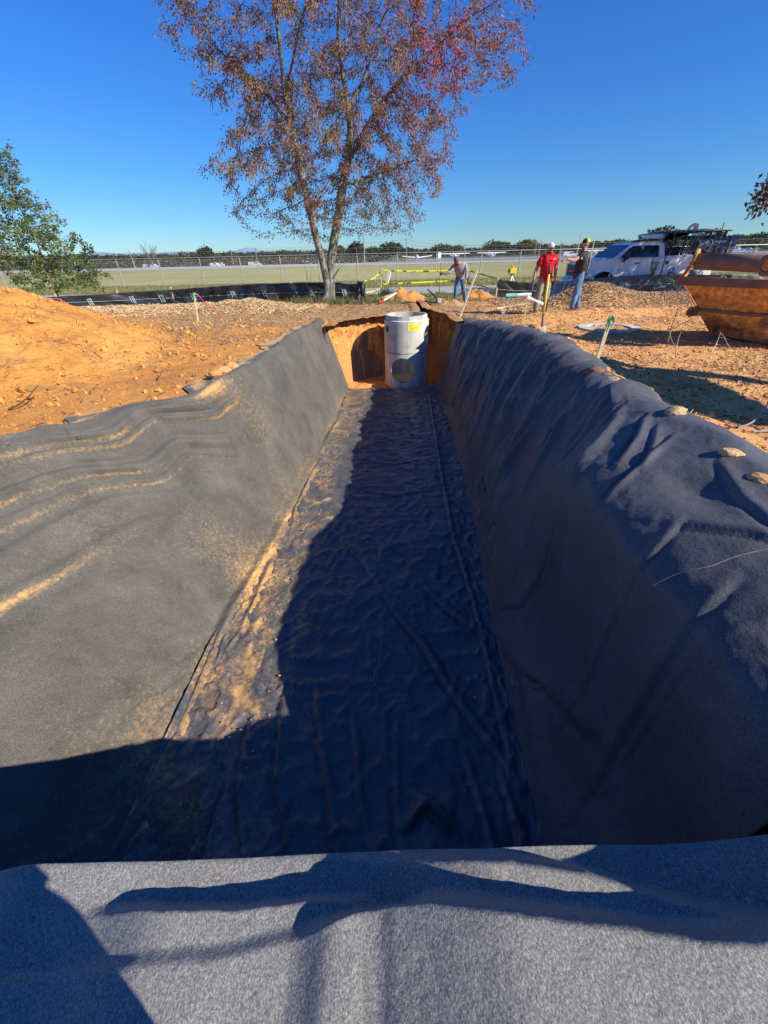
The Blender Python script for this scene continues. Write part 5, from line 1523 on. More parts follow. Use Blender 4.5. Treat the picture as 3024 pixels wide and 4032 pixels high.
b = Batch(); P = [on(1724, 1186, .02), at(1706, 1160, 17.6), at(1683, 1139, 17.4)]; b.tube(catmull([tuple(p) for p in P], 8), np.linspace(.035, .02, 8), 7, (.22, .17, .13)); tag(b.build('branch', M_bark, None, smooth=True), 'short bent grey root sticking up beside the digging bar', 'branch')
# shovel
sp0 = on(2128, 1325, .02); sp1 = at(2166, 1046, sp0.y + .25)
sh_ = empty('shovel', sp0, label='upright shovel with a long yellow handle standing in front of the man in red', cat='shovel'); d = sp1 - sp0
def seg(a, c_, r0, r1, col_, name, sides=10):
    b = Batch(); b.tube([d * a, d * c_], [r0, r1], sides, col_); return b.build(name, M_attr, sh_, smooth=True)
seg(.14, .34, .022, .022, (.10, .09, .08), 'socket'); seg(.34, .885, .024, .024, (.72, .56, .06), 'handle'); seg(.885, 1.0, .027, .025, (.06, .055, .05), 'grip')
b = Batch(); k_ = 9
gridv = []
for i in range(k_):
    t_ = i / (k_ - 1); hwid = .115 * (1 - max(0, .45 - t_) ** 2 * 2.6) * (1 if t_ < .9 else .8)
    for j in range(7):
        s_ = (j / 6 - .5) * 2; gridv.append(((d * (.15 * t_)).x + s_ * hwid, (d * (.15 * t_)).y - .02 + .035 * s_ * s_, (d * (.15 * t_)).z))
b.add(gridv, grid_faces(k_, 7), (.35, .31, .26)); o = b.build('blade', M_attr, sh_, smooth=True, fix=False); sm = o.modifiers.new('t', 'SOLIDIFY'); sm.thickness = .004
# survey laser on its tripod
lp = at(2012, 1108, 19.6); lz = float(base_h(lp.x, 19.6))
la = empty('laser_level', (lp.x, 19.6, lz), label='yellow survey laser level on a short pale tripod in front of the field', cat='laser level')
hz_ = at(2012, 1078, 19.6).z - lz; hT = at(2012, 1049, 19.6).z - lz
b = Batch(); b.box((-.13, -.12, hz_), (.13, .12, hT - .07), (.85, .55, .02)); b.build('housing', M_attr, la, bevel=.02)
b = Batch(); b.tube([(0, 0, hT - .067), (0, 0, hT)], .06, 14, (.75, .45, .02)); b.build('rotor_head', M_attr, la)
b = Batch(); b.box((-.17, -.05, hz_ + .05), (-.134, .05, hT - .12), (.05, .05, .05)); b.build('handle', M_attr, la)
b = Batch(); b.tube([(0, 0, hz_ - .05), (0, 0, hz_ - .003)], .09, 14, (.3, .3, .28)); b.build('head_plate', M_attr, la)
for a in (0.3, 2.4, 4.5):
    b = Batch(); b.tube([(0, 0, hz_ - .06), (math.cos(a) * .42, math.sin(a) * .3, 0)], [.03, .025], 8, (.78, .74, .66)); b.build('leg', M_attr, la)
# plastic drain pipe on the ground
pp0, pp1 = at(1992, 1166, 17.2), at(2092, 1161, 17.0)
dp = empty('drain_pipe', (pp0.x, 17.2, pp0.z), label='pale green plastic pipe lying on the ground by the silt fence panel', cat='pipe'); dv_ = Vector((pp1.x - pp0.x, -.2, pp1.z - pp0.z))
for nm, a, c_, r_, cc in (('socket', 0, .30, .085, (.25, .60, .52)), ('barrel', .302, .46, .075, (.22, .60, .55)), ('barrel', .462, 1, .074, (.78, .86, .82))):
    b = Batch(); b.tube([dv_ * a, dv_ * c_], r_, 16, cc); b.build(nm, M_attr, dp, smooth=False)
b = Batch(); b.tube([dv_ * -.004, dv_ * -.001], .07, 16, (.02, .05, .05)); b.build('bore_shade', M_attr, dp)  # dark disc stands for the shade inside the pipe mouth
# concrete lid ring half buried
lc = on(2396, 1288, .03)
ring = put_mesh('lid_ring', shell_mesh(.70, .50, 0, .11, []), M_con, None); ring.location = (lc.x, lc.y, float(ground_h(lc.x, lc.y)) - .06)
tag(ring, 'pale round concrete manhole ring sunk flat into the ground before the men', 'manhole ring')
b = Batch(); V = [(0, 0, .075)] + [(.505 * math.cos(t), .505 * math.sin(t), .06 + .02 * math.sin(t * 2)) for t in th_] if False else [(0, 0, .075)] + [(.505 * math.cos(2 * math.pi * i / 40), .505 * math.sin(2 * math.pi * i / 40), .06) for i in range(40)]
b.add(V, [(0, i + 1, (i + 1) % 40 + 1) for i in range(40)], (.45, .38, .28)); b.build('soil_fill', M_clump, ring, smooth=True)
# bottle on the ground
bp = on(1973, 1231, .05); bt_ = empty('bottle', (bp.x, bp.y, float(ground_h(bp.x, bp.y)) + .045), .4, 'small purple and white drink bottle lying on the litter left of the man in red', 'bottle')
b = Batch(); b.tube([(0, 0, 0), (.15, 0, 0)], .04, 12, (.30, .15, .4)); b.build('label_band', M_attr, bt_); b = Batch(); b.tube([(.151, 0, 0), (.19, 0, 0), (.23, 0, 0)], [.039, .03, .015], 12, (.8, .8, .85)); b.build('neck', M_attr, bt_)
# ------------------------------------------------------------------ people
def skin_mesh(joints, edges, root, sub=2):
    """joints: name -> (x, y, z, rx, ry)"""
    me = bpy.data.meshes.new('sk'); bm = bmesh.new(); ids = {}
    for k, j in joints.items(): ids[k] = bm.verts.new(j[:3])
    for a, b_ in edges: bm.edges.new((ids[a], ids[b_]))
    bm.verts.index_update(); idx = {k: v.index for k, v in ids.items()}
    bm.to_mesh(me); bm.free()
    o = bpy.data.objects.new('sk', me); COL.objects.link(o)
    o.modifiers.new('skin', 'SKIN').use_smooth_shade = True
    sv = me.skin_vertices[0].data
    for k, j in joints.items():
        sv[idx[k]].radius = (j[3], j[4] if len(j) > 4 else j[3]); sv[idx[k]].use_root = (k == root)
    s_ = o.modifiers.new('sub', 'SUBSURF'); s_.levels = sub; s_.render_levels = sub
    dg = bpy.context.evaluated_depsgraph_get()
    m2 = bpy.data.meshes.new_from_object(o.evaluated_get(dg))
    bpy.data.objects.remove(o); return m2
def mesh_arrays(me):
    V = np.zeros(len(me.vertices) * 3); me.vertices.foreach_get('co', V); V = V.reshape(-1, 3)
    f3, f4 = [], []
    for p in me.polygons:
        v = list(p.vertices)
        if len(v) == 3: f3.append(v)
        elif len(v) == 4: f4.append(v)
        else:
            for i in range(1, len(v) - 1): f3.append([v[0], v[i], v[i + 1]])
    return V, f3, f4
def add_mesh(B, me, c, M=None):
    V, f3, f4 = mesh_arrays(me)
    if M is not None: V = np.array([tuple(M @ Vector(v)) for v in V])
    n0 = B.n; B.v.append(V); c = np.asarray(c, float); B.c.append(np.broadcast_to(c, V.shape) if c.ndim == 1 else c); B.n += len(V)
    if f3: B.f3.append(np.array(f3) + n0)
    if f4: B.f4.append(np.array(f4) + n0)
def blob(B, c0, r, col_, M=None, nu=16, nv=12, f=None):
    th = np.linspace(0, np.pi, nv); ph = np.linspace(0, 2 * np.pi, nu, endpoint=False)
    P, T = np.meshgrid(ph, th, indexing='ij')
    D = np.stack([np.sin(T) * np.cos(P), np.sin(T) * np.sin(P), np.cos(T)], -1).reshape(-1, 3)
    V = D * np.array(r)
    if f is not None: V = f(V, D)
    V = V + np.array(c0)
    if M is not None: V = np.array([tuple(M @ Vector(v)) for v in V])
    B.add(V, grid_faces(nu, nv, True), col_)
def head_frame(pos, look, up=(0, 0, 1)):
    """head space: +y forward (the face), z up"""
    y = Vector(look).normalized(); x = y.cross(Vector(up)).normalized(); z = x.cross(y)
    return Matrix(((x.x, y.x, z.x, pos[0]), (x.y, y.y, z.y, pos[1]), (x.z, y.z, z.z, pos[2]), (0, 0, 0, 1)))
M_skin = colmat('skin', rough=.55, spec=.35, nscale=30, var=.08, bstr=.05, bdist=.001)
def cloth(name, c, c2=None, rough=.85, sc=14, b_=.4, bd=.015):
    m, nt, bs = nmat(name)
    n = tex_noise(nt, sc, 4, .6, stretch=(1, 1, .5)); r = ramp(nt, n.outputs['Fac'], [(.35, c2 or tuple(x * .7 for x in c)), (.65, c)])
    nt.links.new(r.outputs[0], bs.inputs['Base Color']); bs.inputs['Roughness'].default_value = rough; bs.inputs['Specular IOR Level'].default_value = .15
    n2 = tex_noise(nt, sc * .8, 4, .6, dist=1.0); bump(nt, bs, n2.outputs['Fac'], b_, bd); return m
def hand(B, wrist, d, palm_n, c, curl=.5, s=1.0, thumb=1):
    """palm and five tapering fingers, curled by `curl`"""
    wrist, d, n = Vector(wrist), Vector(d).normalized(), Vector(palm_n); n = (n - d * n.dot(d)).normalized(); sd = d.cross(n)
    J = {'w': (*wrist, .026 * s, .022 * s), 'p': (*(wrist + d * .055 * s), .038 * s, .016 * s), 'k': (*(wrist + d * .085 * s), .036 * s, .014 * s)}
    E = [('w', 'p'), ('p', 'k')]
    add_mesh(B, skin_mesh(J, E, 'w', 1), c)
    for i, (off, L) in enumerate(((-.027, .070), (-.009, .078), (.010, .074), (.027, .058))):
        p = wrist + d * .085 * s + sd * off * s; a = 0; pts = [p]
        for f_ in (.45, .32, .25):
            a += curl * 1.1; v = d * math.cos(a) + n * math.sin(a); p = p + v * L * f_ * s * 1.05; pts.append(p)
        B.tube([tuple(q) for q in pts], np.array([.0105, .0098, .009, .0075]) * s, 6, c)
    p = wrist + d * .03 * s - sd * thumb * .022 * s; v = (d * .6 - sd * thumb * .6 + n * .5).normalized()
    B.tube([tuple(p), tuple(p + v * .038 * s), tuple(p + v * .038 * s + (d * .8 + n * .5).normalized() * .032 * s)], np.array([.013, .011, .008]) * s, 6, c)
def person(foot, label, J, head, look, skin, shirt, pants, shoe, long_sleeve=False, beard=None, hair=None, cap=None, curl=(.5, .5), hand_dir=None, extra=None, glove=None, s=1.0, headup=(0, 0, 1), hem=.20):
    t = empty('person', foot, label=label, cat='person')
    J = {k: np.array(v, float) for k, v in J.items()}
    def jj(k, r, ry=None, base=None): return (*J[k], r, ry or r)
    H = np.array(head, float)
    body = {'pelvis': jj('pelvis', .09, .07), 'belly': (*(J['pelvis'] * .5 + J['chest'] * .5), .11, .08), 'chest': jj('chest', .135, .09), 'neck0': jj('neck', .075, .07), 'neck1': (*(J['neck'] * .45 + H * .55), .052, .055), 'skull': (*H, .06, .06)}
    E = [('pelvis', 'belly'), ('belly', 'chest'), ('chest', 'neck0'), ('neck0', 'neck1'), ('neck1', 'skull')]
    for q in 'LR':
        body['sh' + q] = jj('sh' + q, .062); body['el' + q] = jj('el' + q, .050); body['fa' + q] = (*(J['el' + q] * .65 + J['wr' + q] * .35), .049, .049); body['wr' + q] = jj('wr' + q, .031, .028)
        body['hip' + q] = jj('hip' + q, .072); body['kn' + q] = jj('kn' + q, .058); body['ca' + q] = (*(J['kn' + q] * .65 + J['an' + q] * .35), .054, .056); body['an' + q] = jj('an' + q, .038)
        E += [('chest', 'sh' + q), ('sh' + q, 'el' + q), ('el' + q, 'fa' + q), ('fa' + q, 'wr' + q), ('pelvis', 'hip' + q), ('hip' + q, 'kn' + q), ('kn' + q, 'ca' + q), ('ca' + q, 'an' + q)]
    B = Batch(); add_mesh(B, skin_mesh(body, E, 'pelvis', 2), skin)
    Mh = head_frame(H, look, headup)
    def hf(V, D):
        V = V.copy(); lowf = np.clip(-D[:, 2], 0, 1)
        V[:, 0] *= 1 - .28 * lowf; V[:, 1] += .012 * lowf; V[:, 1] *= np.where((D[:, 1] > 0), .94, 1.03); return V
    blob(B, (0, 0, .012), (.082, .102, .124), skin, Mh, 24, 18, hf)
    blob(B, (0, .093, -.018), (.013, .022, .026), tuple(x * 1.05 for x in skin), Mh, 8, 6)
    for sx_ in (-1, 1):
        blob(B, (sx_ * .078, -.005, -.006), (.010, .022, .032), skin, Mh, 8, 6)
        blob(B, (sx_ * .030, .083, .012), (.013, .007, .007), (.05, .03, .02), Mh, 8, 6)
    blob(B, (0, .083, -.060), (.024, .008, .007), (.30, .10, .08), Mh, 8, 6)
    for q, i in (('L', 0), ('R', 1)):
        d = J['wr' + q] - J['el' + q]
        if hand_dir and hand_dir[i] is not None: d = np.array(hand_dir[i][0]); pn_ = hand_dir[i][1]
        else: pn_ = (1 if q == 'L' else -1, 0, 0)
        hand(B, J['wr' + q], d, pn_, skin, curl[i], 1.0, 1 if q == 'L' else -1)
    B.build('body', M_skin, t, smooth=True)
    # shirt
    hemp = J['pelvis'] + np.array([0, 0, -hem])
    S = {'h0': (*hemp, .190, .160), 'h1': (*J['pelvis'], .190, .155), 'b': (*(J['pelvis'] * .5 + J['chest'] * .5), .192, .155), 'c': (*J['chest'], .200, .150), 'n': (*(J['neck'] * .9 + J['chest'] * .1), .095, .088)}
    E2 = [('h0', 'h1'), ('h1', 'b'), ('b', 'c'), ('c', 'n')]
    for q in 'LR':
        S['s' + q] = (*J['sh' + q], .10, .10); E2.append(('c', 's' + q))
        f_ = .78 if not long_sleeve else 1
        S['u' + q] = (*(J['sh' + q] * (1 - f_ * .9) + J['el' + q] * f_ * .9), .092 if not long_sleeve else .076, .092 if not long_sleeve else .076); E2.append(('s' + q, 'u' + q))
        if long_sleeve:
            S['f' + q] = (*(J['el' + q] * .5 + J['wr' + q] * .5), .066, .066); S['w' + q] = (*(J['el' + q] * .08 + J['wr' + q] * .92), .042, .042); E2 += [('u' + q, 'f' + q), ('f' + q, 'w' + q)]
    sh = bpy.data.objects.new('shirt', skin_mesh(S, E2, 'b', 2)); link(sh, t); sh.data.materials.clear(); sh.data.materials.append(shirt)
    def wrinkle(o, amp, fr):
        me = o.data; V = np.zeros(len(me.vertices) * 3); me.vertices.foreach_get('co', V); V = V.reshape(-1, 3)
        N = np.zeros(len(me.vertices) * 3); me.vertices.foreach_get('normal', N); N = N.reshape(-1, 3)
        n_ = ridged(V[:, 0] * fr + V[:, 1] * fr * .7 + V[:, 2] * 2, V[:, 2] * fr * 1.3 - V[:, 0] * 3, 3, 1201) - .5
        V = V + N * (amp * n_)[:, None]; me.vertices.foreach_set('co', V.ravel()); me.update()
        me.polygons.foreach_set('use_smooth', np.ones(len(me.polygons), bool))
    for _ in range(1):
        md = sh.modifiers.new('s', 'SUBSURF'); md.levels = 1; md.render_levels = 1
    wrinkle(sh, .035, 5)
    # trousers
    Pn = {'w': (*(J['pelvis'] + np.array([0, 0, .12])), .145, .118), 'p': (*J['pelvis'] + np.array([0, 0, -.06]), .145, .12)}
    E3 = [('w', 'p')]
    for q in 'LR':
        Pn['h' + q] = (*J['hip' + q], .130, .130); Pn['m' + q] = (*(J['hip' + q] * .5 + J['kn' + q] * .5), .112, .112); Pn['k' + q] = (*J['kn' + q], .092, .094); Pn['c' + q] = (*(J['kn' + q] * .5 + J['an' + q] * .5), .086, .088); Pn['a' + q] = (*(J['an' + q] + np.array([0, 0, -.03])), .080, .084)
        E3 += [('p', 'h' + q), ('h' + q, 'm' + q), ('m' + q, 'k' + q), ('k' + q, 'c' + q), ('c' + q, 'a' + q)]
    pa = bpy.data.objects.new('trousers', skin_mesh(Pn, E3, 'p', 2)); link(pa, t); pa.data.materials.clear(); pa.data.materials.append(pants)
    md = pa.modifiers.new('s', 'SUBSURF'); md.levels = 1; md.render_levels = 1
    wrinkle(pa, .035, 6)
    for q in 'LR':
        a = J['an' + q]; f_ = J['ft' + q] - a; f_[2] = 0; L = np.linalg.norm(f_) or 1; f_ = f_ / L
        Sx = {'h': (*(a + f_ * -.05 + np.array([0, 0, -.045])), .045, .05), 'm': (*(a + f_ * .06 + np.array([0, 0, -.045])), .048, .048), 't': (*(a + f_ * .17 + np.array([0, 0, -.058])), .046, .036), 'u': (*(a + np.array([0, 0, .04])), .05, .05)}
        so_ = bpy.data.objects.new('boot', skin_mesh(Sx, [('h', 'm'), ('m', 't'), ('h', 'u')], 'h', 2)); link(so_, t); so_.data.materials.clear(); so_.data.materials.append(shoe)
    if beard:
        B = Batch(); blob(B, (0, .050, -.088), (.052, .048, .050), beard, Mh, 14, 10); blob(B, (0, .088, -.043), (.034, .012, .012), beard, Mh, 10, 6); B.build('beard', M_clump, t, smooth=True)
    if hair:
        B = Batch(); blob(B, (0, -.018, .012), (.082, .088, .092), hair, Mh, 18, 12); B.build('hair', M_clump, t, smooth=True)
    if cap:
        co = empty('cap', (0, 0, 0)); co.parent = t
        B = Batch(); nu, nv = 24, 10; th = np.linspace(0, np.pi * .55, nv); ph = np.linspace(0, 2 * np.pi, nu, endpoint=False)
        Pg, Tg = np.meshgrid(ph, th, indexing='ij'); V = np.stack([np.sin(Tg) * np.cos(Pg) * .088, np.sin(Tg) * np.sin(Pg) * .106, np.cos(Tg) * .090 + .048], -1).reshape(-1, 3)
        cc = np.where((V[:, 1] > .01)[:, None], np.array(cap[0]), np.array(cap[1])) if len(cap) > 1 else np.broadcast_to(np.array(cap[0]), V.shape)
        V2 = np.array([tuple(Mh @ Vector(v)) for v in V]); B.add(V2, grid_faces(nu, nv, True), cc); o = B.build('crown', M_cap, co, smooth=True, fix=True); sm = o.modifiers.new('t', 'SOLIDIFY'); sm.thickness = .004
        B = Batch(); G = []
        for i in range(10):
            a = (i / 9 - .5) * 2.0
            for j in range(4): rr3 = .100 + .075 * j / 3 * math.cos(a * .75); G.append((math.sin(a) * (.078 + .006 * j), math.cos(a) * rr3, .038 - .012 * j / 3 - .02 * a * a))
        B.add([tuple(Mh @ Vector(v)) for v in G], grid_faces(10, 4), cap[-1] if len(cap) > 2 else cap[0]); o = B.build('peak', M_cap, co, smooth=True, fix=False); sm = o.modifiers.new('t', 'SOLIDIFY'); sm.thickness = .006
    if glove:
        for q in glove:
            B = Batch(); d = J['wr' + q] - J['el' + q]; dd = Vector(hand_dir[0 if q == 'L' else 1][0]) if hand_dir and hand_dir[0 if q == 'L' else 1] else Vector(d)
            hand(B, J['wr' + q] - np.array(dd.normalized()) * .01, dd, (hand_dir[0 if q == 'L' else 1][1] if hand_dir and hand_dir[0 if q == 'L' else 1] else (1, 0, 0)), (.02, .02, .02), curl[0 if q == 'L' else 1], 1.12, 1 if q == 'L' else -1); B.build('glove', M_attr, t, smooth=True)
    return t, Mh, J
M_cap = colmat('cap_cloth', rough=.8, spec=.15, nscale=40, var=.1, bstr=.1, bdist=.002)
boot = simple('work_boot', (.20, .12, .06), (.12, .07, .04), .8, 20, bmp=.2)
boot_d = simple('dark_boot', (.08, .06, .05), (.05, .04, .03), .8, 20, bmp=.2)
# --- man in red, facing the camera
f0 = on(2122, 1238, .02); f0.z = float(ground_h(f0.x, f0.y))
red_cloth = cloth('red_polo', (.60, .02, .03), (.42, .012, .02))
k_ = 1.0
JR = {'pelvis': (0, 0, .98), 'chest': (-.01, -.01, 1.32), 'neck': (0, -.01, 1.51), 'shL': (.19, 0, 1.44), 'shR': (-.20, 0, 1.43), 'elL': (.27, .03, 1.15), 'elR': (-.30, .04, 1.14), 'wrL': (.27, -.05, .90), 'wrR': (-.35, -.04, .89),
      'hipL': (.095, 0, .90), 'hipR': (-.095, 0, .90), 'knL': (.12, -.02, .50), 'knR': (-.12, -.03, .50), 'anL': (.15, .02, .09), 'anR': (-.13, .02, .09), 'ftL': (.20, -.2, 0), 'ftR': (-.18, -.2, 0)}
pr, MhR, JJ = person(f0, 'standing man in a red polo shirt, pale cap and khaki trousers holding a purple bottle', JR, (0, -.02, 1.665), (-.05, -1, -.03), (.42, .20, .13), red_cloth, cloth('khaki', (.33, .29, .24), (.25, .22, .18)), boot, beard=(.16, .11, .09), hair=(.10, .07, .05), cap=[(.62, .60, .60), (.72, .70, .70), (.45, .36, .36)], curl=(.5, .9))
b = Batch()
for sx_ in (-1, 1): b.add([(sx_ * .005, -.115, 1.50), (sx_ * .085, -.095, 1.50), (sx_ * .105, -.05, 1.565), (sx_ * .05, -.085, 1.56)], [(0, 1, 2, 3)], (.55, .02, .03))
o = b.build('collar', red_cloth, pr); sm = o.modifiers.new('t', 'SOLIDIFY'); sm.thickness = .01
b = Batch()      # small white monogram stitched on the chest
for (x0_, z0_, x1_, z1_) in [(.07, 1.395, .074, 1.43), (.07, 1.43, .10, 1.434), (.094, 1.40, .10, 1.43), (.106, 1.395, .112, 1.432), (.112, 1.41, .13, 1.416), (.128, 1.395, .134, 1.432), (.055, 1.395, .07, 1.40)]:
    b.box((x0_, -.182, z0_), (x1_, -.170, z1_))
b.build('monogram', flat((.8, .8, .8)), pr)['kind'] = 'stuff'
b = Batch(); b.tube([(-.37, -.085, .80), (-.37, -.085, .86)], [.034, .034], 12, (.16, .06, .28)); b.tube([(-.372, -.085, .62), (-.37, -.085, .80)], [.030, .036], 12, (.10, .04, .16))
hb = b.build('bottle', M_attr, None, smooth=False); hb.location = f0; tag(hb, 'purple drink bottle held low in the hand of the man in red', 'bottle')
b = Batch(); b.tube([(.15 * math.cos(a), .118 * math.sin(a), .955 + .005 * math.sin(a)) for a in np.linspace(0, 6.283, 25)], .018, 6, (.10, .05, .03)); b.build('belt', M_attr, pr, smooth=True)
# --- man in dark T-shirt, turned away to the left and pointing
f1 = on(2243, 1240, .02); f1.z = float(ground_h(f1.x, f1.y))
JB = {'pelvis': (.04, 0, .97), 'chest': (.04, -.01, 1.30), 'neck': (.02, -.01, 1.49), 'shL': (-.07, -.15, 1.40), 'shR': (.12, .17, 1.42), 'elL': (-.30, -.22, 1.27), 'elR': (.12, .26, 1.16), 'wrL': (-.54, -.24, 1.32), 'wrR': (-.05, .22, 1.06),
      'hipL': (.02, -.09, .90), 'hipR': (.05, .09, .90), 'knL': (.00, -.12, .50), 'knR': (.14, .10, .50), 'anL': (-.06, -.16, .09), 'anR': (.22, .12, .09), 'ftL': (-.30, -.2, 0), 'ftR': (.0, .10, 0)}
pb, MhB, JJ = person(f1, 'standing man in a dark printed T-shirt and blue jeans pointing an arm to the left', JB, (.02, -.02, 1.645), (-1, -.15, -.05), (.50, .24, .16), cloth('charcoal_shirt', (.055, .05, .05), (.035, .032, .032)), cloth('blue_jeans', (.16, .27, .40), (.08, .14, .24), sc=9), boot_d, hair=(.16, .11, .08), beard=(.22, .14, .10), cap=[(.03, .03, .03), (.52, .50, .06), (.06, .05, .04)], curl=(.75, .4), hand_dir=[((-1, -.05, -.12), (0, 0, -1)), None])
b = Batch(); 
for k_ in range(13):
    z_ = 1.06 + k_ * .027; xx = .215 - .02 * abs(k_ - 6) / 6
    b.box((xx - .012, -.115, z_), (xx + .004, -.03 + .012 * ((k_ * 7) % 3), z_ + .018), (.50, .47, .36) if k_ % 3 else (.30, .28, .22))
b.build('back_print', M_attr, pb)['kind'] = 'stuff'
b = Batch(); b.box((-.135, -.26, 1.30), (-.085, -.245, 1.345), (.35, .36, .36)); b.build('sleeve_patch', M_attr, pb)
b = Batch(); d0 = Vector((-.54, -.24, 1.32)) + Vector((-.085, -.0, -.012)); b.tube([tuple(d0), tuple(d0 + Vector((-.045, 0, .0))), tuple(d0 + Vector((-.085, 0, .004)))], [.010, .009, .007], 6, (.50, .24, .16)); b.build('pointing_finger', M_skin, pb, smooth=True)
# --- bending man with the digging bar
f2 = on(1800, 1193, .02); f2.z = float(ground_h(f2.x, f2.y))
JG = {'pelvis': (.06, .06, .93), 'chest': (-.04, -.16, 1.20), 'neck': (-.12, -.30, 1.33), 'shL': (.15, -.20, 1.26), 'shR': (-.24, -.16, 1.22), 'elL': (.24, -.24, 1.00), 'elR': (-.42, -.26, 1.03), 'wrL': (.19, -.34, .80), 'wrR': (-.64, -.24, 1.00),
      'hipL': (.15, .04, .86), 'hipR': (-.03, .06, .86), 'knL': (.20, -.02, .48), 'knR': (-.08, -.04, .48), 'anL': (.30, .05, .10), 'anR': (-.06, 0, .09), 'ftL': (.45, -.18, 0), 'ftR': (-.05, -.22, 0)}
pg, MhG, JJ = person(f2, 'bending bearded man in a grey long-sleeved shirt and jeans working with a long bar', JG, (-.20, -.40, 1.40), (-.30, -.75, -.60), (.42, .18, .12), cloth('grey_shirt', (.34, .32, .34), (.27, .25, .27)), cloth('worn_jeans', (.13, .23, .36), (.07, .12, .21), sc=9), simple('tan_boot', (.35, .20, .10), rough=.8, bmp=.2), long_sleeve=True, beard=(.10, .03, .02), hair=(.06, .03, .02), cap=[(.11, .11, .11), (.15, .15, .14), (.05, .045, .045)], curl=(.8, 1.3), glove=('R',), hand_dir=[None, ((-1, -.1, -.05), (0, -1, 0))], headup=(-.3, -.5, 1))
b = Batch()      # tool pouch on the hip
b.prism([(.23, .70), (.36, .72), (.38, 1.02), (.30, 1.10), (.24, 1.05)], -.02, .14, 'y', (.10, .05, .04)); b.build('tool_pouch', M_attr, pg, bevel=.02)
b = Batch(); b.tube([(.20, -.36, .78), (.175, -.37, .62), (.16, -.36, .50)], [.022, .02, .018], 8, (.75, .55, .08)); gl = b.build('tool', M_attr, None, smooth=True); gl.location = f2; tag(gl, 'short yellow handled tool hanging from the left hand of the bending man', 'tool')
gb = f2 + Vector((-.735, -.27, 0)); gp = at(1726, 1187, gb.y)
bar = Batch(); top_ = at(1726, 1036, gb.y); bar.tube([(gb.x + .0, gb.y, gp.z - .1), (gb.x + .0, gb.y, top_.z)], .016, 8, (.24, .15, .09)); tag(bar.build('digging_bar', M_attr, None, smooth=True), 'long thin rusty digging bar held upright by the bending man', 'digging bar')
b = Batch(); b.box((gb.x - .06, gb.y - .05, gp.z - .06), (gb.x + .09, gb.y + .06, gp.z + .10), (.22, .20, .17)); tag(b.build('block', M_con, None, bevel=.02), 'small grey block at the foot of the digging bar', 'block')
# ------------------------------------------------------------------ white service truck
tz = -.20
xf = at(2303, 1060, 20.0).x; xr0 = at(2812, 1040, 20.0).x; TL_ = xr0 - xf; ks = TL_ / 6.25
truck = empty('service_truck', (xf, 20.0, tz), label='white crew cab service truck with a loaded roof rack parked behind the grey silt fence', cat='truck')
W = 2.03
pw_, nt, bs = nmat('white_paint'); bs.inputs['Base Color'].default_value = (.72, .73, .75, 1); bs.inputs['Roughness'].default_value = .25; bs.inputs['Coat Weight'].default_value = .25
glass, nt, bs = nmat('tinted_glass'); bs.inputs['Base Color'].default_value = (.015, .02, .028, 1); bs.inputs['Roughness'].default_value = .06; bs.inputs['Specular IOR Level'].default_value = .8
blk = flat((.015, .016, .018), .5); rubber = flat((.02, .02, .02), .85); chrome = flat((.6, .6, .6), .2, .9)
def S(x): return x * ks
# lower body side outline with the front wheel arch cut in (x from the nose)
def arch(cx, r, z0, n=10): return [(cx - r * math.cos(math.pi * i / n), z0 + r * math.sin(math.pi * i / n) * 1.0) for i in range(n + 1)]
def panel(name, poly, y0, y1, mat, parent, bevel=.02):
    bm = bmesh.new(); f = bm.faces.new([bm.verts.new((x, y0, z)) for x, z in poly]); r = bmesh.ops.extrude_face_region(bm, geom=[f])
    for v in r['geom']:
        if isinstance(v, bmesh.types.BMVert): v.co.y = y1
    bmesh.ops.recalc_face_normals(bm, faces=bm.faces[:]); bmesh.ops.triangulate(bm, faces=[f for f in bm.faces if len(f.verts) > 4])
    me = bpy.data.meshes.new(name); bm.to_mesh(me); bm.free(); me.materials.append(mat); o = link(bpy.data.objects.new(name, me), parent)
    if bevel: md = o.modifiers.new('b', 'BEVEL'); md.width = bevel; md.segments = 2; md.limit_method = 'ANGLE'; md.angle_limit = R(40)
    return o
fw_x, rw_x = S(1.02), S(5.05)
hoodline = [(0.03, .62), (0.0, 1.02), (.06, 1.30), (S(.22), 1.38), (S(1.25), 1.46)]
fender = [(S(.52), .52)] and hoodline + [(S(1.62), 1.44), (S(1.62), .50), (fw_x + .56, .50)] + [(fw_x + .53 * math.cos(math.pi * i / 10), .50 + .50 * math.sin(math.pi * i / 10)) for i in range(11)] + [(S(.38), .55)]
panel('front_body', fender, 0, W, pw_, truck, .03)
# bonnet bulge
b = Batch(); b.box((S(.25), .45, 1.37), (S(1.25), W - .45, 1.49)); b.build('hood_bulge', pw_, truck, bevel=.04)
# doors and cab side
panel('front_door', [(S(1.635), .50), (S(1.635), 1.45), (S(2.62), 1.45), (S(2.62), .50)], -.004, .10, pw_, truck, .012)
panel('rear_door', [(S(2.635), .50), (S(2.635), 1.45), (S(3.58), 1.45), (S(3.58), .50)], -.004, .10, pw_, truck, .012)
b = Batch(); b.box((S(1.63), .102, .45), (S(3.75), W, 1.44)); b.build('cab_floor_pan', pw_, truck)
b = Batch(); b.box((S(3.59), 0, .50), (S(3.75), .10, 1.45)); b.build('cab_corner', pw_, truck, bevel=.01)
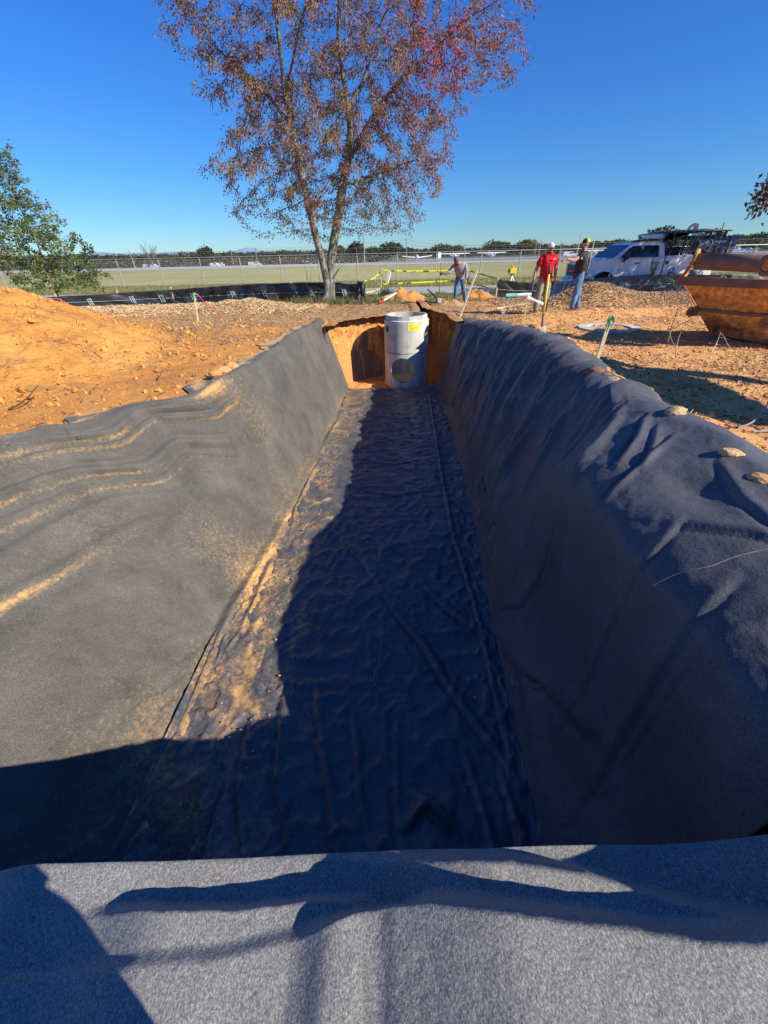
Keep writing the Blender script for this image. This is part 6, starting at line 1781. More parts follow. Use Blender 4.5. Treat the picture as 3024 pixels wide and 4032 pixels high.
# greenhouse
gh = [(S(1.25), 1.46), (S(2.05), 1.96), (S(2.25), 2.02), (S(3.45), 2.03), (S(3.62), 1.97), (S(3.75), 1.46)]
V = []; ins = [0.02, .17, .19, .19, .17, .02]
for side in (0, 1):
    for (x, z), i_ in zip(gh, ins): V.append((x, i_ if side == 0 else W - i_, z))
b = Batch(); n_ = len(gh)
b.add(V, [(i, (i + 1) % n_, n_ + (i + 1) % n_, n_ + i) for i in range(n_)])
b.add(V, [(0, 1, 4, 5), (1, 2, 3, 4), (n_, n_ + 1, n_ + 4, n_ + 5), (n_ + 1, n_ + 2, n_ + 3, n_ + 4)])
b.build('cab', pw_, truck, bevel=.025)
def side_pt(x, z, out=.006):        # point on the near side of the greenhouse
    return (x, np.interp(z, [1.46, 1.97], [.02, .17]) - out, z)
def pane(name, pts, mat=glass):
    P = [side_pt(S(x), z) for x, z in pts]; b = Batch(); c = np.mean(P, 0); n_ = len(P)
    b.add(P + [tuple(c)], [(i, (i + 1) % n_, n_) for i in range(n_)]); o = b.build(name, mat, truck, fix=False)
    sm = o.modifiers.new('t', 'SOLIDIFY'); sm.thickness = .012; sm.offset = 0; return o
pane('window', [(1.62, 1.49), (2.52, 1.49), (2.52, 1.90), (2.16, 1.90), (1.95, 1.80)]); pane('window', [(2.68, 1.49), (3.45, 1.49), (3.40, 1.88), (3.32, 1.91), (2.68, 1.91)])
pane('pillar_trim', [(2.53, 1.49), (2.67, 1.49), (2.67, 1.91), (2.53, 1.91)], blk)
nx_, nz_ = -.50, .80; nl = math.hypot(nx_, nz_)
P = [(S(1.30), .12, 1.50), (S(1.30), W - .12, 1.50), (S(1.99), W - .24, 1.93), (S(1.99), .24, 1.93)]
b = Batch(); b.quad(*[(x - .012, y, z + .014) for x, y, z in P]); o = b.build('windscreen', glass, truck, fix=False); sm = o.modifiers.new('t', 'SOLIDIFY'); sm.thickness = .01; sm.offset = 0
for x_ in (2.45, 3.40): 
    b = Batch(); b.box((S(x_) - .12, -.028, 1.26), (S(x_) + .12, -.006, 1.295)); b.build('door_handle', blk, truck, bevel=.006)
mi = empty('mirror', (0, 0, 0)); mi.parent = truck
b = Batch(); b.box((S(1.72), -.30, 1.42), (S(1.86), -.06, 1.72)); b.build('housing', blk, mi, bevel=.03)
b = Batch(); b.box((S(1.74) - .0, -.27, 1.62), (S(1.86) + .004, -.10, 1.69)); b.build('reflector', flat((.6, .62, .65), .2), mi)
b = Batch(); b.tube([(S(1.80), -.10, 1.45), (S(1.80), .04, 1.47)], .03, 8); b.tube([(S(1.76), -.14, 1.38), (S(1.78), .03, 1.36)], .045, 8); b.build('arm', blk, mi)
# nose: grille, bumper, lamps
gr = empty('grille', (0, 0, 0)); gr.parent = truck
b = Batch(); b.box((-.035, .22, .80), (-.003, W - .22, 1.24)); b.build('surround', blk, gr, bevel=.01)
for i in range(4):
    b = Batch(); b.box((-.05, .25, .86 + i * .09), (-.036, W - .25, .885 + i * .09)); b.build('bar', flat((.10, .10, .11), .4), gr)
for i in range(9):
    b = Batch(); y_ = .32 + i * .175; b.box((-.047, y_, .83), (-.0365, y_ + .02, 1.15)); b.build('upright', flat((.08, .08, .09), .4), gr)
b = Batch(); b.box((-.056, W / 2 - .10, 1.02), (-.051, W / 2 + .10, 1.06)); b.box((-.058, W / 2 - .035, 1.0), (-.0565, W / 2 + .035, 1.08)); b.build('badge', flat((.75, .72, .6), .3), gr)
fc = bpy.data.curves.new('lettering', 'FONT'); fc.body = 'CHEVROLET'; fc.size = .13; fc.extrude = .004; fc.align_x = 'CENTER'
fo = bpy.data.objects.new('lettering', fc); COL.objects.link(fo); me_l = bpy.data.meshes.new_from_object(fo.evaluated_get(bpy.context.evaluated_depsgraph_get())); bpy.data.objects.remove(fo); fo = bpy.data.objects.new('lettering', me_l); me_l.materials.clear(); me_l.materials.append(flat((.30, .30, .30), .3)); COL.objects.link(fo); fo.parent = gr; fo.rotation_euler = (R(90), 0, R(-90)); fo.location = (-.042, W / 2, 1.165)
for y_ in (.03, W - .21):
    b = Batch(); b.box((-.028, y_, 1.02), (.03, y_ + .18, 1.27)); b.build('headlight', flat((.65, .68, .72), .1), truck, bevel=.02)
b = Batch(); b.prism([(-.16, .42), (-.16, .60), (-.05, .74), (.06, .76), (.10, .42)], -.01, W + .01, 'y'); b.build('bumper', chrome, truck, bevel=.03)
b = Batch(); b.box((-.175, .42, .44), (-.162, W - .42, .58)); b.build('air_intake', blk, truck)
b = Batch(); b.box((-.178, .15, .47), (-.163, .32, .57)); b.build('fog_lamp', flat((.7, .7, .65), .2), truck)
b = Batch(); b.box((-.185, W / 2 - .15, .50), (-.176, W / 2 + .15, .64)); b.build('number_plate', flat((.7, .72, .72), .4), truck)
def wheel(x, y, s_):
    wv = empty('wheel', (x, y, .42)); wv.parent = truck
    b = Batch(); n_ = 28
    prof_ = [(.24, -.12), (.38, -.13), (.42, -.09), (.42, .09), (.38, .13), (.24, .12)]
    th = np.linspace(0, 2 * np.pi, n_, endpoint=False); V = np.array([[(r * math.cos(a), yy, r * math.sin(a)) for r, yy in prof_] for a in th]).reshape(-1, 3)
    b.add(V, grid_faces(n_, 6, True)); b.build('tyre', rubber, wv, smooth=True)
    b = Batch(); b.tube([(0, s_ * .10, 0), (0, s_ * -.02, 0)], [.235, .20], 24); b.tube([(0, s_ * .115, 0), (0, s_ * .101, 0)], .07, 12); b.build('rim', flat((.35, .36, .38), .3, .8), wv)
for x in (fw_x, rw_x):
    wheel(x, .16, -1); wheel(x, W - .16, 1)
b = Batch(); b.box((S(.5), .35, .40), (S(5.8), W - .35, .60)); b.box((fw_x - .5, .28, .5), (fw_x + .5, W - .28, 1.0)); b.build('chassis', blk, truck)
# service body
body_poly = [(S(3.80), .55), (S(3.80), 1.53), (S(6.20), 1.53), (S(6.20), .55), (rw_x + .55, .55)] + [(rw_x + .52 * math.cos(math.pi * i / 10), .55 + .47 * math.sin(math.pi * i / 10)) for i in range(11)]
panel('service_body', body_poly, -.05, .42, pw_, truck, .015)
panel('service_body', body_poly, W - .37, W + .05, pw_, truck, .015)
b = Batch(); b.box((S(3.80), .43, .62), (S(6.20), W - .38, .80)); b.build('load_bed', flat((.3, .3, .3), .6), truck)
b = Batch(); b.box((S(3.82), -.07, 1.47), (S(6.2), -.053, 1.515)); b.build('top_trim', flat((.55, .57, .6), .3), truck)
for x0_, x1_, z0_, z1_ in ((3.95, 4.42, .66, 1.43), (4.46, 5.60, 1.08, 1.43), (4.46, 4.55, .66, 1.04), (5.66, 6.14, .66, 1.43)):
    cd_ = empty('cabinet_door', (0, 0, 0)); cd_.parent = truck
    b = Batch(); b.box((S(x0_), -.072, z0_), (S(x1_), -.053, z1_)); b.build('leaf', pw_, cd_, bevel=.008)
    b = Batch(); xm = S(x1_) - .12 if x1_ < 5 else S((x0_ + x1_) / 2); b.box((xm - .04, -.085, (z0_ + z1_) / 2 - .06), (xm + .04, -.0725, (z0_ + z1_) / 2 + .04)); b.build('latch', blk, cd_)
b = Batch(); b.tube([(S(4.20), -.0735, .98), (S(4.20), -.079, .98)], .12, 24, (.18, .20, .42)); b.build('round_decal', M_attr, truck)
b = Batch(); b.box((S(4.20) - .14, -.0835, .86), (S(4.20) + .14, -.0795, .91), (.20, .10, .16)); b.tube([(S(4.20), -.0795, 1.0), (S(4.20), -.0830, 1.0)], .06, 16, (.6, .62, .7)); b.build('decal_band', M_attr, truck)['kind'] = 'stuff'
b = Batch(); b.tube([(S(3.87), -.10, 1.28), (S(3.87), -.03, 1.28)], .055, 12); b.build('fuel_cap', blk, truck)
# roof details and rack
for x_ in (2.15, 2.32): 
    b = Batch(); b.prism([(S(x_), 2.02), (S(x_) + .22, 2.03), (S(x_) + .20, 2.12), (S(x_) + .12, 2.09)], .35, .42, 'y'); b.build('roof_fin', flat((.03, .04, .08)), truck)
rk = empty('ladder_rack', (0, 0, 0)); rk.parent = truck
def bar_(P, r, name='bar', par=rk, m=blk, sides=8): b = Batch(); b.tube(P, r, sides); return b.build(name, m, par)
b = Batch(); b.prism([(S(3.42), 2.16), (S(3.52), 2.62), (S(6.55), 2.66), (S(6.55), 2.60), (S(3.60), 2.56)], .02, .09, 'y'); b.build('side_rail', blk, rk, bevel=.01)
b = Batch(); b.prism([(S(3.45), 2.18), (S(3.52), 2.38), (S(6.4), 2.42), (S(6.4), 2.24), (S(3.6), 2.22)], .10, .16, 'y'); b.build('lower_rail', blk, rk)
for x_ in (3.90, 4.5, 5.6, 6.3):
    for y_ in (.05, W - .05): b = Batch(); b.box((S(x_) - .035, y_ - .035, 1.53), (S(x_) + .035, y_ + .035, 2.60)); b.build('upright', blk, rk)
for x_ in (3.55, 4.5, 5.5, 6.3): b = Batch(); b.box((S(x_) - .03, .0, 2.50), (S(x_) + .03, W, 2.56)); b.build('crossbar', blk, rk)
b = Batch(); b.box((S(3.55), W - .10, 2.35), (S(6.5), W - .03, 2.62)); b.build('side_rail', blk, rk)
bar_([(S(3.60), .03, 2.30), (S(3.95), .03, 1.75), (S(3.80), .03, 1.55)], .05, 'brace')
# load: things of their own resting on the truck
def load(name, label, cat): return empty(name, truck.location, label=label, cat=cat)
pi = load('drain_pipe', 'pale green plastic pipe sticking out forward from the truck rack', 'pipe')
for nm, x0_, x1_, r_, c_ in (('barrel', 2.55, 6.0, .125, (.55, .88, .78)), ('socket', 2.48, 2.549, .135, (.30, .62, .58))):
    b = Batch(); b.tube([(S(x0_), .35, 2.40 - .0 * x0_), (S(x1_), .35, 2.46)], r_, 20, c_); b.build(nm, M_attr, pi, smooth=True)
b = Batch(); b.tube([(S(2.476), .35, 2.40), (S(2.479), .35, 2.40)], .12, 20, (.05, .2, .2)); b.build('bore_shade', M_attr, pi)  # shade in the open end, put on as a dark disc
for i, (y_, z_, x0_, x1_, c_) in enumerate([(.62, 2.62, 3.4, 6.9, (.10, .10, .10)), (.78, 2.66, 3.6, 6.6, (.16, .14, .12)), (1.0, 2.63, 3.5, 7.1, (.06, .07, .07)), (.5, 2.70, 4.2, 6.2, (.30, .30, .28))]):
    o = Batch(); o.tube([(S(x0_), y_, z_), (S(x1_), y_ + .05, z_ + .06)], .035, 8, c_); tag(o.build('rod', M_attr, None), ['black rod lying nearest along the top of the truck rack', 'brown rod lying second along the top of the truck rack', 'longest dark rod on the truck rack, jutting out behind', 'short grey rod on top of the truck rack load'][i], 'rod').location = truck.location
rl = load('hose_reel', 'grey hose reel hanging at the side of the truck by the blue box', 'hose reel')
b = Batch(); b.tube([(S(5.02), -.02, 1.92), (S(5.55), -.02, 1.95)], .20, 20, (.10, .15, .17)); b.build('drum', M_attr, rl)
for x_ in (5.0, 5.57): b = Batch(); b.tube([(S(x_), -.02 + .27 * math.cos(a), 1.94 + .27 * math.sin(a)) for a in np.linspace(0, 6.283, 25)], .025, 6, (.45, .46, .45)); b.build('flange', M_attr, rl)
for k_ in range(8):
    x_ = 5.06 + k_ * .06; b = Batch(); b.tube([(S(x_), -.02 + .22 * math.cos(a), 1.93 + .22 * math.sin(a)) for a in np.linspace(0, 6.283, 17)], .03, 6, (.16, .22, .24)); b.build('coil', M_attr, rl)
b = Batch(); b.box((S(5.2), .1, 1.535), (S(5.4), .3, 1.72), (.1, .1, .1)); b.build('bracket', M_attr, rl)
for i in range(5):
    b = Batch(); x_ = 4.55 + i * .085; b.tube(catmull([(S(x_), -.0, 1.50), (S(x_ + .05), -.04, 1.75), (S(x_ + .10), -.02, 2.0), (S(x_ + .16), .02, 2.35)], 10), .022, 6, (.04, .04, .045) if i % 2 else (.22, .20, .17))
    tag(b.build('hose', M_attr, None, smooth=True), ['first', 'second', 'middle', 'fourth', 'last'][i] + ' from the left of the five handles hanging on the truck side, ' + ('black' if i % 2 else 'grey brown'), 'hose', 'bunch of handles hung on the truck side').location = truck.location
for x0_, x1_, y_, z1_, c_, lb in ((3.95, 4.35, .6, 2.1, (.03, .03, .03), 'black machine on the truck bed right behind the cab'), (4.45, 4.95, .8, 2.2, (.08, .06, .05), 'dark brown machine on the truck bed behind the hanging handles')):
    t_ = load('machine', lb, 'machine')
    b = Batch(); b.box((S(x0_), y_, .83), (S(x1_), y_ + .6, z1_ - .35), c_); b.build('housing', M_attr, t_, bevel=.04)
    b = Batch(); b.tube([(S((x0_ + x1_) / 2), y_ + .3, z1_ - .34), (S((x0_ + x1_) / 2), y_ + .3, z1_)], [.16, .12], 14, (.12, .12, .12)); b.build('motor', M_attr, t_)
    b = Batch(); b.tube([(S(x0_) + .04, y_ - .02, 1.5), (S(x0_) + .04, y_ - .02, z1_ - .1), (S(x1_) - .04, y_ - .02, z1_ - .1), (S(x1_) - .04, y_ - .02, 1.5)], .022, 6, (.25, .25, .25)); b.build('frame', M_attr, t_)
bx_ = load('welder_box', 'dark blue steel box strapped on the rear of the white truck', 'tool box')
b = Batch(); b.prism([(S(5.62), 1.72), (S(5.72), 2.32), (S(7.02), 2.36), (S(6.86), 1.72)], -.08, .9, 'y', (.008, .045, .14)); b.build('box', M_attr, bx_, bevel=.02)
b = Batch(); b.box((S(5.62), -.06, 1.56), (S(6.84), .9, 1.715), (.05, .05, .05)); b.build('base', M_attr, bx_)
for x_ in (5.98, 6.55): b = Batch(); b.box((S(x_), -.10, 1.60), (S(x_) + .07, -.083, 2.37), (.16, .14, .12)); b.build('strap', M_attr, bx_)
b = Batch(); b.tube([(S(6.10) + .24 * math.cos(a), -.086, 2.06 + .045 * math.sin(a)) for a in np.linspace(0, 6.283, 25)], .012, 5, (.6, .65, .7)); b.box((S(5.95), -.09, 2.05), (S(6.38), -.084, 2.075), (.6, .65, .7)); b.build('emblem', M_attr, bx_)['kind'] = 'stuff'
b = Batch(); b.box((S(6.25), .3, 2.62), (S(6.28), .33, 3.05), (.1, .1, .1)); tag(b.build('antenna', M_attr, None), 'thin vertical aerial above the blue box on the truck', 'aerial').location = truck.location
b = Batch(); b.tube(catmull([(S(5.05), .9, 2.3), (S(5.12), .9, 2.75), (S(5.28), .9, 3.0), (S(5.42), .9, 2.95), (S(5.42), .9, 2.4)], 16), .09, 10, (.62, .56, .50)); tag(b.build('rolled_hose', M_attr, None, smooth=True), 'pale rolled hose standing up behind the truck rack', 'hose').location = truck.location

# the rack and its load sit low over the cab roof
for o in list(rk.children) + [q for q in COL.objects if q.parent is None and q.type == 'MESH' and tuple(q.location) == tuple(truck.location)] + [c_ for q in (pi, rl, bx_) for c_ in q.children]:
    me = o.data; V = np.zeros(len(me.vertices) * 3); me.vertices.foreach_get('co', V); V = V.reshape(-1, 3)
    V[:, 2] = np.where(V[:, 2] > 1.85, 1.85 + (V[:, 2] - 1.85) * .66, V[:, 2]); me.vertices.foreach_set('co', V.ravel()); me.update()

# ------------------------------------------------------------------ rusty steel skip at the right edge
M_rust, nt, bs = nmat('rusty_steel')
n1_ = tex_noise(nt, 2.6, 8, .7, dist=.8); n2_x = tex_noise(nt, 11, 6, .7); n3_x = tex_noise(nt, 2.0, 5, .6, stretch=(4, 4, .5))
r1_ = ramp(nt, n1_.outputs['Fac'], [(.30, (.16, .09, .06)), (.42, (.46, .22, .085)), (.54, (.72, .36, .12)), (.75, (.82, .48, .20))])
r2_x = ramp(nt, n2_x.outputs['Fac'], [(.35, (.6,) * 3), (.6, (1.15,) * 3)])
r3_x = ramp(nt, n3_x.outputs['Fac'], [(.35, (.6, .58, .6)), (.55, (1.1, 1.05, 1))])
nt.links.new(mixc(nt, mixc(nt, r1_.outputs[0], r2_x.outputs[0], 1, 'MULTIPLY'), r3_x.outputs[0], .8, 'MULTIPLY'), bs.inputs['Base Color'])
bs.inputs['Roughness'].default_value = .8; bs.inputs['Metallic'].default_value = .1
n4 = tex_noise(nt, 30, 6, .7); bump(nt, bs, n4.outputs['Fac'], .35, .008)
M_rustd = simple('dark_rusty_steel', (.26, .14, .095), (.14, .085, .065), .75, 5, .1, bmp=.3)
skip_ = empty('rusty_skip', (0, 0, 0), label='rusty steel skip with a round top tube on the clay at the right edge', cat='skip')
TLp, TRp = at(2692, 1092, 8.9), at(3230, 1112, 7.6)
BLp, BRp = at(2802, 1318, 9.1), at(3200, 1385, 7.85)
RLp, RRp = at(2748, 1219, 9.02), at(3215, 1262, 7.75)
back = (Vector((TRp.y - TLp.y, -(TRp.x - TLp.x), 0)).normalized()) * -1
if back.y < 0: back = -back
def pl_(P, th, name, mat, bv=.008):
    """plate of thickness th behind the polygon P"""
    P = [Vector(p) for p in P]; n_ = (P[1] - P[0]).cross(P[2] - P[0]).normalized()
    if n_.dot(back) < 0: n_ = -n_
    k = len(P); c = sum(P, Vector()) / k
    V = [tuple(p) for p in P] + [tuple(p + n_ * th) for p in P] + [tuple(c), tuple(c + n_ * th)]
    b = Batch(); b.add(V, [(i, (i + 1) % k, k + (i + 1) % k, k + i) for i in range(k)]); m0 = b.n - len(V)
    b.f3.append(np.array([(2 * k, (i + 1) % k, i) for i in range(k)])); b.f3.append(np.array([(2 * k + 1, k + i, k + (i + 1) % k) for i in range(k)]))
    return b.build(name, mat, skip_, bevel=bv)
Tl2 = TLp + Vector((.03, 0, -.10)); Tr2 = TRp + Vector((0, 0, -.10))
pl_([Tl2, Tr2, RRp + Vector((0, 0, .02)), RLp + Vector((0, 0, .02))], .012, 'front_plate', M_rust)
pl_([RLp + Vector((.01, 0, -.025)), RRp + Vector((0, 0, -.025)), BRp, BLp], .012, 'lower_plate', M_rust)
D2 = back * 1.25
def strip(A, B_, h, out, name, mat):
    A, B_ = Vector(A), Vector(B_); f_ = -back * out; u_ = Vector((0, 0, h))
    V = [A, B_, B_ + u_, A + u_, A + f_, B_ + f_, B_ + f_ + u_, A + f_ + u_]
    b = Batch(); b.add([tuple(v) for v in V], [(0, 3, 2, 1), (4, 5, 6, 7), (0, 1, 5, 4), (1, 2, 6, 5), (2, 3, 7, 6), (3, 0, 4, 7)]); return b.build(name, mat, skip_, bevel=.008)
ext = (TLp - TRp).normalized() * .10
strip(TLp + ext + Vector((0, 0, -.13)), TRp + Vector((0, 0, -.13)), .145, .05, 'rim_beam', M_rustd)
strip(RLp + Vector((0, 0, -.03)), RRp + Vector((0, 0, -.03)), .055, .045, 'rib', M_rustd)
strip(BLp + Vector((-.12, .02, -.10)), BRp + Vector((0, 0, -.10)), .09, .05, 'skid', simple('worn_steel', (.20, .17, .14), (.12, .09, .07), .6, 6, bmp=.2))
# left end, floor and back
pl_([Tl2, Tl2 + D2, BLp + D2 * .8, BLp], .012, 'end_plate', M_rust)
pl_([BLp, BRp, BRp + D2 * .8, BLp + D2 * .8], .012, 'bottom_plate', M_rust)
pl_([Tl2 + D2, Tr2 + D2, BRp + D2 * .8, BLp + D2 * .8], .012, 'back_plate', M_rust)
# top tube and its end plates
t0, t1 = at(2742, 1029, 8.75), at(3230, 1046, 7.55); rT_ = .135
b = Batch(); b.tube([tuple(t0), tuple(t1)], rT_, 28); b.build('top_tube', M_rustd, skip_, smooth=True)
ax_ = (t1 - t0).normalized(); up_ = Vector((0, 0, 1)); sd_ = ax_.cross(up_).normalized()
pts = []
for i in range(13):
    a = math.pi * (i / 12) * 1.0; pts.append(t0 + sd_ * (-.17 * math.cos(a)) + up_ * (.19 * math.sin(a) + .01))
pts = [TLp + back * .30, TLp - back * .02] if False else pts
basA, basB = TLp - back * .04, TLp + back * .38
P_ = [basA] + (pts if (pts[0] - basA).length < (pts[-1] - basA).length else pts[::-1]) + [basB]
k = len(P_); c = sum(P_, Vector()) / k; off = ax_ * .05
b = Batch(); b.add([tuple(p) for p in P_] + [tuple(p - off) for p in P_] + [tuple(c), tuple(c - off)], [(i, (i + 1) % k, k + (i + 1) % k, k + i) for i in range(k)])
b.f3.append(np.array([(2 * k, (i + 1) % k, i) for i in range(k)])); b.f3.append(np.array([(2 * k + 1, k + i, k + (i + 1) % k) for i in range(k)])); b.build('end_bracket', M_rust, skip_, bevel=.01)
def lug(p, r, name='lifting_eye', rr=.022, nrm=None):
    b = Batch(); ax = nrm or back; u1 = Vector((0, 0, 1)); u2 = ax.cross(u1).normalized()
    b.tube([tuple(p + u1 * r * math.sin(a) + u2 * r * math.cos(a)) for a in np.linspace(0, 6.283, 25)], rr, 8); return b.build(name, M_rustd, skip_, smooth=True)
lug(at(2722, 1226, 8.95), .062, rr=.024); lug(at(3012, 1272, 8.25), .065, rr=.026)
pl_([at(2748, 1202, 8.98), at(2700, 1236, 8.92), at(2716, 1248, 8.93), at(2762, 1240, 9.0)], .03, 'eye_gusset', M_rustd)
pl_([at(3000, 1010, 7.9), at(3080, 990, 7.7), at(3090, 1090, 7.7), at(2985, 1090, 7.95)], .03, 'bracket_plate', M_rust)
lug(at(3030, 1042, 7.78), .13, 'shackle', .035)

# ------------------------------------------------------------------ excavator added outside the frame to throw shade beyond the right rim
def heap(cx, cy, rx, ry, h, x, y): r = np.sqrt(((x - cx) / rx) ** 2 + ((y - cy) / ry) ** 2); return h * (.5 + .5 * np.cos(np.pi * np.clip(r, 0, 1)))
ex = empty('excavator', (14.0, -2.4, 0), label='yellow excavator added out of view right of the trench, its raised bucket shading the clay', cat='excavator')
M_yel = simple('yellow_paint', (.70, .42, .03), (.60, .35, .03), .5, 4, bmp=.05)
def exb(name, f, m=None, bevel=.03):
    b = Batch(); f(b); return b.build(name, m or M_yel, ex, bevel=bevel)
for y_ in (-1.2, .75): exb('track', lambda b: b.prism([(-1.9, .1), (-1.6, 0), (1.6, 0), (1.9, .1), (2.0, .45), (1.7, .8), (-1.7, .8), (-2.0, .45)], y_, y_ + .5, 'y'), rubber)
exb('house', lambda b: b.box((-1.7, -1.1, .95), (1.5, 1.2, 2.1))); exb('turntable', lambda b: b.tube([(0, 0, .6), (0, 0, .95)], .6, 20), blk)
exb('cab', lambda b: b.prism([(-.2, 2.11), (1.4, 2.11), (1.45, 2.7), (1.1, 3.0), (-.2, 3.0)], -1.05, -.1, 'y')); exb('cab_window', lambda b: b.box((-.1, -1.075, 2.2), (1.2, -1.052, 2.85)), glass, 0)
def beam(p, q, w_, h_):
    def f(b):
        p_, q_ = Vector(p) - ex.location, Vector(q) - ex.location; M = Matrix.Translation(p_) @ (q_ - p_).to_track_quat('X', 'Z').to_matrix().to_4x4(); b.box((0, -w_ / 2, -h_ / 2), ((q_ - p_).length, w_ / 2, h_ / 2), (1, 1, 1), M)
    return f
exb('boom', beam((13.9, -1.4, 1.9), (13.3, 1.2, 5.4), .35, .55)); exb('boom', beam((13.3, 1.2, 5.4), (10.4, 3.5, 5.3), .32, .42)); exb('stick', beam((10.4, 3.5, 5.3), (9.9, 2.4, 4.4), .28, .35))
exb('bucket', lambda b: b.prism([(-.6, 0), (-.7, .8), (-.2, 1.15), (.5, 1.1), (.65, .6), (.2, 0)], -.95, .95, 'y'), M_rustd).location = Vector((9.6, 2.2, 3.7)) - ex.location
def lump(cx, cy, rx, ry, h, seed, label, c=(.56, .26, .08)):
    x, y = np.meshgrid(np.linspace(cx - rx, cx + rx, 46), np.linspace(cy - ry, cy + ry, 46), indexing='ij')
    z = ground_h(x, y) + heap(cx, cy, rx, ry, h, x, y) * (1 + .9 * fbm(x * 2.0, y * 2.0, 4, seed)) - .04
    cc = np.array(c) * (1 + .35 * fbm(x * 3, y * 3, 3, seed + 1))[..., None]
    o = mesh_np('dirt_mound', np.stack([x, y, z], -1).reshape(-1, 3), grid_faces(46, 46), M_mound, col=cc.reshape(-1, 3)); tag(o, label, 'dirt mound')
q = on(1590, 1188, 0); lump(q.x + .1, q.y + .9, 1.25, 1.0, .42, 1311, 'small heap of orange clay with turf on its left, behind the chamber')
q = on(1885, 1180, 0); lump(q.x, q.y + .5, 1.2, .9, .32, 1321, 'small heap of orange clay behind the leaning wooden pole')
q = on(1745, 1212, 0); lump(q.x + .35, q.y + .6, .9, .7, .20, 1331, 'low crumbling hump of clay and roots under the digging bar', (.45, .26, .12))
# ------------------------------------------------------------------ loose material on the ground
def hgt(x, y):
    return ground_h(x, y)
def open_ground(x, y, pad=.35):
    return ~(((x > xl(y) - pad) & (x < xr(y) + pad) & (y < 12.6)) | pit_inside(x, y))
def rocks(P, Sz, C, name, mat, rng, n_side=None):
    """many irregular clods in one mesh"""
    ico = bmesh.new(); bmesh.ops.create_icosphere(ico, subdivisions=1, radius=1); BV = np.array([tuple(v.co) for v in ico.verts]); BF = np.array([[v.index for v in f.verts] for f in ico.faces]); ico.free()
    n = len(P); J = BV[None] * rng.uniform(.55, 1.25, (n, len(BV), 1)) * Sz[:, None, None] * rng.uniform(.6, 1.3, (n, 1, 3))
    V = (P[:, None] + J).reshape(-1, 3); F = (BF[None] + (np.arange(n) * len(BV))[:, None, None]).reshape(-1, 3)
    Cc = np.repeat(C, len(BV), 0)
    return mesh_np(name, V, F, mat, None, smooth=False, col=Cc)
rng = np.random.default_rng(77)
# clods on the big mound and along the trench
n = 15000; x = rng.uniform(-13, -2, n); y = rng.uniform(3, 14, n); m = open_ground(x, y, .12) & (rng.random(n) < .3 + .7 * sstep(-.1, .25, fbm(x * .8, y * .8, 3, 1401)))
x, y = x[m], y[m]; s_ = .005 + .010 * rng.random(len(x)) + .055 * rng.random(len(x)) ** 14
C = np.array([.68, .32, .09]) * rng.uniform(.6, 1.15, (len(x), 1)) 
z = hgt(x, y); mm = mound_h(x, y) > .02; z = z + np.where(mm, .01, 0)
tag(rocks(np.stack([x, y, z], -1), s_, C, 'soil_clods', M_clump, rng), 'loose crumbs and clods of orange clay over the left mound', kind='stuff')
n = 20000; x = rng.uniform(2.3, 12.5, n); y = rng.uniform(2.6, 17, n); m = open_ground(x, y, .25) & (rng.random(n) < .35 + .65 * sstep(-.1, .2, fbm(x * 1.1, y * 1.1, 3, 1403)))
x, y = x[m], y[m]; s_ = .005 + .012 * rng.random(len(x)) + .03 * rng.random(len(x)) ** 8
C = np.where(rng.random((len(x), 1)) < .5, np.array([.72, .38, .14]), np.array([.54, .24, .085])) * rng.uniform(.55, 1.3, (len(x), 1))
tag(rocks(np.stack([x, y, hgt(x, y)], -1), s_, C, 'soil_clods', M_clump, rng), 'loose crumbs of red and orange clay over the trampled right side', kind='stuff')
# chips and bark: thin slivers lying every way
def slivers(x, y, z, L, W_, C, name, label, rng, tilt=.35, mat=M_wood):
    n = len(x); a = rng.uniform(0, 2 * np.pi, n); t = rng.normal(0, tilt, n)
    D = np.stack([np.cos(a) * np.cos(t), np.sin(a) * np.cos(t), np.sin(t)], -1) * L[:, None] / 2
    Sd = np.stack([-np.sin(a), np.cos(a), rng.normal(0, .4, n)], -1) * W_[:, None] / 2
    up = np.array([0, 0, 1.]) * (W_[:, None] * .25)
    P = np.stack([x, y, z], -1)
    V = np.stack([P - D - Sd, P + D - Sd * .6, P + D + Sd * .6, P - D + Sd, P - D * .7 + up * 1.5, P + D * .7 + up * 1.5], 1).reshape(-1, 3)
    i = (np.arange(n) * 6)[:, None]
    F4 = np.concatenate([i + np.array([[0, 1, 5, 4]]), i + np.array([[4, 5, 2, 3]])]); F3 = np.concatenate([i + np.array([[0, 4, 3]]), i + np.array([[1, 2, 5]])])
    o = mesh_np(name, V, [F3, F4], mat, None, smooth=False, col=np.repeat(C, 6, 0)); return tag(o, label, kind='stuff')
def cols(n, a, b_, rng): k = rng.random((n, 1)); return (np.array(a) * k + np.array(b_) * (1 - k)) * rng.uniform(.6, 1.2, (n, 1))
n = 26000; x = rng.uniform(-13, -2.0, n); y = rng.uniform(14.8, 18.7, n); dens = np.exp(-((y - 16.9) / 1.0) ** 2) + .15; m = (rng.random(n) < dens); x, y = x[m], y[m]; n = len(x)
slivers(x, y, hgt(x, y) + .01 + .05 * rng.random(n), rng.uniform(.04, .13, n), rng.uniform(.012, .04, n), cols(n, (.70, .50, .27), (.50, .33, .17), rng), 'wood_chips', 'pale wood chips heaped against the left silt fence', rng)
n = 34000; x = rng.uniform(4.2, 15, n); y = rng.uniform(13.6, 18.2, n); dens = .25 + np.exp(-((y - 16.2) / 1.2) ** 2); m = (rng.random(n) < dens); x, y = x[m], y[m]; n = len(x)
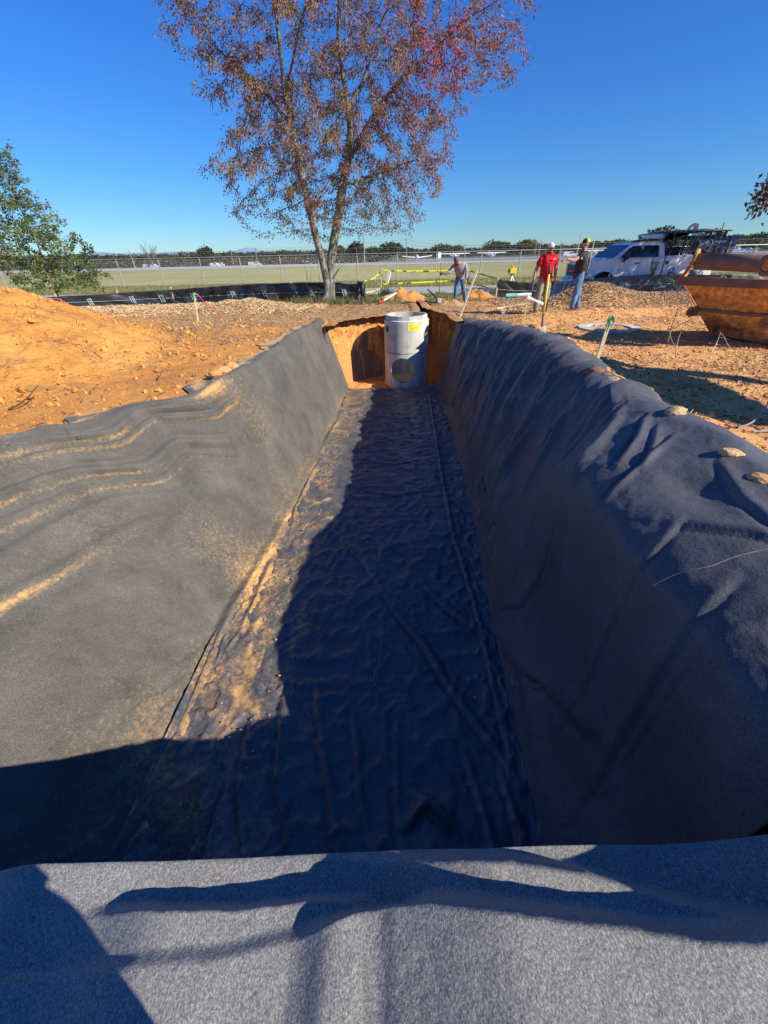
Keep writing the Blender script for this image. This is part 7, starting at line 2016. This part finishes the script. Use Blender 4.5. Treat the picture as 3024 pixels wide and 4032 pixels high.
slivers(x, y, hgt(x, y) + .01 + .05 * rng.random(n), rng.uniform(.04, .13, n), rng.uniform(.012, .04, n), cols(n, (.66, .45, .24), (.36, .21, .11), rng), 'wood_chips', 'brown wood chips and bark behind the standing men', rng)
n = 30000; x = rng.uniform(-8.5, 4, n); y = rng.uniform(9.5, 17.8, n); m = open_ground(x, y, .3) & (rng.random(n) < .3 + .7 * sstep(-.1, .2, fbm(x, y, 3, 1407))) & (mound_h(x, y) < .15); x, y = x[m], y[m]; n = len(x)
slivers(x, y, hgt(x, y) + .008, rng.uniform(.03, .14, n), rng.uniform(.006, .022, n), cols(n, (.50, .34, .18), (.24, .155, .085), rng), 'litter', 'brown bark litter and dead grass on the ground round the tree', rng)
n = 22000; x = rng.uniform(2.6, 12.5, n); y = rng.uniform(3.2, 14, n); m = open_ground(x, y, .35) & (rng.random(n) < .25 + .75 * sstep(-.15, .2, fbm(x * .8 + 4, y * .8, 3, 1409))); x, y = x[m], y[m]; n = len(x)
slivers(x, y, hgt(x, y) + .008, rng.uniform(.03, .12, n), rng.uniform(.006, .03, n), cols(n, (.72, .47, .23), (.46, .24, .10), rng), 'litter', 'chips, bark and straw trodden into the clay on the right side', rng)
n = 1500; x = rng.uniform(-12, -3, n); y = rng.uniform(3.5, 13, n); m = open_ground(x, y, .2); x, y = x[m], y[m]; n = len(x)
slivers(x, y, hgt(x, y) + .02, rng.uniform(.03, .14, n), rng.uniform(.006, .02, n), cols(n, (.20, .11, .06), (.12, .07, .04), rng), 'litter', 'dark bits of root and bark scattered on the left mound', rng)
# twigs one can pick out
def twig(p, ang, L, r, lift, c, label, seed, curl=.15):
    rg = np.random.default_rng(seed); n_ = 8
    a = ang; P = [np.array([p[0], p[1], p[2] + .01])]
    el = lift
    for i in range(n_):
        a += rg.normal(0, curl); el += rg.normal(0, curl * .8)
        P.append(P[-1] + np.array([math.cos(a) * math.cos(el), math.sin(a) * math.cos(el), math.sin(el)]) * L / n_)
    P = np.array(P); g = hgt(P[:, 0], P[:, 1]) + .01; P[:, 2] = np.maximum(P[:, 2], g)
    b = Batch(); b.tube(P, np.linspace(r, r * .35, len(P)), 5, c, cap=False)
    for _ in range(2):
        k = rg.integers(3, 7); q = P[k]; b.tube([q, q + rg.normal(0, .3, 3) * L * .3 * np.array([1, 1, .6]) + np.array([0, 0, .02])], [r * .5, r * .2], 4, c, cap=False)
    return tag(b.build('twig', M_bark, None, smooth=True, fix=False), label, 'twig', 'twigs and roots lying on the clay')
TW = [(2620, 1370, .8, .9, .012, .9, (.30, .22, .16), 'curved twig arching up in the shade of the skip'), (2660, 1372, 2.4, .7, .010, .7, (.30, .22, .16), 'twig bent over like a hoop in the shade of the skip'), (2640, 1300, .2, .9, .012, .15, (.14, .09, .06), 'long dark root lying before the skip'),
      (2660, 1405, 1.5, .45, .010, 1.0, (.55, .42, .28), 'pale split twig standing up from the clay near the skip'), (2800, 1385, .7, .6, .010, .5, (.52, .42, .30), 'pale straight twig leaning before the skip'), (2880, 1380, 2.2, .45, .009, .5, (.45, .32, .2), 'twig fork near the lower corner of the skip'),
      (2560, 1440, 2.9, .7, .009, .4, (.35, .2, .12), 'reddish twig on the strip of sun beyond the stake'), (2750, 1460, .6, .4, .007, .7, (.6, .45, .3), 'short pale twig in the sunlit clay beyond the right rim'), (2900, 1690, .1, .9, .013, .05, (.34, .28, .24), 'grey stick lying nearest the near right fabric'),
      (2960, 1705, .0, 1.0, .015, .03, (.36, .30, .26), 'thicker grey stick beside the near right fabric'), (2440, 1480, 3.4, .25, .006, 1.1, (.4, .28, .18), 'thin sprig upright behind the green topped stake'), (2480, 1105, .5, 1.2, .02, .6, (.32, .24, .17), 'broken branch leaning over the chips by the grey silt fence'),
      (2420, 1215, 2.9, 1.0, .018, .1, (.24, .15, .1), 'dark branch half buried in the chip pile'), (2330, 1210, .6, .9, .02, .35, (.34, .24, .16), 'pale branch sticking from the chip pile'), (2560, 1255, 3.0, .8, .015, .2, (.45, .38, .3), 'whitish root end on the bank before the skip'),
      (620, 1500, 1.7, .35, .008, .5, (.12, .07, .04), 'dark twig standing in the foot of the left mound'), (30, 1610, .7, .5, .014, .25, (.10, .06, .04), 'dark forked root low on the left mound'), (370, 1330, 2.6, .6, .016, .1, (.16, .09, .05), 'dark root high on the left mound'), (180, 1450, 2.7, .45, .02, .05, (.10, .05, .035), 'thick dark root in the middle of the left mound'),
      (700, 1240, .1, .8, .013, .05, (.12, .08, .06), 'dark stick lying behind the green topped stake on the left'), (1395, 1215, 2.3, .6, .02, -.2, (.36, .25, .16), 'crooked root at the pit edge under the tree'), (2745, 1560, 2.2, .4, .008, .5, (.3, .2, .14), 'thin twig at the edge of the big shade on the right')]
for i, (u, v, a, L, r, el, c, lb) in enumerate(TW):
    p = on(u, v, 0.0); p = on(u, v, float(hgt(p.x, p.y))); twig((p.x, p.y, float(hgt(p.x, p.y))), a, L, r, el, c, lb, 1500 + i)
# stones and lumps weighing down the fabric
def stone(u, v, z, s_, label, c, seed, sc=(1.2, .9, .6)):
    p = on(u, v, z); bm = bmesh.new(); bmesh.ops.create_icosphere(bm, subdivisions=3, radius=1)
    rg = np.random.default_rng(seed); V = np.array([tuple(q.co) for q in bm.verts]); nn_ = 1 + .28 * fbm(V[:, 0] * 1.3 + seed, V[:, 1] * 1.3 + V[:, 2], 3, seed) + .10 * (ridged(V[:, 0] * 2 + seed, V[:, 1] * 2 - V[:, 2] * 2, 2, seed) - .5)
    V = V * nn_[:, None] * np.array(sc) * s_
    F = np.array([[q.index for q in f.verts] for f in bm.faces]); bm.free()
    o = mesh_np('stone', V, F, M_clump, None, smooth=False, col=np.broadcast_to(np.array(c), V.shape)); o.location = (p.x, p.y, p.z + s_ * sc[2] * .5); o.rotation_euler = (0, 0, rg.uniform(0, 6))
    return tag(o, label, 'clay lump', 'clay lumps weighing down the fabric')
for i, a in enumerate([(2345, 1478, .42, .10, 'flat dark clay lump beside the foot of the green topped stake', (.28, .15, .09)), (2385, 1492, .42, .075, 'smaller clay lump right of the flat dark one', (.34, .19, .12)), (2405, 1512, .42, .085, 'tan clay lump nearest the stake foot group on the right rim', (.42, .26, .15)),
      (2655, 1634, .475, .085, 'large pale clay lump behind the crest of the right fabric', (.46, .32, .18)), (2872, 1795, .48, .06, 'sunlit orange clay lump on the near right fabric', (.66, .42, .20)), (2990, 1908, .45, .07, 'clay lump at the right picture edge on the near right fabric', (.60, .32, .13)),
      (850, 1478, .10, .10, 'round orange clay lump on the left fabric edge, left of three', (.58, .29, .10)), (880, 1468, .11, .12, 'pointed orange clay lump on the left fabric edge, middle of three', (.62, .32, .12)), (910, 1452, .11, .13, 'flat orange clay lump on the left fabric edge, right of three', (.60, .30, .11)),
      (2110, 1300, .40, .09, 'clay lump on the right fabric edge behind the shovel foot', (.52, .30, .14)), (2095, 1290, .40, .07, 'dark clay lump near the shovel foot', (.25, .15, .09))]):
    stone(*a, 1600 + i)
# small pebbles fallen on the floor sheet
n = 1300; x = np.where(rng.random(n) < .75, xlc(rng.uniform(1.8, 7, n)) + .12 + np.abs(rng.normal(0, .22, n)), rng.uniform(-1.6, 1.5, n)); y = rng.uniform(1.2, 8, n); m = (x > xlc(y) + .15) & (x < xrc(y) - .15) & (rng.random(n) < .35 + .6 * sstep(0, .3, fbm(x * 2, y * 2, 2, 1701))); x, y = x[m], y[m]
tag(rocks(np.stack([x, y, np.full(len(x), FZ + .045)], -1), .003 + .011 * rng.random(len(x)) ** 4, np.array([.58, .42, .26]) * rng.uniform(.6, 1.1, (len(x), 1)), 'soil_crumbs', M_clump, rng), 'crumbs of clay fallen on the floor fabric', kind='stuff')
def rootlet(P, c, label, r=.0022):
    b = Batch(); b.tube(catmull(P, 24), r, 4, c, cap=False); return tag(b.build('rootlet', M_bark, None, smooth=True, fix=False), label, 'rootlet')
zf = FZ + .055
fp = lambda u, v, z=zf: tuple(on(u, v, z))
rootlet([fp(1505, 2520), fp(1498, 2570), fp(1490, 2610), fp(1475, 2650), fp(1480, 2700), fp(1530, 2722)], (.4, .35, .3), 'pale hair-thin rootlet lying on the trench floor fabric')
rootlet([fp(1400, 2600), fp(1440, 2603), fp(1482, 2600)], (.4, .35, .3), 'side strand of the rootlet on the trench floor fabric')
# a long thin root against the near right wall
rw_pts = []
for u, v, yy in [(2600, 2335, 1.75), (2700, 2290, 1.75), (2820, 2265, 1.75), (2930, 2225, 1.75), (3060, 2195, 1.75)]:
    d = ray(u, v); best = None
    for kx in np.linspace(.0004, .0022, 400):
        p = Vector((0, 0, CAM_H)) + d * kx
        Xs, Zs, tt2 = loft(10.4, 17, 80, np.array([p.y])); j = np.argmin(np.abs(Xs[:, 0] - p.x)); dz = abs(Zs[j, 0] + .1 - p.z)
        if best is None or dz < best[0]: best = (dz, p)
    rw_pts.append(tuple(best[1] + Vector((-.06, 0, .06))))
rootlet(rw_pts, (.30, .25, .20), 'long thin pale root lying across the near right fabric', .0022)
# grass tufts
def tufts(x, y, h, C, name, label, rng, k=9):
    n = len(x); x = np.repeat(x, k); y = np.repeat(y, k); h = np.repeat(h, k) * rng.uniform(.4, 1.2, n * k); C = np.repeat(C, k, 0) * rng.uniform(.7, 1.3, (n * k, 1))
    x = x + rng.normal(0, .03, n * k); y = y + rng.normal(0, .03, n * k); z = hgt(x, y) - .01
    a = rng.uniform(0, 6.28, n * k); ln = rng.uniform(.05, .6, n * k) * h; w_ = .006 + .004 * rng.random(n * k)
    P = np.stack([x, y, z], -1); T = P + np.stack([np.cos(a) * ln, np.sin(a) * ln, h], -1); S_ = np.stack([-np.sin(a), np.cos(a), 0 * a], -1) * w_[:, None]
    Mi = (P + T) / 2 + np.array([0, 0, 1]) * (h * .12)[:, None]
    V = np.stack([P - S_, P + S_, Mi + S_ * .7, Mi - S_ * .7, T], 1).reshape(-1, 3); i = (np.arange(n * k) * 5)[:, None]
    return tag(mesh_np(name, V, [i + np.array([[3, 2, 4]]), i + np.array([[0, 1, 2, 3]])], M_leaf, None, smooth=False, col=np.repeat(C, 5, 0)), label, kind='stuff')
n = 2600; x = rng.uniform(-3.6, 4.6, n); y = rng.uniform(17.2, 21.6, n); m = (rng.random(n) < .25 + .75 * sstep(-.1, .2, fbm(x * 1.2, y * 1.2, 3, 1801))) & ~pit_inside(x, y); x, y = x[m], y[m]
tufts(x, y, rng.uniform(.05, .16, len(x)), cols(len(x), (.20, .24, .07), (.30, .26, .12), rng), 'grass', 'patchy grass before the road', rng)
n = 260; x = np.r_[rng.normal(TB.x - .5, .7, n), rng.normal(TB.x + 1.5, .8, n // 2)]; y = rng.normal(17.9, .35, len(x))
tufts(x, y, rng.uniform(.10, .34, len(x)), cols(len(x), (.17, .20, .06), (.28, .22, .10), rng), 'weeds', 'straggly weeds round the foot of the two-stemmed tree', rng, 7)
n = 9000; x = rng.uniform(-30, 32, n); y = 26.9 + 9 * rng.random(n) ** 1.5; x2, y2 = x, y
o = tufts(x2, y2, rng.uniform(.05, .13, n), cols(n, (.30, .29, .10), (.22, .23, .08), rng), 'grass', 'mown grass beyond the road up to the chain link fence', rng, 6)
# tuft of turf beside the small heap, weed before the truck
q = on(1520, 1172, 0); n = 90
tufts(rng.normal(q.x, .16, n), rng.normal(q.y, .12, n), rng.uniform(.15, .5, n), cols(n, (.16, .13, .09), (.10, .08, .06), rng), 'turf', 'dark upturned turf leaning on the small clay heap', rng, 8)
q = at(2568, 1075, 18.9); n = 26
wd = Batch()
for i in range(40):
    a = rng.uniform(0, 6.28); wd.tube([(q.x + rng.normal(0, .05), 18.9, .55), (q.x + math.cos(a) * .18, 18.9 + math.sin(a) * .1, rng.uniform(.9, 1.45))], [.012, .003], 4, (.16, .30, .06), cap=False)
tag(wd.build('weed', M_leaf, None, fix=False), 'tall feathery green weed in front of the truck rear door', 'weed')
# orange netting scrap behind the mound
b = Batch(); q = at(165, 1196, 15.2)
for i in range(14): b.tube(wander((q.x + rng.normal(0, .3), 15.2, q.z - .05 + rng.normal(0, .03)), (q.x + rng.normal(0, .35), 15.2, q.z + .08 + rng.normal(0, .05)), 7, .12), .012, 4, (.75, .12, .10), cap=False)
tag(b.build('netting', M_attr, None, fix=False), 'tangle of red orange netting behind the crest of the left mound', 'netting')['kind'] = 'thing'

# ------------------------------------------------------------------ the photographer, whose shadow falls on the near sheet
fP = Vector((-.03, -.40, -.04))
JP = {'pelvis': (0, 0, .98), 'chest': (.02, .04, 1.32), 'neck': (.02, .04, 1.50), 'shL': (-.19, .02, 1.43), 'shR': (.20, .04, 1.43), 'elL': (-.22, .10, 1.20), 'elR': (.26, .10, 1.20), 'wrL': (-.06, .20, 1.44), 'wrR': (.12, .20, 1.44),
      'hipL': (-.10, 0, .90), 'hipR': (.10, 0, .90), 'knL': (-.12, .03, .50), 'knR': (.12, .03, .50), 'anL': (-.14, 0, .09), 'anR': (.14, 0, .09), 'ftL': (-.18, .2, 0), 'ftR': (.18, .2, 0)}
person(fP, 'man in dark clothes standing on the near fabric behind the camera, taking the photograph', JP, (.03, .06, 1.65), (.1, 1, -.3), (.42, .22, .15), cloth('navy_shirt', (.05, .06, .09)), cloth('dark_jeans', (.05, .07, .11)), boot_d, hair=(.08, .05, .04), cap=[(.1, .1, .1), (.1, .1, .1), (.1, .1, .1)], curl=(.9, .9))
